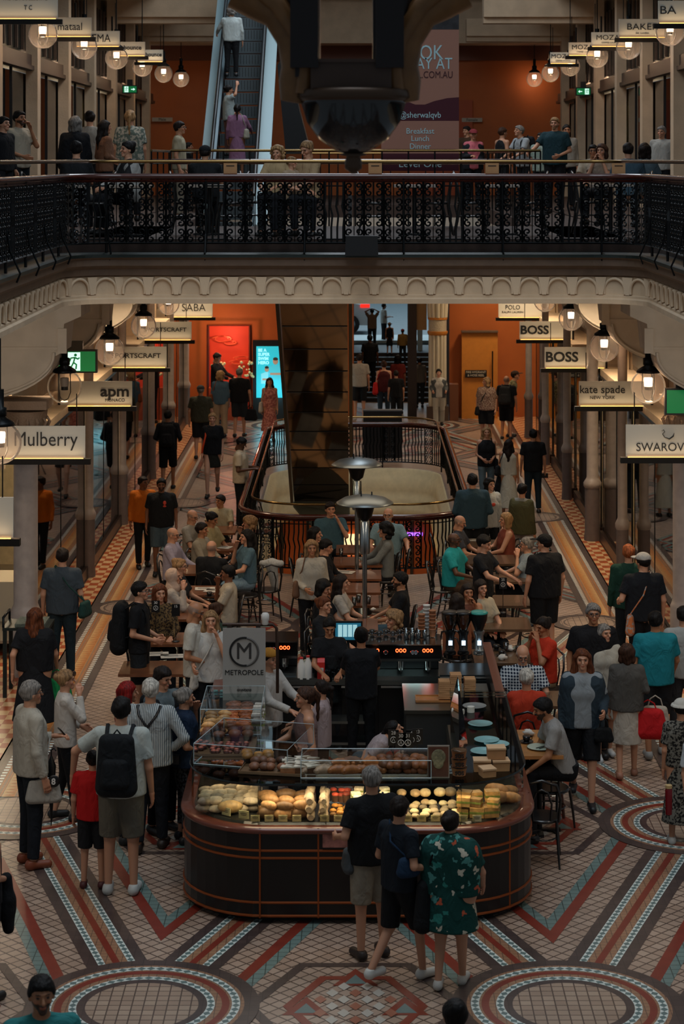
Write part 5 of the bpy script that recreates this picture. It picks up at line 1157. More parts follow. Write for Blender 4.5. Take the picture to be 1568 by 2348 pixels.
def paper(x, y, label, rz=.1, w_=.3, h_=.21, z=.752):
    m = MB(); m.box((0, 0, .003), (w_, h_, .004)); m.box((w_*.02, 0, .007), (w_*.9, h_*.02, .002), mi=1)
    for k in range(4): m.box((-w_*.05, h_*(.3-.15*k), .006), (w_*.6, .006, .002), mi=1)
    o = tag(m.obj('menu_sheet', [mat('menu_paper', 'bfb9ac', .7), mat('menu_print', '4a4540', .7)]), label, 'menu'); o.location = tab_at(x, y, z); o.rotation_euler = (0, 0, rz)
for x, y, l in ((510, 1255, 'open white menu on the far left table'), (470, 1350, 'white menu beside the hijab woman'), (492, 1355, 'white menu right of the one beside the hijab woman'), (360, 1500, 'white paper under the number 30 stand'), (395, 1505, 'white paper on the nearest left table'), (790, 1312, 'white paper by the dark-haired guests at the middle tables'), (1072, 1238, 'white menu on the farthest right table'), (1160, 1590, 'white paper before the orange-topped guest')): paper(x, y, l, rn.uniform(-.4, .4))
def tumbler(x, y, label, mt, h_=.12, z=.752):
    t = thing('drinking_glass', label, 'glass', tab_at(x, y, z)); m = MB(); m.lathe([(.028, 0), (.036, h_), (.034, h_), (.026, .006)], n=14); m.obj('tumbler', [glass('tumbler', 'c8d2d2', .5)], t); m = MB(); m.lathe([(.025, .008), (.031, h_*.7)], n=12); m.obj('drink', [mt], t)
amber = mat('iced_tea', '9a4a1c', .2); cola = mat('dark_drink', '1c0f0b', .15); water = mat('pale_drink', '9aa5a2', .1)
for x, y, l, mt in ((782, 1275, 'iced dark drink with clear lid on the second middle table', cola), (845, 1385, 'amber iced tea glass on the nearest middle table', amber), (812, 1388, 'water glass on the nearest middle table, left of the iced tea', water), (822, 1382, 'second water glass on the nearest middle table', water), (790, 1222, 'dark drink near the man in the blue polo', cola), (1080, 1232, 'water glass on the farthest right table', water), (1092, 1228, 'tall water bottle glass on the farthest right table', water), (500, 1335, 'water glass near the black-shirted bald man', water), (1140, 1316, 'green garnish glass in front of the server', mat('green_drink', '2e5a38', .3)), (1160, 1494, 'small amber glass near the teal grinder', amber)): tumbler(x, y, l, mt)
# empty chairs
for k, (x, y, rz, l) in enumerate(((905, 1385, -90, 'empty bentwood chair right of the middle tables, nearest'), (893, 1352, -90, 'empty bentwood chair right of the middle tables, second'), (600, 1278, 100, 'empty bentwood chair left of the oval opening'), (620, 1262, 80, 'empty bentwood chair closest to the oval railing on the left'),
        (1215, 1440, -90, 'empty bentwood chair on the right file behind the man in black'), (1195, 1395, -90, 'empty bentwood chair on the right file, second'), (1222, 1500, -100, 'empty bentwood chair behind the red-topped woman'), (1020, 1345, 90, 'empty bentwood chair behind the turquoise-shirted man'), (1015, 1420, 80, 'empty bentwood chair left of the peace-sign woman'),
        (1290, 1665, -70, 'empty bentwood chair right of the checked-shirt man'), (1242, 1975, 175, 'black chair beside the curved end of the counter, nearest the camera'), (1262, 1905, 150, 'black chair pushed behind the nearest one by the counter'), (560, 1420, 60, 'empty bentwood chair left of the standing cream-top woman'), (700, 1410, 90, 'empty bentwood chair left of the middle tables'),
        (335, 1640, 90, 'empty bentwood chair in front of the backpack man'), (610, 1420, 200, 'empty bentwood chair behind the cafe sign'))):
    g = gnd(x, y); chair(g[0], g[1], R(rz), l)
def stool(x, y, label, h_=.66, c=None):
    g = gnd(x, y); t = thing('bar_stool', label, 'stool', g); c = c or mat('reddish_wood', '4a2a1e', .35)
    m = MB(); m.lathe([(.17, h_-.03), (.18, h_-.02), (.18, h_), (.16, h_+.01)], n=20); m.obj('seat', [c], t)
    for a in (45, 135, 225, 315): m = MB(); m.tube([(.11*math.cos(R(a)), .11*math.sin(R(a)), h_-.03), (.19*math.cos(R(a)), .19*math.sin(R(a)), 0)], .016, 6); m.obj('leg', [c], t)
    m = MB(); m.tube([(.155*math.cos(a), .155*math.sin(a), .25) for a in np.linspace(0, 6.283, 17)], .009, 5, cap=False); m.obj('foot_ring', [steel], t)
stool(1262, 1868, 'reddish wooden bar stool under the man in grey tee', .68)
# menu table by left column
t = thing('menu_table', 'dark green display table with draped cloth by the carved column', 'table', (-4.4, 27.9, 0)); m = MB(); m.box((0, 0, .93), (.62, .55, .04)); m.obj('tabletop', [darkg], t)
for a in (-1, 1):
    for b in (-1, 1): m = MB(); m.box((a*.28, b*.24, .46), (.05, .05, .92)); m.obj('leg', [darkg], t)
m = MB(); m.tube([(-.3, -.25, .95), (-.3, -.25, 1.08), (-.3, .25, 1.08), (-.3, .25, .95)], .018, 6); m.obj('side_rail', [iron], t); m = MB(); m.box((.05, 0, .97), (.4, .45, .04)); m.obj('draped_cloth', [mat('striped_cloth', '5c6358', .9, var=.4, vscale=20)], t)
# ================================================================== PEOPLE: figures grown as one smooth surface
def A(*p): return np.array(p, np.float32)
class Fld:
    """signed distance field on a grid, unions of round cones / ellipsoids, extracted as one smooth surface"""
    def __init__(s, lo, hi, res):
        s.lo = np.array(lo, np.float32)-res*2; s.res = res
        n = np.ceil((np.array(hi)-s.lo)/res).astype(int)+3; s.n = n
        s.ax = [s.lo[i]+res*np.arange(n[i], dtype=np.float32) for i in range(3)]
        s.d = np.full(n, 1.0, np.float32)
    def sub(s, lo, hi):
        sl = []
        for i in range(3):
            a = int(max(0, math.floor((lo[i]-s.lo[i])/s.res))); b = int(min(s.n[i], math.ceil((hi[i]-s.lo[i])/s.res)+1))
            if b <= a: return None
            sl.append(slice(a, b))
        return tuple(sl)
    def put(s, f, lo, hi, k, mode):
        m = k+s.res*3
        sl = s.sub([q-m for q in lo], [q+m for q in hi])
        if sl is None: return
        X = s.ax[0][sl[0]][:, None, None]; Y = s.ax[1][sl[1]][None, :, None]; Z = s.ax[2][sl[2]][None, None, :]
        e = f(X, Y, Z); d = s.d[sl]
        if mode == 'add':
            h = np.clip(.5+.5*(d-e)/k, 0, 1); s.d[sl] = d*(1-h)+e*h-k*h*(1-h)
        else:
            h = np.clip(.5-.5*(d+e)/k, 0, 1); s.d[sl] = d*(1-h)-e*h+k*h*(1-h)
    def cone(s, a, b, ra, rb, k=.03, mode='add', cut=None, sy=1.0):
        a = np.array(a, float); b = np.array(b, float); ba = b-a; L2 = float(ba@ba)+1e-9
        def f(X, Y, Z):
            x, y, z = X-a[0], (Y-a[1]), Z-a[2]
            t = np.clip((x*ba[0]+y*ba[1]+z*ba[2])/L2, 0, 1)
            dx, dy, dz = x-t*ba[0], (y-t*ba[1])/sy, z-t*ba[2]
            e = (np.sqrt(dx*dx+dy*dy+dz*dz)-(ra+(rb-ra)*t))*(min(1, sy) if sy < 1 else 1)
            if cut is not None:
                for (p, n_) in cut: e = np.maximum(e, (X-p[0])*n_[0]+(Y-p[1])*n_[1]+(Z-p[2])*n_[2])
            return e
        r = max(ra, rb)*max(1, sy)
        s.put(f, np.minimum(a, b)-r, np.maximum(a, b)+r, k, mode); return s
    def ell(s, c, r, k=.02, mode='add', cut=None, M=None):
        c = np.array(c, float); r = np.array(r, float); rm = float(min(r))
        def f(X, Y, Z):
            x, y, z = X-c[0], Y-c[1], Z-c[2]
            if M is not None: x, y, z = M[0][0]*x+M[0][1]*y+M[0][2]*z, M[1][0]*x+M[1][1]*y+M[1][2]*z, M[2][0]*x+M[2][1]*y+M[2][2]*z
            q = np.sqrt((x/r[0])**2+(y/r[1])**2+(z/r[2])**2); e = (q-1)*rm
            if cut is not None:
                for (p, n_) in cut: e = np.maximum(e, (X-p[0])*n_[0]+(Y-p[1])*n_[1]+(Z-p[2])*n_[2])
            return e
        R_ = float(max(r)); s.put(f, c-R_, c+R_, k, mode); return s
    def clip(s, p, n_):
        X = s.ax[0][:, None, None]; Y = s.ax[1][None, :, None]; Z = s.ax[2][None, None, :]
        s.d = np.maximum(s.d, (X-p[0])*n_[0]+(Y-p[1])*n_[1]+(Z-p[2])*n_[2]); return s
    def surf(s):
        d = s.d; neg = d < 0
        if not neg.any(): return np.zeros((0, 3)), np.zeros((0, 4), int)
        c = neg[:-1, :-1, :-1].astype(np.int8)
        cnt = sum(neg[i:neg.shape[0]-1+i, j:neg.shape[1]-1+j, k:neg.shape[2]-1+k].astype(np.int8) for i in (0, 1) for j in (0, 1) for k in (0, 1))
        act = (cnt > 0) & (cnt < 8); idx = np.argwhere(act)
        acc = np.zeros((len(idx), 3)); w_ = np.zeros(len(idx))
        def val(o): return d[idx[:, 0]+o[0], idx[:, 1]+o[1], idx[:, 2]+o[2]]
        cor = [(i, j, k) for i in (0, 1) for j in (0, 1) for k in (0, 1)]; V = {o: val(o) for o in cor}
        for o in cor:
            for a in range(3):
                if o[a] == 0:
                    q = list(o); q[a] = 1; q = tuple(q); va, vb = V[o], V[q]; m = (va < 0) != (vb < 0)
                    t = np.where(m, va/(va-vb+1e-12), 0); p = np.tile(np.array(o, float), (len(idx), 1)); p[:, a] = t
                    acc += p*m[:, None]; w_ += m
        pos = (idx+acc/np.maximum(w_, 1)[:, None])*s.res+s.lo
        lut = -np.ones(act.shape, int); lut[tuple(idx.T)] = np.arange(len(idx)); F_ = []
        for a in range(3):
            b, c_ = (a+1) % 3, (a+2) % 3
            n0 = [slice(None)]*3; n1 = [slice(None)]*3; n0[a] = slice(0, -1); n1[a] = slice(1, None)
            ch = neg[tuple(n0)] != neg[tuple(n1)]; e = np.argwhere(ch)
            e = e[(e[:, b] > 0) & (e[:, c_] > 0) & (e[:, b] < act.shape[b]) & (e[:, c_] < act.shape[c_])]
            if not len(e): continue
            fl_ = neg[tuple(e.T)]
            def g(db, dc):
                q = e.copy(); q[:, b] -= db; q[:, c_] -= dc; return lut[tuple(q.T)]
            Q = np.stack([g(1, 1), g(0, 1), g(0, 0), g(1, 0)], 1); Q[~fl_] = Q[~fl_][:, ::-1]; F_.append(Q[(Q >= 0).all(1)])
        return pos, np.concatenate(F_)
def mesh_from(name, parts, mats, colors=None, idx=None):
    vs = np.concatenate([p[0] for p in parts]); off = 0; fs = []
    for p in parts: fs.append(p[1]+off); off += len(p[0])
    fs = np.concatenate(fs); me = bpy.data.meshes.new(name)
    me.vertices.add(len(vs)); me.vertices.foreach_set('co', vs.astype(np.float32).ravel())
    me.loops.add(len(fs)*4); me.loops.foreach_set('vertex_index', fs.ravel().astype(np.int32))
    me.polygons.add(len(fs)); me.polygons.foreach_set('loop_start', np.arange(0, len(fs)*4, 4, dtype=np.int32)); me.polygons.foreach_set('loop_total', np.full(len(fs), 4, np.int32))
    me.polygons.foreach_set('use_smooth', np.ones(len(fs), bool))
    if colors is not None:
        ca = me.color_attributes.new('tone', 'FLOAT_COLOR', 'POINT'); ca.data.foreach_set('color', np.concatenate([colors, np.ones((len(colors), 1))], 1).astype(np.float32).ravel())
    for m in mats: me.materials.append(m)
    me.update(calc_edges=True); return me
def skin_mat():
    m, nt, b, tc = nodes('skin', .5); a = nt.nodes.new('ShaderNodeAttribute'); a.attribute_name = 'tone'; nt.links.new(a.outputs['Color'], b.inputs['Base Color'])
    b.inputs['Subsurface Weight'].default_value = .05; return m
SKIN = skin_mat()
SK = {'pale': 'c99a80', 'fair': 'bd8a6c', 'tan': 'a5714f', 'brown': '7d4f35', 'dark': '52331f'}
HAIRC = {'black': '0f0c0b', 'dark': '1e1511', 'brown': '3d261a', 'auburn': '5c3019', 'red': '7a1410', 'blonde': 'a58158', 'grey': '77726c', 'white': 'b5b0a6', 'sand': '8a6a48', 'ginger': '94502a'}
def hairm(c):
    k = 'hair_'+c
    if k in MATS: return MATS[k]
    m, nt, b, tc = nodes(k, .6); b.inputs['Specular IOR Level'].default_value = .2; mp = mapping(nt, tc, (0, 0, 0), (60, 60, 6)); n = nt.nodes.new('ShaderNodeTexNoise'); n.inputs['Scale'].default_value = 1; n.inputs['Detail'].default_value = 3
    nt.links.new(mp.outputs[0], n.inputs['Vector']); r = nt.nodes.new('ShaderNodeValToRGB'); q = rgb(HAIRC[c]); r.color_ramp.elements[0].color = tuple(x*.35 for x in q[:3])+(1,); r.color_ramp.elements[1].color = tuple(min(1, x*1.5) for x in q[:3])+(1,)
    r.color_ramp.elements[0].position = .3; r.color_ramp.elements[1].position = .7
    nt.links.new(n.outputs['Fac'], r.inputs[0]); nt.links.new(r.outputs[0], b.inputs['Base Color']); bp = nt.nodes.new('ShaderNodeBump'); bp.inputs['Strength'].default_value = .6; bp.inputs['Distance'].default_value = .01
    nt.links.new(n.outputs['Fac'], bp.inputs['Height']); nt.links.new(bp.outputs[0], b.inputs['Normal']); MATS[k] = m; return m
def cloth(spec):
    """spec: 'rrggbb' plain, or 'kind:rrggbb:rrggbb'"""
    k = 'cloth_'+spec
    if k in MATS: return MATS[k]
    p = spec.split(':'); kind = p[0] if len(p) > 1 else 'plain'; cs = p[1:] if len(p) > 1 else p
    m, nt, b, tc = nodes(('%s_cloth' % kind), .85); b.inputs['Specular IOR Level'].default_value = .25
    def link_c(o): nt.links.new(o, b.inputs['Base Color'])
    mp = mapping(nt, tc, (0, 0, 0), (9, 9, 5)); w_ = nt.nodes.new('ShaderNodeTexNoise'); w_.inputs['Scale'].default_value = 1.0; w_.inputs['Detail'].default_value = 2.5; w_.inputs['Distortion'].default_value = 1.2
    nt.links.new(mp.outputs[0], w_.inputs['Vector']); bp = nt.nodes.new('ShaderNodeBump'); bp.inputs['Strength'].default_value = .75; bp.inputs['Distance'].default_value = .035
    nt.links.new(w_.outputs['Fac'], bp.inputs['Height']); nt.links.new(bp.outputs[0], b.inputs['Normal'])
    if kind == 'plain': b.inputs['Base Color'].default_value = rgb(cs[0])
    elif kind in ('stripe', 'check'):
        def wave(axis, sc):
            wv = nt.nodes.new('ShaderNodeTexWave'); wv.bands_direction = axis; wv.inputs['Scale'].default_value = sc; nt.links.new(tc.outputs['Object'], wv.inputs['Vector']); return wv
        a = wave('X' if len(cs) < 3 else cs[2], 17 if kind == 'stripe' else 9)
        r = nt.nodes.new('ShaderNodeValToRGB'); r.color_ramp.interpolation = 'CONSTANT'; r.color_ramp.elements[1].position = .45 if kind == 'check' else .6; r.color_ramp.elements[0].color = rgb(cs[0]); r.color_ramp.elements[1].color = rgb(cs[1])
        if kind == 'check':
            z = wave('Z', 9); mm = nt.nodes.new('ShaderNodeMath'); mm.operation = 'ADD'; nt.links.new(a.outputs['Fac'], mm.inputs[0]); nt.links.new(z.outputs['Fac'], mm.inputs[1]); m2 = nt.nodes.new('ShaderNodeMath'); m2.operation = 'MULTIPLY'; m2.inputs[1].default_value = .5
            nt.links.new(mm.outputs[0], m2.inputs[0]); nt.links.new(m2.outputs[0], r.inputs[0])
        else: nt.links.new(a.outputs['Fac'], r.inputs[0])
        link_c(r.outputs[0])
    elif kind == 'floral':
        v = nt.nodes.new('ShaderNodeTexVoronoi'); v.inputs['Scale'].default_value = 12; n_ = nt.nodes.new('ShaderNodeTexNoise'); n_.inputs['Scale'].default_value = 14; mixv = nt.nodes.new('ShaderNodeMix'); mixv.data_type = 'RGBA'; mixv.inputs[0].default_value = .16
        nt.links.new(tc.outputs['Object'], mixv.inputs[6]); nt.links.new(n_.outputs['Color'], mixv.inputs[7]); nt.links.new(tc.outputs['Object'], n_.inputs['Vector']); nt.links.new(mixv.outputs[2], v.inputs['Vector'])
        r1 = nt.nodes.new('ShaderNodeValToRGB'); r1.color_ramp.interpolation = 'CONSTANT'; e = r1.color_ramp.elements; e[0].position = 0; e[0].color = rgb(cs[1]); e[1].position = .34; e[1].color = rgb(cs[2])
        for q, c in ((.5, cs[3]), (.68, cs[0]), (.86, cs[4])): z = e.new(q); z.color = rgb(c)
        sp = nt.nodes.new('ShaderNodeSeparateColor'); nt.links.new(v.outputs['Color'], sp.inputs[0]); nt.links.new(sp.outputs[0], r1.inputs[0])
        r2 = nt.nodes.new('ShaderNodeValToRGB'); r2.color_ramp.interpolation = 'CONSTANT'; r2.color_ramp.elements[0].color = (1, 1, 1, 1); r2.color_ramp.elements[1].position = .36; r2.color_ramp.elements[1].color = (0, 0, 0, 1); nt.links.new(v.outputs['Distance'], r2.inputs[0])
        mx = nt.nodes.new('ShaderNodeMix'); mx.data_type = 'RGBA'; nt.links.new(r2.outputs[0], mx.inputs[0]); mx.inputs[6].default_value = rgb(cs[0]); nt.links.new(r1.outputs[0], mx.inputs[7]); link_c(mx.outputs[2])
    else:      # mottle / print
        n_ = nt.nodes.new('ShaderNodeTexNoise'); n_.inputs['Scale'].default_value = 22 if kind == 'mottle' else 40; nt.links.new(tc.outputs['Object'], n_.inputs['Vector'])
        r = nt.nodes.new('ShaderNodeValToRGB'); r.color_ramp.elements[0].position = .44; r.color_ramp.elements[1].position = .54; r.color_ramp.elements[0].color = rgb(cs[0]); r.color_ramp.elements[1].color = rgb(cs[1]); nt.links.new(n_.outputs['Fac'], r.inputs[0]); link_c(r.outputs[0])
    MATS[k] = m; return m
# arm poses: elbow and wrist for the figure's own side (x mirrored), figure faces -y, 1.75 m tall
ARM = {'down': ((.235, .03, 1.14), (.25, -.04, .90)), 'hold': ((.245, .04, 1.15), (.12, -.20, 1.06)), 'phone': ((.235, .0, 1.15), (.10, -.27, 1.17)), 'bent': ((.27, .05, 1.17), (.25, -.18, 1.10)),
       'face': ((.21, -.17, 1.22), (.09, -.155, 1.47)), 'fwd': ((.23, -.16, 1.22), (.17, -.40, 1.14)), 'table': ((.25, -.14, 1.17), (.13, -.36, 1.10)), 'hip': ((.34, .06, 1.18), (.21, -.02, 1.05)), 'swingf': ((.245, -.06, 1.15), (.24, -.22, .97)),
       'swingb': ((.25, .13, 1.17), (.27, .10, .93)), 'up': ((.30, -.10, 1.52), (.20, -.16, 1.74)), 'out': ((.36, .0, 1.22), (.42, -.20, 1.12)), 'hug': ((.40, -.05, 1.25), (.44, -.12, 1.02)), 'rail': ((.30, -.10, 1.22), (.36, -.32, 1.12)), 'head': ((.34, -.02, 1.62), (.13, .0, 1.72)), 'back': ((.26, .12, 1.18), (.06, .17, 1.02))}
def rot_x(p, c, a):
    y, z = p[1]-c[1], p[2]-c[2]; return (p[0], c[1]+y*math.cos(a)-z*math.sin(a), c[2]+y*math.sin(a)+z*math.cos(a))
NP = [0]
def sc_of(h): return h/1.75
def person(x, hy, label, rz=0, fy=None, h=1.72, z=0, sex='m', skin='fair', hair='short', hc='dark', top='33373a', sl='short', bot='trousers', bc='16181c', shoe='141414', arms=('down', 'down'), pose='stand', fat=1.0, lean=0, hyaw=0, hpitch=0, beard=None, glasses=False, res=None, hem=None, seat=None, apron=None, jacket=None, name='person', stoolh=None, dist=None, belly=0, legs=None, extra=None):
    """x, hy: where the photo shows the crown of the head; fy: where it shows the feet"""
    sit = pose == 'sit'; sh = stoolh if stoolh else .46
    crown = (h if not sit else sh+.475*h+.03)*1.0
    if lean: crown -= (.44*h)*(1-math.cos(R(lean)))
    if dist:
        D = dist; s_ = F/D
        if not sit: h = (HC-z)-(hy-VY)/s_
    elif fy: s_ = (fy-VY)/(HC-z); D = F/s_; h = (fy-hy)/s_ if not (sit or lean) else h
    else: s_ = (hy-VY)/(HC-z-crown); D = F/s_
    X = (x-VX)/s_; sc = h/1.75
    if lean: X -= .69*math.sin(R(lean))*sc_of(h)*math.sin(R(rz))
    res = res or (.0105 if D < 24 else .0125 if D < 31 else .016 if D < 42 else .02)
    t = thing(name, label, 'person', (X, D, z), R(rz)); NP[0] += 1
    rr = random.Random(NP[0]); f = fat
    pz = .955 if not sit else sh/sc+.085
    dz = pz-.955; hipc = (0, 0, pz); la = -R(-lean)
    def up(p): return rot_x((p[0], p[1], p[2]+dz), hipc, la)
    sw = (.185 if sex == 'm' else .158)*(1+.35*(f-1)); hw = (.088 if sex == 'm' else .098)*(1+.3*(f-1))
    sho = [up((s*sw, .01, 1.425)) for s in (-1, 1)]; nb = up((0, .02, 1.45)); nt_ = up((0, -.005, 1.545))
    arm = []
    for i, s in enumerate((-1, 1)):
        e, w_ = ARM[arms[i]]; kx = sw/.185
        e = up((s*(e[0]*kx+(f-1)*.08), e[1], e[2])); w_ = up((s*(w_[0]*kx+(f-1)*.06), w_[1], w_[2])); arm.append((e, w_))
    hip = [(s*hw, 0, pz-.03) for s in (-1, 1)]
    if sit: leg = [((s*.11*f, -.42, sh/sc+.06), (s*.12, -.40, .09)) for s in (-1, 1)]
    elif pose == 'walk': leg = [((-.1, -.16, .52), (-.09, -.22, .09)), ((.1, .03, .50), (.09, .27, .16))]
    elif pose == 'walk2': leg = [((-.1, .03, .50), (-.09, .27, .16)), ((.1, -.16, .52), (.09, -.22, .09))]
    elif pose == 'step': leg = [((-.1, -.06, .51), (-.1, -.10, .09)), ((.1, .0, .51), (.1, .12, .10))]
    else: leg = [((s*.105, -.01, .51), (s*.115, .015, .085)) for s in (-1, 1)]
    if legs: leg = legs
    hc0 = up((0, -.01, 1.635)); hy_, hp_ = R(hyaw), R(hpitch)-la*.6
    cy_, sy_ = math.cos(hy_), math.sin(hy_); cp, sp_ = math.cos(hp_), math.sin(hp_)
    HM = np.array([[cy_, -sy_, 0], [sy_, cy_, 0], [0, 0, 1]]) @ np.array([[1, 0, 0], [0, cp, -sp_], [0, sp_, cp]])   # head frame -> body frame
    HI = HM.T
    S = lambda P: tuple(np.array(P)*sc)
    all_ = [*sho, nb, nt_, hc0, *hip]+[q for a in arm for q in a]+[q for l in leg for q in l]
    lo = np.min(np.array(all_), 0)-.26; hi = np.max(np.array(all_), 0)+.26; lo[2] = max(lo[2], -.02); hi[2] = max(hi[2], hc0[2]+.2)
    # ---- body
    B = Fld(lo, hi, res)
    tb = .1*f; k = .045
    for s in (-1, 1):
        B.cone(up((s*.085*f, .005, 1.33)), (s*.075*f, .0, pz+.0), .098*f, .088*f, k)
    B.cone(up((0, .01, 1.38)), (0, 0, pz), .1*f, .1*f, k)
    if sex == 'f':
        for s in (-1, 1): B.ell(up((s*.066, -.07*f, 1.27)), (.05, .04, .05), .04)
    if belly: B.ell(up((0, -.08, 1.08)), (.15, .13*belly, .16), .06)
    for i in (0, 1):
        e, w_ = arm[i]; l = leg[i]
        B.cone(nb, sho[i], .06, .052, k); B.cone(sho[i], e, .05*(.7+.3*f), .037*(.8+.2*f), .03); B.cone(e, w_, .037*(.8+.2*f), .024, .015)
        B.cone(hip[i], l[0], .085*f, .052*(.7+.3*f), .035); B.cone(l[0], l[1], .052*(.7+.3*f), .034, .02)
        ft = (l[1][0]*1.15, l[1][1]-.15, max(.035, l[1][2]-.05)); B.cone((l[1][0], l[1][1]+.03, max(.04, l[1][2]-.045)), ft, .036, .028, .02)
    B.cone(nb, nt_, .052, .047, .03)
    B.cone(nt_, tuple(np.array(hc0)+HM@np.array((0, .01, -.03))), .047, .06, .02)
    parts = []; cols = []
    sk = np.array(rgb(SK[skin])[:3]); v, q = B.surf(); parts.append((v*sc, q)); cols.append(np.tile(sk, (len(v), 1)))
    # ---- head
    hr = min(res, .0085); Hd = Fld((-.11, -.15, -.16), (.11, .13, .13), hr)
    Hd.ell((0, .012, .028), (.077, .094, .087), .02); Hd.cone((0, -.02, -.03), (0, -.062, -.078), .056, .028, .03); Hd.cone((0, .02, -.05), (0, .025, -.12), .05, .05, .03)
    Hd.cone((0, -.083, .018), (0, -.107, -.018), .009, .014, .012); Hd.ell((0, -.078, .033), (.05, .014, .01), .012)
    for s in (-1, 1):
        Hd.ell((s*.031, -.088, .014), (.016, .009, .010), .012, 'sub'); Hd.ell((s*.076, .008, -.005), (.010, .02, .03), .008); Hd.ell((s*.038, -.06, -.022), (.02, .016, .018), .015)
    Hd.ell((0, -.085, -.046), (.021, .010, .006), .006); Hd.ell((0, -.082, -.056), (.018, .010, .006), .006)
    v, q = Hd.surf(); c = np.tile(sk, (len(v), 1)); x_, y_, z_ = v.T; fr = y_ < -.035
    dk = lambda c_, m_: c.__setitem__(m_, np.array(rgb(c_)[:3]))
    lip = fr & (np.abs(x_) < .022) & (np.abs(z_+.051) < .0085) & (y_ < -.075); c[lip] = sk*np.array((.78, .48, .46))
    ck = fr & (np.abs(np.abs(x_)-.042) < .02) & (np.abs(z_+.02) < .016); c[ck] = sk*np.array((1.06, .88, .85))
    eye = fr & (((np.abs(x_)-.031)/.0155)**2+((z_-.012)/.0075)**2 < 1); 
    hcc = np.array(rgb(HAIRC[hc])[:3])
    brow = fr & (np.abs(np.abs(x_)-.032) < .017) & (np.abs(z_-.034-.0) < .0055); c[brow] = hcc*.8+sk*.15
    if D < 48: c[eye] = np.array((.02, .014, .012)); wh = fr & (np.abs(np.abs(x_)-.031) > .009) & eye; c[wh] = np.array((.16, .13, .12))
    if beard:
        bd = (z_ < -.028) & (y_ < .0) & (z_ > -.11) & ~((np.abs(x_) < .02) & (np.abs(z_+.051) < .007)) & (~fr | (np.abs(x_) > .022) | (z_ < -.06) | ((z_ < -.034) & (z_ > -.044))); c[bd] = np.array(rgb(HAIRC[beard])[:3])*.8+sk*.12
    if hair in ('short', 'bald', 'cap', 'bucket') or hair == 'crop':
        sd = (y_ > -.035) & (z_ > (-.03 if hair != 'bald' else -.035)) & (z_ < (.05 if hair == 'bald' else .2)) & (np.abs(y_) < .2) & ((y_ > .02) | (z_ > .012)); c[sd] = hcc*(.8 if hair != 'bald' else .55)+sk*(.15 if hair != 'bald' else .4)
    parts.append(((v@HM.T+hc0)*sc, q)); cols.append(c)
    # ---- hands
    hres = .0062 if D < 31 else .0085 if D < 45 else .012
    for i, s in enumerate((-1, 1)):
        e, w_ = np.array(arm[i][0]), np.array(arm[i][1]); d = w_-e; d = d/np.linalg.norm(d)
        inn = np.array((-s, 0, 0), float); nn = inn-d*(inn@d)
        if np.linalg.norm(nn) < .35 or arms[i] in ('table', 'phone', 'fwd'): dn = np.array((0, 0, -1.)); nn = dn-d*(dn@d)
        nn = nn/(np.linalg.norm(nn)+1e-9); tt = np.cross(d, nn)*s
        if tt@np.array((0, -1, .3)) < 0: tt = -tt
        Hh = Fld(w_-.2, w_+.2, hres); c0 = w_+d*.015; c1 = w_+d*.085
        for u in (-.022, 0, .022): Hh.cone(c0+tt*u*.5, c1+tt*u, .019, .015, .012)
        curl = .5 if arms[i] in ('down', 'swingf', 'swingb') else .8
        for j, (u, L1) in enumerate(((-.030, .030), (-.010, .036), (.010, .039), (.030, .035))):
            b0 = c1+tt*u; b1 = b0+d*L1+nn*.006*curl; dd = d*(1-curl*.5)+nn*curl; dd /= np.linalg.norm(dd); b2 = b1+dd*L1*.8; d3 = dd*.7+nn*curl*.8; d3 /= np.linalg.norm(d3)
            r_ = .0088 if D < 31 else .0105; Hh.cone(b0, b1, r_+.001, r_, .004); Hh.cone(b1, b2, r_, r_*.9, .004); Hh.cone(b2, b2+d3*L1*.5, r_*.9, r_*.75, .004)
        tb0 = w_+d*.03+tt*.022; tb1 = tb0+d*.035+tt*.026+nn*.012; Hh.cone(tb0, tb1, .014, .011, .008); Hh.cone(tb1, tb1+d*.03+tt*.004+nn*.010, .011, .0085, .004)
        Hh.cone(w_-d*.03, w_+d*.02, .024, .022, .01)
        v, q = Hh.surf(); parts.append((v*sc, q)); cols.append(np.tile(sk*np.array((1.0, .93, .9)), (len(v), 1)))
    me = mesh_from('body', parts, [SKIN], np.concatenate(cols)); o = bpy.data.objects.new('body', me); COL.objects.link(o); o.parent = t
    def child(nm, fld, mt, off=(0, 0, 0), M=None):
        v, q = fld.surf()
        if not len(v): return None
        if M is not None: v = v@M.T+np.array(off)
        me = mesh_from(nm, [(v*sc, q)], [mt]); o = bpy.data.objects.new(nm, me); COL.objects.link(o); o.parent = t; return o
    # ---- trousers / shorts / skirt / dress
    T_ = Fld(lo, hi, res); g = .014
    waist = pz+.06 if bot != 'dress' else pz+.2
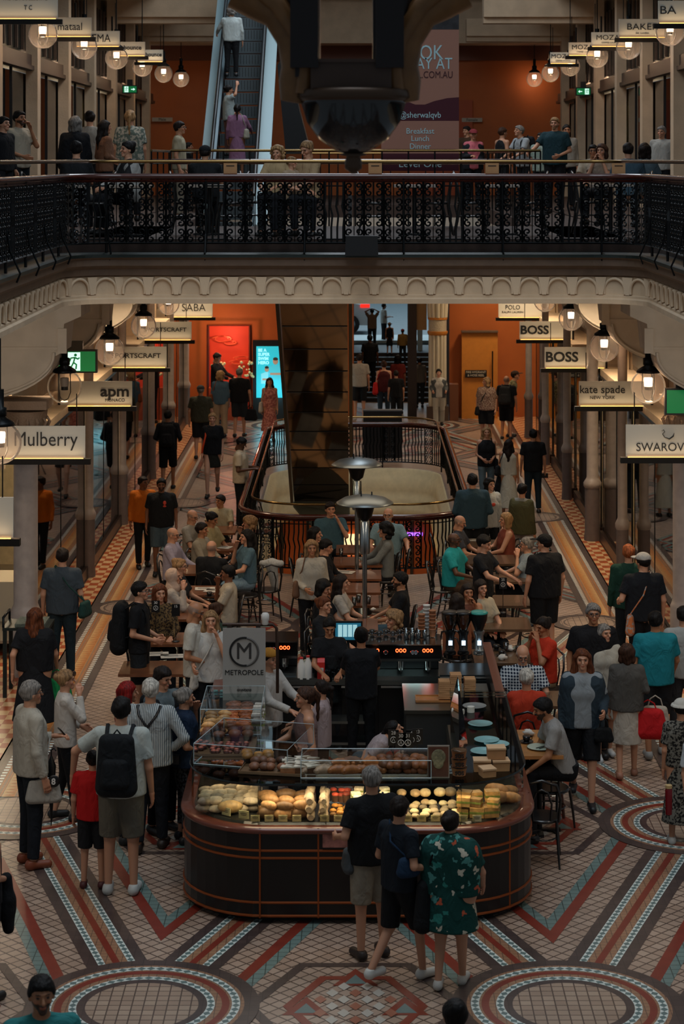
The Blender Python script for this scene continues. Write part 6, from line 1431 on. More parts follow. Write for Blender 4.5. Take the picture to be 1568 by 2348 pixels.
    if bot in ('trousers', 'shorts', 'wide', 'leggings'):
        gg = g if bot != 'leggings' else .005; gg = .03 if bot == 'wide' else gg; kk = 1.0 if bot != 'shorts' else 1.05
        T_.cone((-.07*f, 0, pz+.04), (.07*f, 0, pz+.04), .115*f, .115*f, .03, cut=[((0, 0, waist), (0, 0, 1))])
        for i in (0, 1):
            l = leg[i]; kn, an = np.array(l[0]), np.array(l[1]); hp = np.array(hip[i])
            if bot == 'shorts':
                dn = (kn-hp); dn = dn/np.linalg.norm(dn); en = hp+(kn-hp)*.98; T_.cone(hp, kn+dn*.08, (.088*f+g)*kk, (.062*(.7+.3*f)+g+.012), .03, cut=[(en, dn)])
            else:
                T_.cone(hp, kn, .088*f+gg, .055*(.7+.3*f)+gg, .03); dn = (an-kn)/np.linalg.norm(an-kn); en = an+dn*(-.02 if bot != 'leggings' else -.1)
                T_.cone(kn, an+dn*.1, .055*(.7+.3*f)+gg, (.045 if bot == 'trousers' else .065 if bot == 'wide' else .036)+gg*.5, .02, cut=[(en, dn)])
        child({'shorts': 'shorts', 'leggings': 'leggings'}.get(bot, 'trousers'), T_, cloth(bc))
    else:
        hz = {'skirt': .52, 'mini': .66, 'dress': .50, 'long': .16, 'longdress': .16}[bot] if not sit else sh/sc-.03
        if hem is not None: hz = hem
        if sit:
            for i in (0, 1): T_.cone(hip[i], leg[i][0], .11*f, .09, .06)
        else:
            T_.cone((0, 0, pz+.09), (0, .0, hz-.12), .135*f, .19*f+(.07 if 'long' in bot else 0), .03, cut=[((0, 0, hz), (0, 0, -1))], sy=.82)
        if bot in ('dress', 'longdress'): T_.clip((0, 0, pz+.3), (0, 0, 1))
        child('skirt', T_, cloth(bc if bot not in ('dress', 'longdress') else top))
    # ---- top
    U = Fld(lo, hi, res); hemz = pz+(-.06 if bot not in ('dress', 'longdress') else .0)
    ld = np.array(up((0, 0, 1.0)))-np.array(up((0, 0, 0))); ld = ld/np.linalg.norm(ld)
    for s in (-1, 1): U.cone(up((s*.088*f, .005, 1.34)), (s*.08*f, 0, hemz-.05),   .098*f+g, (.11 if 'dress' not in bot else .094)*f+g, k, cut=[((0, 0, hemz if not sit else pz-.02), (0, 0, -1))])
    U.cone(up((0, .01, 1.385)), (0, 0, hemz-.02), .1*f+g, (.112 if 'dress' not in bot else .098)*f+g, k, cut=[((0, 0, hemz if not sit else pz-.02), (0, 0, -1))])
    if sex == 'f':
        for s in (-1, 1): U.ell(up((s*.066, -.075*f, 1.27)), (.055, .048, .055), .06)
    if belly: U.ell(up((0, -.08, 1.08)), (.16, .14*belly, .17), .06)
    if sl == 'none':
        for i in (0, 1): U.cone(nb, tuple(np.array(nb)*.35+np.array(sho[i])*.65), .06, .05, .03)
    for i in (0, 1):
        e, w_ = np.array(arm[i][0]), np.array(arm[i][1]); so = np.array(sho[i])
        if sl != 'none': U.cone(nb, so, .066, .062, .035)
        if sl == 'short':
            d = (e-so)/np.linalg.norm(e-so); en = so+(e-so)*.72; U.cone(so, e+d*.05, .058*(.7+.3*f)+.008, .058*(.7+.3*f)+.012, .025, cut=[(en, d)])
        elif sl in ('long', 'rolled'):
            U.cone(so, e, .058*(.7+.3*f)+.008, .052, .025); d = (w_-e)/np.linalg.norm(w_-e); en = e+(w_-e)*(.95 if sl == 'long' else .35); U.cone(e, w_+d*.05, .052, .04, .015, cut=[(en, d)])
    U.cone(nb, nt_, .062, .06, .02, cut=[(tuple(np.array(nb)+np.array((0, -.0, .018))), (0, -.45, .9))])
    child('shirt' if sl != 'none' else 'vest_top', U, cloth(top))
    if jacket:      # open jacket over the shirt
        J = Fld(lo, hi, res)
        for s in (-1, 1): J.cone(up((s*.10*f, .02, 1.34)), (s*.095*f, .01, pz-.12), .115*f+g, .12*f+g, .04, cut=[((0, 0, pz-.08), (0, 0, -1)), ((s*.045, 0, 0), (-s, -.15, 0))])
        J.cone(up((0, .045, 1.36)), (0, .05, pz-.12), .105*f+g, .11*f+g, .04, cut=[((0, 0, pz-.08), (0, 0, -1)), ((0, -.0, 0), (0, -1, 0))])
        for i in (0, 1):
            e, w_ = np.array(arm[i][0]), np.array(arm[i][1]); so = np.array(sho[i]); J.cone(so+np.array((0, .01, 0)), e, .074, .06, .03); J.cone(e, w_, .06, .046, .02)
        child('jacket', J, cloth(jacket))
    if apron:
        Ap = Fld(lo, hi, res); Ap.cone(up((0, -.02, 1.25)), (0, -.02, pz-.35), .13, .17, .03, cut=[((0, 0, pz-.3), (0, 0, -1)), ((0, -.01, 0), (0, 1, 0)), ((0, 0, pz+.33), (0, 0, 1))], sy=1.05)
        Ap.cone((0, .0, pz+.08), (0, 0, pz+.03), .135, .135, .01, sy=.95); child('apron', Ap, cloth(apron))
    # ---- shoes
    if shoe and not (bot == 'longdress' and False):
        for i in (0, 1):
            a = leg[i][1]; zf = max(.045, a[2]-.045); Fo = Fld((a[0]-.1, a[1]-.26, -.02), (a[0]+.1, a[1]+.14, zf+.12), min(res, .012))
            Fo.cone((a[0], a[1]+.035, zf), (a[0]*1.12, a[1]-.145, zf-.008), .046, .04, .02, cut=[((0, 0, zf-.04), (0, 0, -1))]); Fo.cone((a[0], a[1]+.02, zf), (a[0], a[1]+.015, zf+.05), .045, .04, .02, cut=[((0, 0, zf+.045), (0, 0, 1))]); child('shoe', Fo, mat('shoe_'+shoe, shoe, .5))
    # ---- hair
    hr2 = min(res, .011); Hh = Fld((-.19, -.17, -.45 if hair in ('long', 'longwave', 'pony') else -.24), (.19, .24, .2), hr2)
    P0, Nn = (0, -.074, .066), (0, -.70, -.66)
    if hair in ('short', 'crop', 'bun', 'pony', 'bob', 'long', 'longwave', 'curly', 'side', 'updo'):
        r_ = {'short': .012, 'crop': .006, 'curly': .035, 'bob': .02}.get(hair, .014)
        Hh.ell((0, .014, .03), (.077+r_, .096+r_, .09+r_), .01, cut=[(P0, Nn)])
        if hair in ('short', 'crop'): Hh.ell((0, -.03, .075), (.06, .05, .03), .02)
    if hair == 'bald' : pass
    if hair == 'updo': Hh.ell((0, .09, .09), (.05, .045, .045), .03)
    if hair == 'bun': Hh.ell((0, .115, .05), (.045, .04, .045), .012)
    if hair == 'pony': Hh.cone((0, .10, .07), (0, .15, .02), .028, .03, .02); Hh.cone((0, .15, .02), (0, .15, -.26), .03, .012, .02)
    if hair == 'bob':
        for s in (-1, 1): Hh.cone((s*.065, .01, .03), (s*.075, .015, -.10), .045, .04, .03)
        Hh.cone((0, .06, .03), (0, .06, -.10), .06, .05, .03)
    if hair in ('long', 'longwave'):
        wv = .012 if hair == 'longwave' else 0
        for s in (-1, 1): Hh.cone((s*.062, .015, .03), (s*.085, .03, -.14), .042, .04+wv, .03); Hh.cone((s*.085, .03, -.14), (s*.095, .045, -.32), .04+wv, .02, .03)
        Hh.cone((0, .06, .02), (0, .09, -.20), .07, .07, .03); Hh.cone((0, .09, -.20), (0, .10, -.36), .07, .04, .03)
    if hair == 'curly':
        for k_ in range(26):
            a_ = rr.uniform(0, 6.28); zz_ = rr.uniform(-.1, .11); q_ = math.sqrt(max(.1, 1-(zz_/.15)**2)); y__ = .02+.105*q_*math.sin(a_)
            if y__ < -.03 and zz_ < .06: continue
            Hh.ell((.1*q_*math.cos(a_), y__, zz_), (.035,)*3, .012)
    if hair == 'hijab': Hh.ell((0, .02, .025), (.1, .112, .11), .02, cut=[((0, -.062, 0), (0, -1, .15))]); Hh.cone((0, .02, -.05), (0, .01, -.14), .085, .12, .03, cut=[((0, -.075, -.1), (0, -1, .9))])
    if hair in ('cap', 'bucket', 'straw', 'beanie'):
        Hh.ell((0, .02, .03), (.088, .105, .09), .01, cut=[(P0, Nn)])
    X_ = Hh.ax[0][:, None, None]; Y_ = Hh.ax[1][None, :, None]; Z_ = Hh.ax[2][None, None, :]; ph = rr.uniform(0, 6)
    if hair != 'hijab': Hh.d = Hh.d+.0035*np.sin(X_*150+ph+3*np.sin(Z_*25+ph))*np.cos(Y_*130+2*np.sin(Z_*18))+.003*np.sin(Z_*60+ph+X_*30)
    if hair != 'bald': child('hair' if hair != 'hijab' else 'headscarf', Hh, hairm(hc) if hair != 'hijab' else cloth('b59a86'), hc0, HM)
    if hair in ('cap', 'bucket', 'straw', 'beanie'):
        C_ = Fld((-.2, -.26, -.05), (.2, .2, .2), hr2); capc = extra or '101112'
        C_.ell((0, .012, .055), (.098, .112, .085), .01, cut=[((0, 0, .048), (0, 0, -1))])
        if hair == 'cap': C_.ell((0, -.13, .052), (.075, .085, .012), .01)
        if hair in ('bucket', 'straw'): C_.cone((0, .01, .055), (0, .01, .04), .15 if hair == 'straw' else .125, .16 if hair == 'straw' else .135, .01, cut=[((0, 0, .066), (0, 0, 1)), ((0, 0, .04), (0, 0, -1))])
        child('cap' if hair in ('cap', 'beanie') else 'hat', C_, cloth(capc), hc0, HM)
    if glasses:
        m = MB()
        for s in (-1, 1): m.tube([tuple((HM@np.array((s*.032+.024*math.cos(a), -.108, .012+.018*math.sin(a)))+hc0)*sc) for a in np.linspace(0, 6.283, 11)], .0028*sc, 4, cap=False); m.tube([tuple((HM@np.array(p)+hc0)*sc) for p in ((s*.055, -.105, .015), (s*.082, .01, .01))], .0026*sc, 4)
        m.tube([tuple((HM@np.array(p)+hc0)*sc) for p in ((-.009, -.11, .014), (.009, -.11, .014))], .0026*sc, 4); m.obj('glasses', [black], t)
    t['_'] = 0; del t['_']
    INFO = dict(t=t, X=X, D=D, z=z, rz=R(rz), sc=sc, up=up, pz=pz, arm=arm, sho=sho, head=hc0, HM=HM, f=f)
    if sit and seat == 'chair':
        chair(X+.02*math.sin(R(rz)), D, R(rz), SEATL(label), z=z)
    if sit and seat == 'stool':
        tt_ = thing('bar_stool', SEATL(label).replace('chair', 'stool'), 'stool', (X, D, z), R(rz)); m = MB(); m.lathe([(.17, sh-.05), (.18, sh-.02), (.17, sh-.005)], n=16); m.obj('seat', [ebony], tt_)
        for a in (45, 135, 225, 315): m = MB(); m.tube([(.12*math.cos(R(a)), .12*math.sin(R(a)), sh-.04), (.2*math.cos(R(a)), .2*math.sin(R(a)), 0)], .015, 5); m.obj('leg', [ebony], tt_)
    return INFO
def SEATL(l):
    w_ = l.split(); s = 'bentwood chair carrying the '+' '.join(w_[:9]).rstrip(','); return s
def wpt(I, p):
    p = np.array(p)*I['sc']; c, s = math.cos(I['rz']), math.sin(I['rz']); return (I['X']+p[0]*c-p[1]*s, I['D']+p[0]*s+p[1]*c, I['z']+p[2])
def backpack(I, c, label, w_=.30, h_=.44, d_=.16):
    t = thing('backpack', label, 'backpack', wpt(I, (0, 0, 0)), I['rz']); sc = I['sc']; u = I['up']; m0 = cloth(c)
    yb_ = .115*I['f']+.02
    def fo(nm, items, res=.014):
        G = Fld((-.25, -.2, .85), (.25, .45, 1.6), res)
        for it in items: G.cone(*it)
        v, q = G.surf(); v = np.array([u(p) for p in v]); me = mesh_from(nm, [(v*sc, q)], [m0]); o = bpy.data.objects.new(nm, me); COL.objects.link(o); o.parent = t; return o
    fo('main_pouch', [(( s*w_*.27, yb_+d_*.5, 1.42), (s*w_*.3, yb_+d_*.55, 1.42-h_+.1), d_*.42, d_*.55, .06) for s in (-1, 0, 1)])
    fo('front_pocket', [((s*w_*.2, yb_+d_*.95, 1.24), (s*w_*.22, yb_+d_*1.0, 1.08), .05, .06, .04) for s in (-1, 0, 1)])
    for s in (-1, 1):
        m = MB(); m.tube([tuple(np.array(u(p))*sc) for p in ((s*.10, yb_+.05, 1.42), (s*.115, .03, 1.52), (s*.12, -.09*I['f'], 1.42), (s*.13, -.12*I['f'], 1.28), (s*.17, 0, 1.14), (s*.13, yb_+.03, 1.08))], .018*sc, 8, flat=.5); m.obj('shoulder_strap', [m0], t)
    m = MB(); m.tube([tuple(np.array(u(p))*sc) for p in ((-.03, yb_+.05, 1.48), (0, yb_+.06, 1.52), (.03, yb_+.05, 1.48))], .009, 6); m.obj('grab_handle', [m0], t)
    return t
def bag(I, side, c, label, kind='hand', size=(.3, .12, .24), dz=0, dx=0, dy=0):
    """a bag hanging from hand ('hand'), on the hip with a cross strap ('cross') or from the shoulder ('shoulder')"""
    i = 0 if side < 0 else 1; u = I['up']; m0 = cloth(c); w_, d_, h_ = size
    if kind == 'hand': a = np.array(I['arm'][i][1])+np.array((0, -.02, -.09))
    elif kind == 'elbow': a = np.array(I['arm'][i][0])+np.array((side*.03, -.06, -.05))
    elif kind == 'shoulder': a = np.array(u((side*.22, .02, 1.18)))
    else: a = np.array(u((side*.20, -.08, 1.0)))
    a = a+np.array((dx, dy, dz)); t = thing('bag', label, 'bag', wpt(I, a), I['rz']+(math.pi/2 if kind in ('shoulder', 'cross') else 0)*.8); sc = 1
    G = Fld((-w_, -d_*1.2, -h_*1.6), (w_, d_*1.2, .1), .012); top_ = -.10 if kind in ('hand', 'elbow') else -.02
    for q in np.linspace(-1, 1, 6): G.cone((q*w_*.34, 0, top_-h_*.15), (q*w_*.4, 0, top_-h_*.8), d_*.35, d_*.5, .04)
    v, q = G.surf(); me = mesh_from('bag_body', [(v, q)], [m0]); o = bpy.data.objects.new('bag_body', me); COL.objects.link(o); o.parent = t
    m = MB()
    if kind in ('hand', 'elbow'): m.tube([(-w_*.3, 0, top_-.02), (-w_*.2, 0, top_+.08), (0, 0, top_+.12), (w_*.2, 0, top_+.08), (w_*.3, 0, top_-.02)], .009, 6)
    else:
        sp = np.array(u(((-side if kind == 'cross' else side)*.10, -.0, 1.50))); c_, s_ = math.cos(-t.rotation_euler[2]), math.sin(-t.rotation_euler[2]); 
        for yy in (-.125, .125):
            pts = []
            for q in (a+np.array((0, 0, top_)), (a+sp)/2+np.array((0, yy*I['f'], 0)), sp+np.array((0, yy*.25, .02))):
                W_ = np.array(wpt(I, q))-np.array(t.location); pts.append((W_[0]*c_-W_[1]*s_, W_[0]*s_+W_[1]*c_, W_[2]))
            m.tube(pts, .010, 6)
    m.obj('strap', [m0], t); return t
def hold(I, side, kind, label):
    i = 0 if side < 0 else 1; a = np.array(I['arm'][i][1])+np.array((-side*.03, -.09, .02))
    if kind == 'phone': m = MB(); m.box((0, 0, 0), (.075, .012, .15)); o = tag(m.obj('phone', [black]), label, 'phone'); o.location = wpt(I, a); o.rotation_euler = (-.7, 0, I['rz'])
    if kind == 'camera':
        a = np.array(I['arm'][i][1])+np.array((0, -.03, -.12)); t = thing('camera', label, 'camera', wpt(I, a), I['rz']); m = MB(); m.box((0, 0, 0), (.13, .07, .09)); m.obj('camera_body', [black], t); m = MB(); m.tube([(0, -.03, 0), (0, -.13, -.03)], .035, 12); m.obj('lens', [black], t)
    if kind == 'cloth':
        G = Fld((-.2, -.2, -.6), (.2, .2, .1), .016); G.cone((0, 0, 0), (.02, 0, -.25), .05, .09, .04); G.cone((.0, 0, -.2), (-.04, .02, -.42), .08, .05, .05); v, q = G.surf(); me = mesh_from('draped_jacket', [(v, q)], [cloth('0e0f12')]); o = bpy.data.objects.new('draped_jacket', me); COL.objects.link(o); tag(o, label, 'jacket'); o.location = wpt(I, np.array(I['arm'][i][1])+np.array((0, -.02, .0))); o.rotation_euler = (0, 0, I['rz'])
# ================================================================== THE PEOPLE, nearest first
W = dict(sex='f'); BLK = '111215'; NB = '131519'
# front of the picture
person(95, 2240, 'bearded person in a teal shirt at the bottom left corner, head and shoulders only', 15, h=1.8, skin='tan', hc='black', beard='black', top='2f7d7c')
I = person(1043, 2295, 'person of whom only a black topknotted head shows at the bottom edge', 190, h=1.62, hair='updo', hc='black', top=BLK, **W)
I = person(-42, 1850, 'person cut off by the left edge with a bare arm holding a black garment', 150, h=1.66, top='1a1a1e', sl='none', arms=('hold', 'hold'), **W)
o_ = hold(I, -1, 'cloth', 'black garment over the arm at the left picture edge')
I = person(1033, 1862, 'large person in a short green tropical floral dress and white trainers', 165, fy=2262, sex='f', hair='bun', hc='dark', top='floral:0f3f3a:4f8f88:b8563a:c2bca8:2d7a70', bot='dress', hem=.60, fat=1.62, shoe='bdbab2', arms=('swingf', 'bent'), pose='step', skin='fair', hyaw=-15)
bag(I, 1, '141618', 'black bag and jacket carried on the left side of the floral dress', 'shoulder', (.3, .15, .5), dz=-.05)
I = person(915, 1828, 'teenager in a black sports jersey and black shorts with white clogs', 130, fy=2250, hair='short', hc='dark', top='131a22', bot='shorts', bc=BLK, shoe='c9c8c0', arms=('bent', 'hold'), pose='walk', skin='fair', hyaw=20)
bag(I, -1, '1b3148', 'small blue sling bag across the back of the teenager in clogs', 'cross', (.18, .08, .14), dz=.25, dy=.14)
I = person(852, 1760, 'person with greying hair and beard, black shirt and beige shorts at the cake display', 205, fy=2195, hc='grey', beard='grey', top=BLK, bot='shorts', bc='8a8272', shoe='2a1e18', arms=('hold', 'bent'), fat=1.15, skin='fair', glasses=True, belly=.7)
bag(I, 1, '4a4e50', 'grey sling strap and pouch of the black-shirted person at the display', 'cross', (.2, .1, .16))
I = person(213, 1722, 'child in a bright red t-shirt and black shorts hugging the adult beside', 178, fy=2035, hc='dark', top='b01818', bot='shorts', bc='1b1c1f', shoe='4a1c1c', arms=('hug', 'down'), fat=1.05)
I = person(278, 1600, 'person in grey t-shirt and shorts, one arm round the red-shirted child', 176, fy=2048, top='a9b0ab', bot='shorts', bc='615d52', shoe='b9bcb8', arms=('down', 'hug'), hc='black', fat=1.12); backpack(I, '14181c', 'black backpack on the person in the grey t-shirt', w_=.34, h_=.5)
I = person(70, 1563, 'grey-haired person in a pale beige jacket looking at a phone', 118, fy=1985, top='a8a294', sl='long', bc='181d24', hc='grey', glasses=True, arms=('down', 'phone'), fat=1.15, shoe='7a3c22', skin='fair'); hold(I, 1, 'phone', 'phone held by the person in the beige jacket')
b_ = bag(I, -1, 'a09c92', 'off-white crossbody bag with a round black 8 ball badge', 'cross', (.34, .1, .26), dz=-.1, dy=.02)
m = MB(); m.ball((0, 0, 0), .062, (1, .22, 1), 18); q = wpt(I, (-.17, -.17, .86)); k8 = m.obj('badge', [black], b_); k8.matrix_parent_inverse = Matrix(); w8 = Vector((q[0]+.02, q[1]-.13, q[2])) - Vector(b_.location); cb_, sb_ = math.cos(-b_.rotation_euler[2]), math.sin(-b_.rotation_euler[2]); k8.location = (w8.x*cb_-w8.y*sb_, w8.x*sb_+w8.y*cb_, w8.z); k8.rotation_euler = (0, 0, -b_.rotation_euler[2])
text_mesh('8', .085, white_c, k8, (0, -.02, 0), FACE, bold=.002, ext=.003)
m = MB(); m.tube([(0, 0, 0), (0, 0, -.1), (0, 0, -.62), (0, 0, -.72)], [.01, .05, .012, .004], 8); m.tube([(0, 0, 0), (0, 0, .06), (.03, 0, .08), (.05, 0, .05)], .008, 6); o = tag(m.obj('umbrella', [black]), 'furled black umbrella hanging beside the beige jacket wearer', 'umbrella'); o.location = wpt(I, (.12, -.25, .98))
I = person(150, 1538, 'slim person with blonde bun, white lace-sleeved top and black leggings', 105, fy=1880, hair='bun', hc='sand', top='bdb6ac', sl='long', bot='leggings', bc=BLK, shoe='1a1a1a', arms=('face', 'hold'), pose='step', **W)
I = person(292, 1565, 'person with long bright red hair and black top in the counter queue', 95, h=1.68, hair='longwave', hc='red', top=NB, sl='long', arms=('hold', 'hold'), hyaw=15, **W)
I = person(345, 1558, 'white-haired person in a striped shirt with dark crossed braces and camera', 172, fy=1950, hair='short', hc='white', top='stripe:b4b9b7:5d6a72', sl='long', bc='1c2026', shoe='2a211b', arms=('hip', 'swingb'), fat=1.15, pose='step'); hold(I, -1, 'camera', 'black camera dangling beside the striped shirt wearer')
m = MB(); u_ = I['up']; [m.tube([tuple(np.array(u_(p))*I['sc']) for p in ((s*.12, .05, 1.50), (s*.09, .125, 1.42), (0, .15, 1.30), (0, .15, 1.0))], .017, 6, flat=.4) for s in (-1, 1)]; m.obj('braces', [black], I['t'])
I = person(372, 1530, 'person in a dark open jacket over grey top facing out of the queue', 40, h=1.76, hc='dark', top='5a666a', sl='long', jacket='15171b', bc=NB, hyaw=20, hpitch=15)
I = person(423, 1578, 'person in a navy cold-shoulder top and patterned leggings at the counter', 108, fy=1930, hair='bun', hc='grey', top='15263c', bot='leggings', bc='print:101114:4a4d50', shoe='101114', arms=('hold', 'face'), fat=1.25, belly=.5, **W)
# left aisle
I = person(80, 1395, 'dark red-haired person in a loose black dress, back turned, with green bag', 178, h=1.66, hair='long', hc='auburn', top=NB, bot='longdress', hem=.3, fat=1.3, arms=('swingf', 'swingb'), **W)
bag(I, -1, '1f8a4a', 'bright green shopping bag in the hand of the person in black', 'hand', (.34, .14, .34))
I = person(143, 1258, 'person in a dark grey shirt with green waist bag, back turned', 180, h=1.8, hc='dark', top='3a4248', bc='1c2a30', arms=('down', 'down'), fat=1.1); bag(I, -1, '1c3a34', 'dark green waist bag on the grey-shirted walker', 'cross', (.28, .1, .2), dz=.08, dx=-.12, dy=.2)
I = person(320, 1335, 'person in profile in a black tee with a bulky black backpack', 85, h=1.8, hc='black', glasses=True, top=BLK, bot='shorts', bc='1c1f22', arms=('hold', 'hold'), skin='fair'); backpack(I, '0f1012', 'bulky black backpack on the person standing by the number 30 stand', w_=.34, h_=.55, d_=.2)
person(328, 1093, 'person in an orange long-sleeved top beside the one in a dark printed tee', 15, fy=1302, hc='dark', top='c0661a', sl='long', bc='15181c', skin='brown', hyaw=40, arms=('down', 'down'), pose='step')
I = person(370, 1098, 'bearded person in a black tee with a small red print and denim shorts', 3, fy=1318, hc='black', beard='black', top='17181a', bot='shorts', bc='4a5c68', skin='brown', fat=1.15, pose='step')
m = MB(); m.ball((.06*1, -.125*I['sc'], 1.33*I['sc']), .03, (1, .3, 1.3), 8); m.ball((.06, -.13*I['sc'], 1.27*I['sc']), .028, (1.1, .3, .6), 8); m.obj('shirt_print', [mat('red_print', 'c8402c', .6)], I['t'])
I = person(385, 942, 'runner in a black jacket and shorts with a black backpack, seen from behind', 180, fy=1125, hc='black', top=NB, sl='long', bot='shorts', bc='101114', arms=('bent', 'bent'), pose='walk', skin='tan'); backpack(I, '131417', 'black backpack on the runner in black')
I = person(487, 948, 'blonde person in black sports tee and dark skirt with orange strap', 0, fy=1138, hair='bun', hc='blonde', top=NB, bot='mini', bc='24251f', skin='pale', pose='walk', hem=.62, **W)
m = MB(); m.tube([(-.13, -.02, 1.5), (-.14, -.12, 1.3), (-.2, -.1, 1.05), (-.22, -.05, .92)], .02, 6, flat=.4); m.obj('orange_strap', [mat('orange_strap', 'd8481c', .6)], I['t'])
person(460, 885, 'person seen from behind in an olive shirt, dark shorts and dark cap', 180, fy=1052, hair='cap', hc='grey', top='3c3a2a', bot='shorts', bc='17181a', pose='step', fat=1.2, extra='3a3a38')
I = person(505, 852, 'person with curly blonde hair, denim-blue shirt and cream trousers, seen from behind', 180, fy=1003, hair='curly', hc='blonde', top='4a6578', sl='rolled', bot='wide', bc='a8937a', fat=1.05, **W); bag(I, 1, '8a4a28', 'tan leather bag on the curly blonde person', 'shoulder', (.26, .1, .2))
I = person(549, 845, 'person in a black tee and dark shorts walking away, holding a dark bag', 172, fy=1002, hc='grey', top=BLK, bot='shorts', bc='23292e', fat=1.2, pose='step'); bag(I, -1, '15171b', 'dark shopping bag held by the black-tee walker', 'hand', (.3, .12, .3))
I = person(618, 867, 'person in a strapless pink dress carrying a cream tote, in front of the cyan screen', 2, h=1.62, hair='long', hc='dark', top='mottle:b0705f:8a4c42', sl='none', bot='longdress', hem=.3, skin='tan', **W); bag(I, -1, 'a89f90', 'cream tote on the shoulder of the pink dress wearer', 'shoulder', (.26, .1, .3), dz=-.05)
person(497, 810, 'shop attendant in black behind the red niche counter', 70, dist=56.5, h=1.7, hair='short', hc='dark', top=NB, sl='long', arms=('fwd', 'fwd'), hpitch=20)
I = person(552, 1003, 'dark-skinned person in a cream tee standing by the rail and reading a phone', 82, h=1.78, hair='crop', hc='black', top='b5a68e', bc='15171a', skin='dark', arms=('phone', 'phone'), hpitch=25, fat=1.15); hold(I, 1, 'phone', 'phone read by the person in the cream tee at the rail')
# passage at the back
person(824, 812, 'person in a white tee and black shorts walking away past the black screen', 180, fy=963, hc='dark', top='9c958a', bot='shorts', bc=NB, shoe='b9b6ae')
I = person(880, 828, 'person with a bare-shouldered maroon top and big red bag, seen from behind', 180, h=1.64, dist=56.6, hair='updo', hc='brown', top='4a1a1c', sl='none', bc='2a3a48', **W); bag(I, 1, 'a81c1c', 'big red tote on the maroon-topped person', 'shoulder', (.3, .14, .34))
person(908, 850, 'person in a black tee beside the red tote, arm hanging', 185, dist=56.2, h=1.6, hc='dark', top=BLK)
person(962, 820, 'person in a grey tee and dark jeans walking away in the passage', 182, fy=935, hair='bun', hc='dark', top='7d766c', bc='2c3338', pose='step', **W)
I = person(1006, 847, 'young person in white top, grey cardigan and white cargo trousers', 2, fy=976, hair='updo', hc='black', top='b8b4ac', bot='wide', bc='a8a294', jacket='4c4f50', skin='pale', arms=('bent', 'bent'), pose='step', **W)
def stz(D): return .12+max(0, min(9, (D-61.4)/.42))*.11
for (x, hy, D, l, kw) in ((848, 768, 62, 'person in a dark tee on the passage steps', dict(top='1c1a18', hc='black')), (893, 740, 65, 'person in a black strappy dress and straw hat on the steps', dict(sex='f', hair='straw', hc='dark', extra='7a5a3c', top=BLK, sl='none', bot='dress', skin='tan')),
    (923, 755, 64.3, 'person in a mustard top and red cap on the steps', dict(hair='cap', hc='dark', extra='7a2018', top='7a5a2a', sl='long')), (853, 708, 66.4, 'person with raised arms and brown top near the street', dict(sex='f', hair='bun', hc='dark', top='6b5444', arms=('head', 'head'))),
    (880, 696, 68.5, 'person in a white shirt reading a phone in the street doorway', dict(hc='black', top='b8bab4', arms=('phone', 'phone'))), (912, 815, 58.6, 'person in a dark red top on the lowest steps', dict(sex='f', hair='bob', hc='black', top='6a2018'))):
    person(x, hy, l, 180 if x != 880 else 110, dist=D, z=stz(D) if D > 60 else 0, **{**dict(bc='1a1c20', skin='brown', arms=('down', 'down')), **kw})
# right aisle
I = person(1115, 866, 'person in a brown patterned blouse and black shorts by the ochre door', -15, h=1.66, hair='bob', hc='blonde', top='print:6a4a3e:a08876', bot='shorts', bc=NB, fat=1.3, hyaw=-60, **W); bag(I, -1, '101114', 'black crossbody bag on the patterned blouse', 'cross', (.26, .1, .2))
I = person(1161, 862, 'bald person in black with a grey backpack, seen from behind', 165, fy=1008, hair='bald', hc='grey', top=NB, bot='shorts', bc='111215', fat=1.15); backpack(I, '2a2b2c', 'grey-black backpack on the bald person in black')
person(1181, 868, 'person in a camouflage-print shirt and beige shorts leaning at the shop window', 80, fy=1002, hair='cap', hc='dark', extra='3a2a20', top='mottle:5a5a3c:a39a74', sl='rolled', bot='shorts', bc='7a6448', lean=12, arms=('down', 'down'))
I = person(1115, 980, 'person in a black sleeveless top and light jeans walking to the camera', 5, fy=1160, hair='long', hc='sand', top=BLK, sl='none', bc='5c6c72', arms=('hold', 'hold'), pose='step', **W); bag(I, 1, '121315', 'black wheeled-look shoulder bag of the sleeveless top wearer', 'shoulder', (.2, .08, .2), dz=-.12)
I = person(1166, 1008, 'person with long dark hair in a long white dress, seen from behind', 172, fy=1185, hair='longwave', hc='dark', top='a9a79a', sl='none', bot='longdress', hem=.22, skin='tan', **W); bag(I, 1, '0f1012', 'black shoulder bag on the white dress', 'shoulder', (.28, .1, .18)); hold(I, 1, 'cloth', 'black jacket hanging from the arm of the white dress wearer')
I = person(1222, 985, 'person in a black tee and dark jeans holding a camera, seen from behind', 180, fy=1177, hair='short', hc='black', top='141416', bc='1a262e', arms=('down', 'down')); hold(I, -1, 'camera', 'black camera hanging in the hand of the black-tee walker')
person(1083, 1087, 'tall person in a slate-blue shirt standing with back to the camera by the railing', 185, h=1.84, hc='black', top='2c4450', sl='long', bc='15181b', fat=1.25, arms=('hold', 'hold'))
I = person(1122, 1097, 'young person in a white printed tee and open white overshirt', 25, h=1.68, hair='bob', hc='black', top='b4b9b8', bc='1d2226', jacket='9da3a4', skin='pale', hyaw=15, **W)
m = MB(); m.ball((.0, -.15*I['sc'], 1.30*I['sc']), .035, (1.2, .3, .9), 8); m.obj('shirt_print', [mat('red_print', 'c8402c', .6)], I['t'])
person(1197, 1110, 'person with short black hair, grey top and olive jumper tied round the shoulders', 150, fy=1335, hair='short', hc='black', top='7f8280', jacket='4b4a30', sl='long', bot='wide', bc='8a8078', **W)
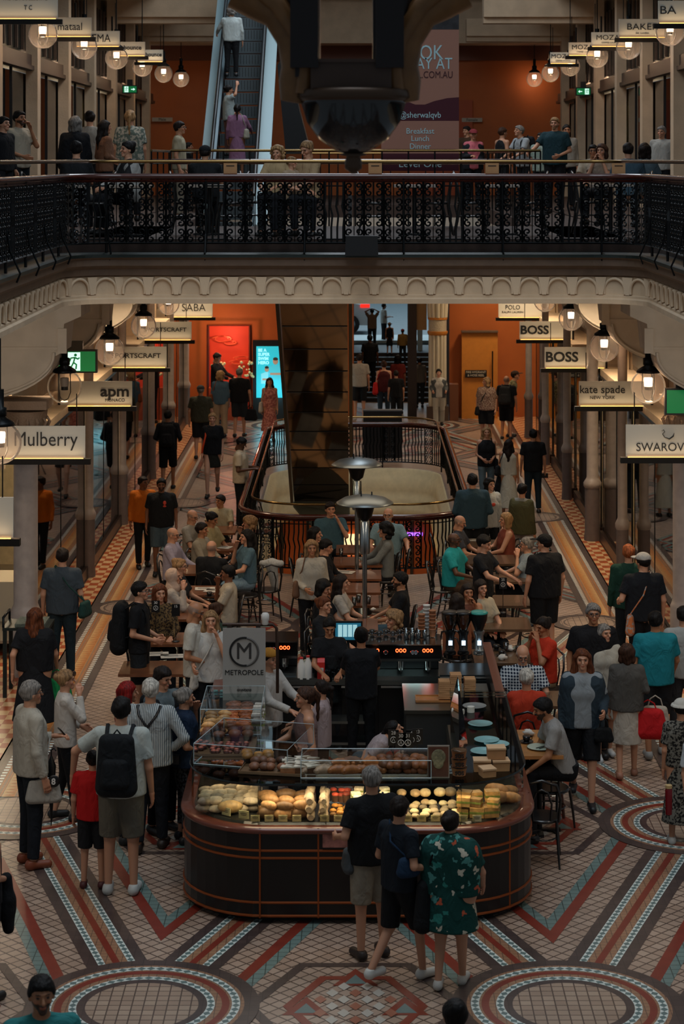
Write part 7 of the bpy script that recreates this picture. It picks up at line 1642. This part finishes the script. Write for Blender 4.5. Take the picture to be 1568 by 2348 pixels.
person(1108, 1228, 'waiter in black serving at the right-hand tables', 65, h=1.76, hc='black', top=NB, bc=BLK, arms=('fwd', 'fwd'), skin='fair', hyaw=10, hpitch=15)
person(1248, 1228, 'person in an oversized black tee, black shorts and black cap standing by the tables', 205, h=1.78, hair='cap', hc='black', top=BLK, bot='shorts', bc='121315', fat=1.25, arms=('down', 'down'), hyaw=40)
person(1441, 1250, 'ginger-haired person in a dark green jacket walking away', 180, h=1.78, hc='ginger', top='17382c', sl='long', bc='15181b')
I = person(1474, 1270, 'person in a white cap and black shirt with a patchwork sling bag', 188, fy=1575, hair='cap', hc='black', extra='a9a59c', top='14171c', bc='111317', fat=1.2, arms=('down', 'bent'), hyaw=25); bag(I, 1, 'mottle:9a928a:b8683a', 'grey and orange patchwork sling bag on the black-shirted person', 'cross', (.34, .12, .26), dy=.18)
person(1502, 1403, 'person in a teal polo shirt and dark shorts walking away at the right', 182, fy=1735, hc='black', top='14707c', bot='shorts', bc='15181c', shoe='8a8c8a', fat=1.15, arms=('swingf', 'down'), skin='tan', pose='step')
person(1567, 1392, 'person in a pale grey tee at the right picture edge', 180, h=1.72, hc='black', top='8f9290', bc='2a2c30')
person(1360, 1385, 'person with glasses and short grey hair in a black tee behind two walkers', 0, h=1.84, hair='short', hc='grey', glasses=True, top='131316', bc=BLK, fat=1.2, skin='tan', beard=None)
I = person(1385, 1432, 'person with long grey-brown hair, cream shirt and shorts, white trainers', 8, fy=1738, hair='long', hc='grey', top='a8a396', bot='shorts', bc='a39e92', shoe='c2c4c2', hyaw=25, pose='step', sl='rolled', **W)
I = person(1335, 1490, 'person in an open denim jacket over a grey top and black knee-length leggings', -3, fy=1842, hair='longwave', hc='auburn', top='82898d', bot='shorts', bc='101114', jacket='27343d', arms=('down', 'bent'), pose='walk2', fat=1.12, shoe='15171a', **W); bag(I, 1, '0f1113', 'small dark bag in the hand of the denim jacket wearer', 'hand', (.18, .08, .14))
I = person(1437, 1478, 'person in a grey jacket and off-white skirt walking away', 176, fy=1782, hair='bob', hc='brown', top='4d4b47', sl='long', bot='skirt', hem=.46, bc='a9a194', shoe='9a6a54', arms=('bent', 'down'), pose='step', fat=1.1, **W); bag(I, -1, 'b3181c', 'bright red handbag on the arm of the grey jacket wearer', 'elbow', (.36, .18, .3), dz=-.12); bag(I, -1, 'a39a8c', 'cream cloth bag below the red handbag', 'hand', (.3, .12, .3), dx=-.16)
person(1562, 1605, 'person in a white bucket hat and long black patterned dress at the right edge', 175, fy=1935, hair='bucket', hc='black', extra='b8b5ac', top='print:141414:6a6860', bot='longdress', hem=.28, shoe='a9aaa6', sl='short', **W)
I = person(1612, 1640, 'person cut off by the right edge in a white tee holding a red drink bottle', 20, h=1.66, top='b3b8ba', hair='long', hc='dark', arms=('down', 'down'), **W)
t = thing('drink_bottle', 'tall red drink bottle held at the right picture edge', 'bottle', at(1533, 1830, I['D']-.1)); m = MB(); m.lathe([(.032, -.16), (.036, .08), (.03, .1)], n=16); m.obj('bottle_body', [mat('red_drink', '6a141c', .15)], t); m = MB(); m.lathe([(.034, .1), (.034, .13)], n=14); m.obj('cap', [mat('cork_cap', 'b59a6a', .6)], t)
# baristas
I = person(828, 1440, 'barista in black seen from behind at the espresso machine', 180, h=1.66, hair='updo', hc='black', top=NB, bc='101215', arms=('fwd', 'table'), skin='tan', apron=None, **W)
person(755, 1418, 'barista in a black tee facing the camera, looking down beside the till', 5, h=1.6, hair='bun', hc='black', top=BLK, sl='short', skin='tan', hpitch=25, arms=('table', 'table'), apron='15181a', **W)
person(700, 1577, 'staff member in a mauve sleeveless top and dark apron with a pink hair tie', -78, h=1.66, hair='pony', hc='brown', top='6f5a58', sl='none', apron='12161a', arms=('table', 'hold'), bc=BLK, skin='fair', **W)
person(737, 1562, 'staff member with a long dark ponytail and pale pink top behind the mauve one', -100, dist=22.9, h=1.68, hair='pony', hc='dark', top='a08f90', sl='short', arms=('fwd', 'fwd'), bc=BLK, **W)
person(905, 1622, 'staff member bending over in a pale ink-splashed tee and denim apron', 88, dist=21.9, h=1.68, hair='pony', hc='black', top='mottle:9d9192:94888a', lean=42, apron='2c4048', arms=('down', 'fwd'), bc='2c4048', skin='fair', sex='f', z=0)
person(616, 1490, 'staff member in a mustard beanie with white sleeves behind the cafe sign', 60, h=1.7, hair='beanie', hc='dark', extra='a8742a', top='b0aca6', sl='long', arms=('fwd', 'fwd'), bc=BLK)
# left-hand tables
def seated(x, hy, l, rz, **k):
    k.setdefault('arms', ('table', 'table')); k.setdefault('seat', 'chair'); return person(x, hy, l, rz, pose='sit', **k)
seated(505, 1137, 'seated boyish person in a cream vest top at the farthest left table', -10, hc='dark', top='a79d80', skin='tan', h=1.6, hyaw=-30)
seated(440, 1172, 'seated elderly person with glasses and a pale grey tee', 62, hair='bald', hc='grey', glasses=True, top='8f8a80', hpitch=15)
seated(485, 1178, 'seated person with dark hair in a bun and cream top', 66, hair='bun', hc='black', top='9a8c66', skin='tan', hpitch=20, **W)
seated(462, 1202, 'seated person in a rumpled beige shirt, dark hair', 72, hc='dark', top='8b8270', sl='rolled', skin='tan', fat=1.15)
seated(572, 1188, 'seated person with curly light-brown hair eating by the oval railing', -85, hair='curly', hc='sand', top='2a2724', sl='long', arms=('face', 'table'), **W)
seated(395, 1213, 'seated bald person with glasses in a lavender shirt', 78, hair='bald', hc='grey', glasses=True, top='9a92a0', sl='long', fat=1.1, hpitch=10)
seated(485, 1243, 'seated balding person in a black shirt with back turned', 160, hair='bald', hc='grey', top='121417', sl='long', fat=1.15)
I = seated(566, 1218, 'person with very long black hair, blue tee and jeans sitting sideways on a high seat', -68, hair='long', hc='black', top='4a6470', bc='6a8290', arms=('face', 'table'), stoolh=.6, fat=1.05, **W)
G = Fld((-.3, -.2, .3), (.3, .3, 1.0), .018); G.cone((-.15, .1, .82), (.15, .1, .82), .05, .05, .03); G.cone((0, .12, .8), (.05, .16, .45), .10, .06, .05); v, q = G.surf(); o = bpy.data.objects.new('draped_jacket', mesh_from('draped_jacket', [(v, q)], [cloth('a8a9a6')])); COL.objects.link(o); tag(o, 'white jacket draped over a chair back at the left tables', 'jacket'); o.location = at(622, 1290, 32.6)[:2]+(0,)
seated(412, 1285, 'seated person with light-brown hair and sunglasses looking right', 84, hair='updo', hc='sand', glasses=True, top='1d2024', **W)
seated(397, 1308, 'seated person in a beige headscarf and cream top', 88, hair='hijab', top='a1968a', sl='long', arms=('face', 'table'), **W)
seated(366, 1345, 'person with reddish bobbed hair in a leopard-print blouse at the number 30 stand', 12, hair='bob', hc='auburn', top='print:2a2018:6a5434', sl='long', hyaw=10, stoolh=.55, **W)
seated(523, 1300, 'seated dark-skinned person in a cream polo facing left', -88, hair='short', hc='black', top='a69a86', skin='brown', arms=('face', 'table'), fat=1.1)
seated(495, 1387, 'seated person with brown updo and olive top, mostly hidden by standing guests', 150, hair='updo', hc='brown', top='2c3a2e', **W)
person(447, 1380, 'standing person in a white short-sleeved shirt with glasses, head bowed', 82, h=1.8, hair='bald', hc='grey', glasses=True, top='b4b0a4', bc='15181c', hpitch=20, arms=('hold', 'hold'), skin='tan')
I = person(483, 1402, 'standing person in a white polo with a small white crossbody bag, hand at the face', 5, h=1.7, hair='long', hc='sand', top='b5b3ad', bc=BLK, arms=('bent', 'face'), skin='fair', **W); bag(I, -1, 'b3aea4', 'small cream crossbody bag on the white polo wearer', 'cross', (.24, .08, .16), dz=.0)
# middle tables
seated(757, 1155, 'seated person in a blue polo resting chin on hand at the far middle table', 12, hc='dark', top='3c5a66', arms=('table', 'face'), skin='fair', fat=1.15, h=1.82)
seated(890, 1168, 'seated elderly person with glasses in a light blue tee', -12, hair='bald', hc='white', glasses=True, top='6f8a92', arms=('table', 'rail'), skin='fair', fat=1.15, h=1.8, beard='white')
seated(722, 1212, 'seated person with long black hair in front of the blue polo', 80, hair='long', hc='black', top=NB, **W)
I = person(714, 1240, 'standing person in a loose cream blouse with shoulder-length hair', 10, h=1.68, hair='bob', hc='sand', top='a8a090', sl='long', bc=BLK, arms=('hold', 'hold'), skin='tan', fat=1.1, **W); bag(I, -1, '6a4c38', 'brown shoulder bag of the cream blouse wearer', 'shoulder', (.26, .1, .24))
seated(746, 1240, 'seated person in black with dark hair leaning over the table', 85, hair='short', hc='black', top=BLK, sl='long', hpitch=15)
seated(884, 1203, 'seated person with black mop of hair in an oversized grey shirt, talking with hands', -85, hair='curly', hc='black', top='6a6d6a', sl='long', arms=('fwd', 'fwd'), skin='fair', h=1.8)
seated(740, 1333, 'seated person with black hair at the near middle table, left side, looking down', 72, hair='bob', hc='black', top=NB, hpitch=20, **W)
seated(782, 1322, 'seated person with long dark hair and cream top in profile', 82, hair='long', hc='dark', top='a39c90', arms=('table', 'table'), **W)
seated(742, 1372, 'seated auburn-haired person half hidden by the till', 60, hair='bun', hc='auburn', top='181a1d', skin='fair', **W)
seated(918, 1315, 'seated bearded person in a black tee at the near middle table', -88, hc='black', beard='black', top=BLK, bc='39505c', skin='tan', h=1.8)
seated(903, 1405, 'seated person with curly copper hair behind the espresso machine', -60, hair='curly', hc='sand', top='2a1f1c', **W)
# right-hand tables
seated(1053, 1185, 'seated balding person in a dark grey tee at the far right table', 78, hair='bald', hc='grey', top='3a3d44', hpitch=20)
seated(1040, 1225, 'seated bald dark-skinned person in a turquoise polo', 70, hair='bald', hc='black', top='1f8c90', skin='dark', bc='4a3a2c', fat=1.35, glasses=True)
seated(1160, 1180, 'seated person with bobbed white-blonde hair in a rust sleeveless top', -78, hair='bob', hc='blonde', top='7a3c2c', sl='none', skin='fair', fat=1.1, **W)
seated(1208, 1236, 'seated grey-haired person with glasses in a pale blue top, hand at ear', -92, hair='updo', hc='grey', glasses=True, top='7f8c92', arms=('fwd', 'face'), fat=1.2, **W)
seated(1048, 1365, 'seated person with long brown hair and tan top, back turned', 160, hair='long', hc='dark', top='8a5236', sl='none', skin='tan', **W)
seated(1072, 1343, 'seated person with long dark hair making a peace sign', 12, hair='longwave', hc='dark', top='6a4030', sl='none', arms=('down', 'face'), skin='tan', **W)
seated(1102, 1400, 'seated person in a cream top behind the teal-topped grinder', 30, hair='long', hc='dark', top='a89c84', dist=28.9, **W)
seated(1246, 1420, 'seated person in a bright orange-red top with a wide cream headband', -58, hair='bun', hc='dark', top='b8321a', bc='8a7458', arms=('face', 'face'), skin='tan', fat=1.05, hpitch=15, **W)
seated(1198, 1483, 'seated bald person with glasses in a navy and white checked shirt', 0, hair='bald', hc='white', glasses=True, beard='white', top='check:1a2638:a9b0b4', sl='short', hpitch=25, fat=1.25)
seated(1207, 1538, 'seated person with short white hair and a bright orange-red top, back turned', 178, hair='short', hc='white', top='b83a22', sl='long', fat=1.1, **W)
seated(1245, 1605, 'young person in a grey tee bent over a phone on a stool', -85, hc='black', beard='black', top='8d8b88', bc=BLK, stoolh=.68, lean=22, arms=('fwd', 'fwd'), hpitch=30, seat=None, skin='tan')
# upper floor
UP = dict(z=UF2)
def upper(x, hy, D, l, rz, **k): return person(x, hy, l, rz, dist=D, z=UF2, **k)
upper(8, 268, 33, 'dark-haired person at the upper left edge in dark clothes', 60, hc='black', top=BLK, sl='long')
upper(44, 255, 33.5, 'bearded person in a white tee with hand at the mouth, upper left', 55, hc='black', beard='black', top='a39a88', arms=('hold', 'face'), skin='tan')
upper(172, 268, 34, 'person with a grey bob and black coat, back turned, upper left', 178, hair='bob', hc='grey', top='131519', sl='long', fat=1.2, **W)
upper(206, 256, 38, 'person with a dark topknot and grey tee, upper left', 180, hair='updo', hc='dark', top='857e74', **W)
upper(240, 277, 34, 'person with long dark hair in a tan jacket, upper left', 120, hair='long', hc='dark', top='7c5640', sl='long', arms=('hold', 'hold'), **W)
I = upper(298, 254, 36, 'person with a blonde ponytail and pale leafy print tee, upper left', 182, hair='pony', hc='blonde', top='mottle:a9a698:5c6a62', fat=1.15, **W); bag(I, 1, '14161a', 'black crossbody bag strap on the leafy tee', 'cross', (.22, .1, .18))
upper(411, 279, 37, 'person with glasses and a cream tee walking right near the orange wall', 88, hc='dark', glasses=True, top='a39c84', bc='8a8272')
upper(432, 327, 45, 'short dark-haired person mostly hidden behind the upper rail', 90, hc='black', top=BLK)
# on the upper escalator
def onesc(x, hy, D, l, rz, **k): return person(x, hy, l, rz, dist=D, z=ez(D)+.08, **k)
onesc(531, 17, 45.8, 'person in a white shirt standing high on the escalator, elbow on rail', 180, hair='curly', hc='grey', top='a9b2b0', sl='long', bc='0f1013', arms=('down', 'rail'), fat=1.15, hyaw=-30)
I = onesc(524, 196, 43.35, 'person in a pale tee with a black waist bag on the escalator, arm raised', 110, hair='bun', hc='black', top='93a0a0', bc='6a4a44', arms=('up', 'hold'), **W)
I = onesc(544, 240, 42.75, 'person in a mauve dress with a long black ponytail on the escalator', 182, hair='pony', hc='black', top='7c5a74', sl='long', bot='dress', hem=.4, arms=('rail', 'down'), skin='brown', fat=1.15, **W); bag(I, -1, '8c8a7c', 'pale shoulder bag on the mauve dress', 'shoulder', (.2, .08, .2))
# seated on the bridge and behind
def useat(x, hy, l, rz, D, **k):
    return person(x, hy, l, rz, pose='sit', dist=D, z=UF2, **{**dict(arms=('table', 'table')), **k})
useat(175, 340, 'person in black and white seated at the bridge rail, upper left', 178, 29.3, hair='updo', hc='black', top='17191c', **W)
useat(293, 338, 'person with black hair seated at the bridge, turned left', -60, 29.6, hair='updo', hc='black', top='1c1e20', jacket='9a9a96', **W)
useat(470, 358, 'person in a dark cap seated low on the bridge', 180, 30, hair='cap', hc='dark', top='1a1c1e', h=1.6, extra='15171a')
useat(636, 348, 'small child with curly blond hair seated on the bridge', -20, 29.2, hair='curly', hc='blonde', top='a38c68', h=1.5, stoolh=.5)
useat(704, 332, 'person with reddish-blonde bun in a beige top holding a baby on the bridge', -40, 29.3, hair='bun', hc='sand', top='9a8262', hpitch=20, **W)
useat(668, 375, 'baby held against the beige top on the bridge', 60, 29.1, hair='crop', hc='sand', top='a08a70', h=1.3)
upper(1085, 298, 45, 'person in a pink top, dark jacket and red cap behind the far rail', 5, hair='cap', hc='blonde', extra='7a2a30', top='b8606a', jacket='15171c', arms=('phone', 'hold'), **W)
upper(1070, 290, 52, 'person in brown half hidden behind the pink top wearer', -40, hc='dark', top='4a3424')
upper(1152, 293, 47, 'person in a black vest with a backpack near the orange panel', 120, hc='brown', top=BLK, sl='none', skin='fair')
I = upper(1190, 287, 44, 'person in a pale tee leaning on the far rail with a black backpack', -60, hc='grey', top='93989a', arms=('fwd', 'fwd'), lean=10); backpack(I, '141518', 'black backpack on the pale tee wearer at the far rail')
upper(1240, 305, 43, 'child-sized person in a green and white striped tee at the far rail', -30, hc='dark', top='stripe:a9aaa4:2c6a52:Z')
upper(1272, 270, 41, 'tall person in a dark teal polo resting a hand on the far rail', -20, hair='short', hc='sand', beard='sand', top='17333a', arms=('rail', 'hold'), fat=1.15)
upper(1299, 287, 43.5, 'person in a cream shirt standing behind the teal polo', 0, hair='updo', hc='dark', top='8f8a80', sl='long', skin='tan', **W)
useat(1360, 330, 'seated person with glasses and dark spiky hair in a cream top, upper right', -10, 36, hc='black', glasses=True, top='a09684', skin='tan')
useat(1380, 338, 'seated person with brown hair, hands at mouth, upper right', -30, 34.5, hair='bob', hc='brown', top='8c7c6c', arms=('face', 'face'), **W)
useat(1440, 335, 'seated person in a slate-blue shirt with back turned, upper right', 175, 32.5, hc='dark', top='3f5562')
useat(1478, 340, 'second seated person in blue-grey beside the slate-blue shirt, upper right', 150, 33.5, hair='bob', hc='dark', top='4a5a62', **W)
upper(1517, 290, 40, 'person in a pale shirt behind the upper right shop glass', -30, hc='grey', top='9a9a94', sl='long')
for k, (x, D) in enumerate(((150, 29), (300, 29), (480, 29.4), (640, 30), (950, 29.4), (1150, 29.4), (1400, 30.2))):
    g = at(x, 0, D); table(g[0], D, 'small cafe table on the upper bridge, %s from the left' % ['first', 'second', 'third', 'fourth', 'fifth', 'sixth', 'seventh'][k], .6, .6, .72, mat('pale_table', '8f8378', .35), z=UF2)
for k, (x, D, rz) in enumerate(((90, 29.2, 90), (225, 29, -90), (430, 29.5, 90), (530, 29.4, -90), (590, 30, 90), (860, 29.3, 90), (1000, 29.4, -90), (1080, 29.4, 90), (1215, 29.5, -90), (1350, 30, 90), (1455, 30, -90))):
    g = at(x, 0, D); chair(g[0], D, R(rz), 'bentwood chair on the upper bridge, %s from the left' % ['first', 'second', 'third', 'fourth', 'fifth', 'sixth', 'seventh', 'eighth', 'ninth', 'tenth', 'eleventh'][k], z=UF2)
for k, x in enumerate((528, 860, 1128, 1418)):
    m = MB(); m.box((0, 0, .15), (.2, .02, .3)); m.box((0, -.012, .2), (.12, .004, .02), mi=1); o = tag(m.obj('menu_card', [kraft, ink]), 'brown menu card standing on the bridge rail ledge, %s from the left' % ['first', 'second', 'third', 'fourth'][k], 'menu'); o.location = at(x, 399, 27.76); o.scale = (.9, .9, .55)
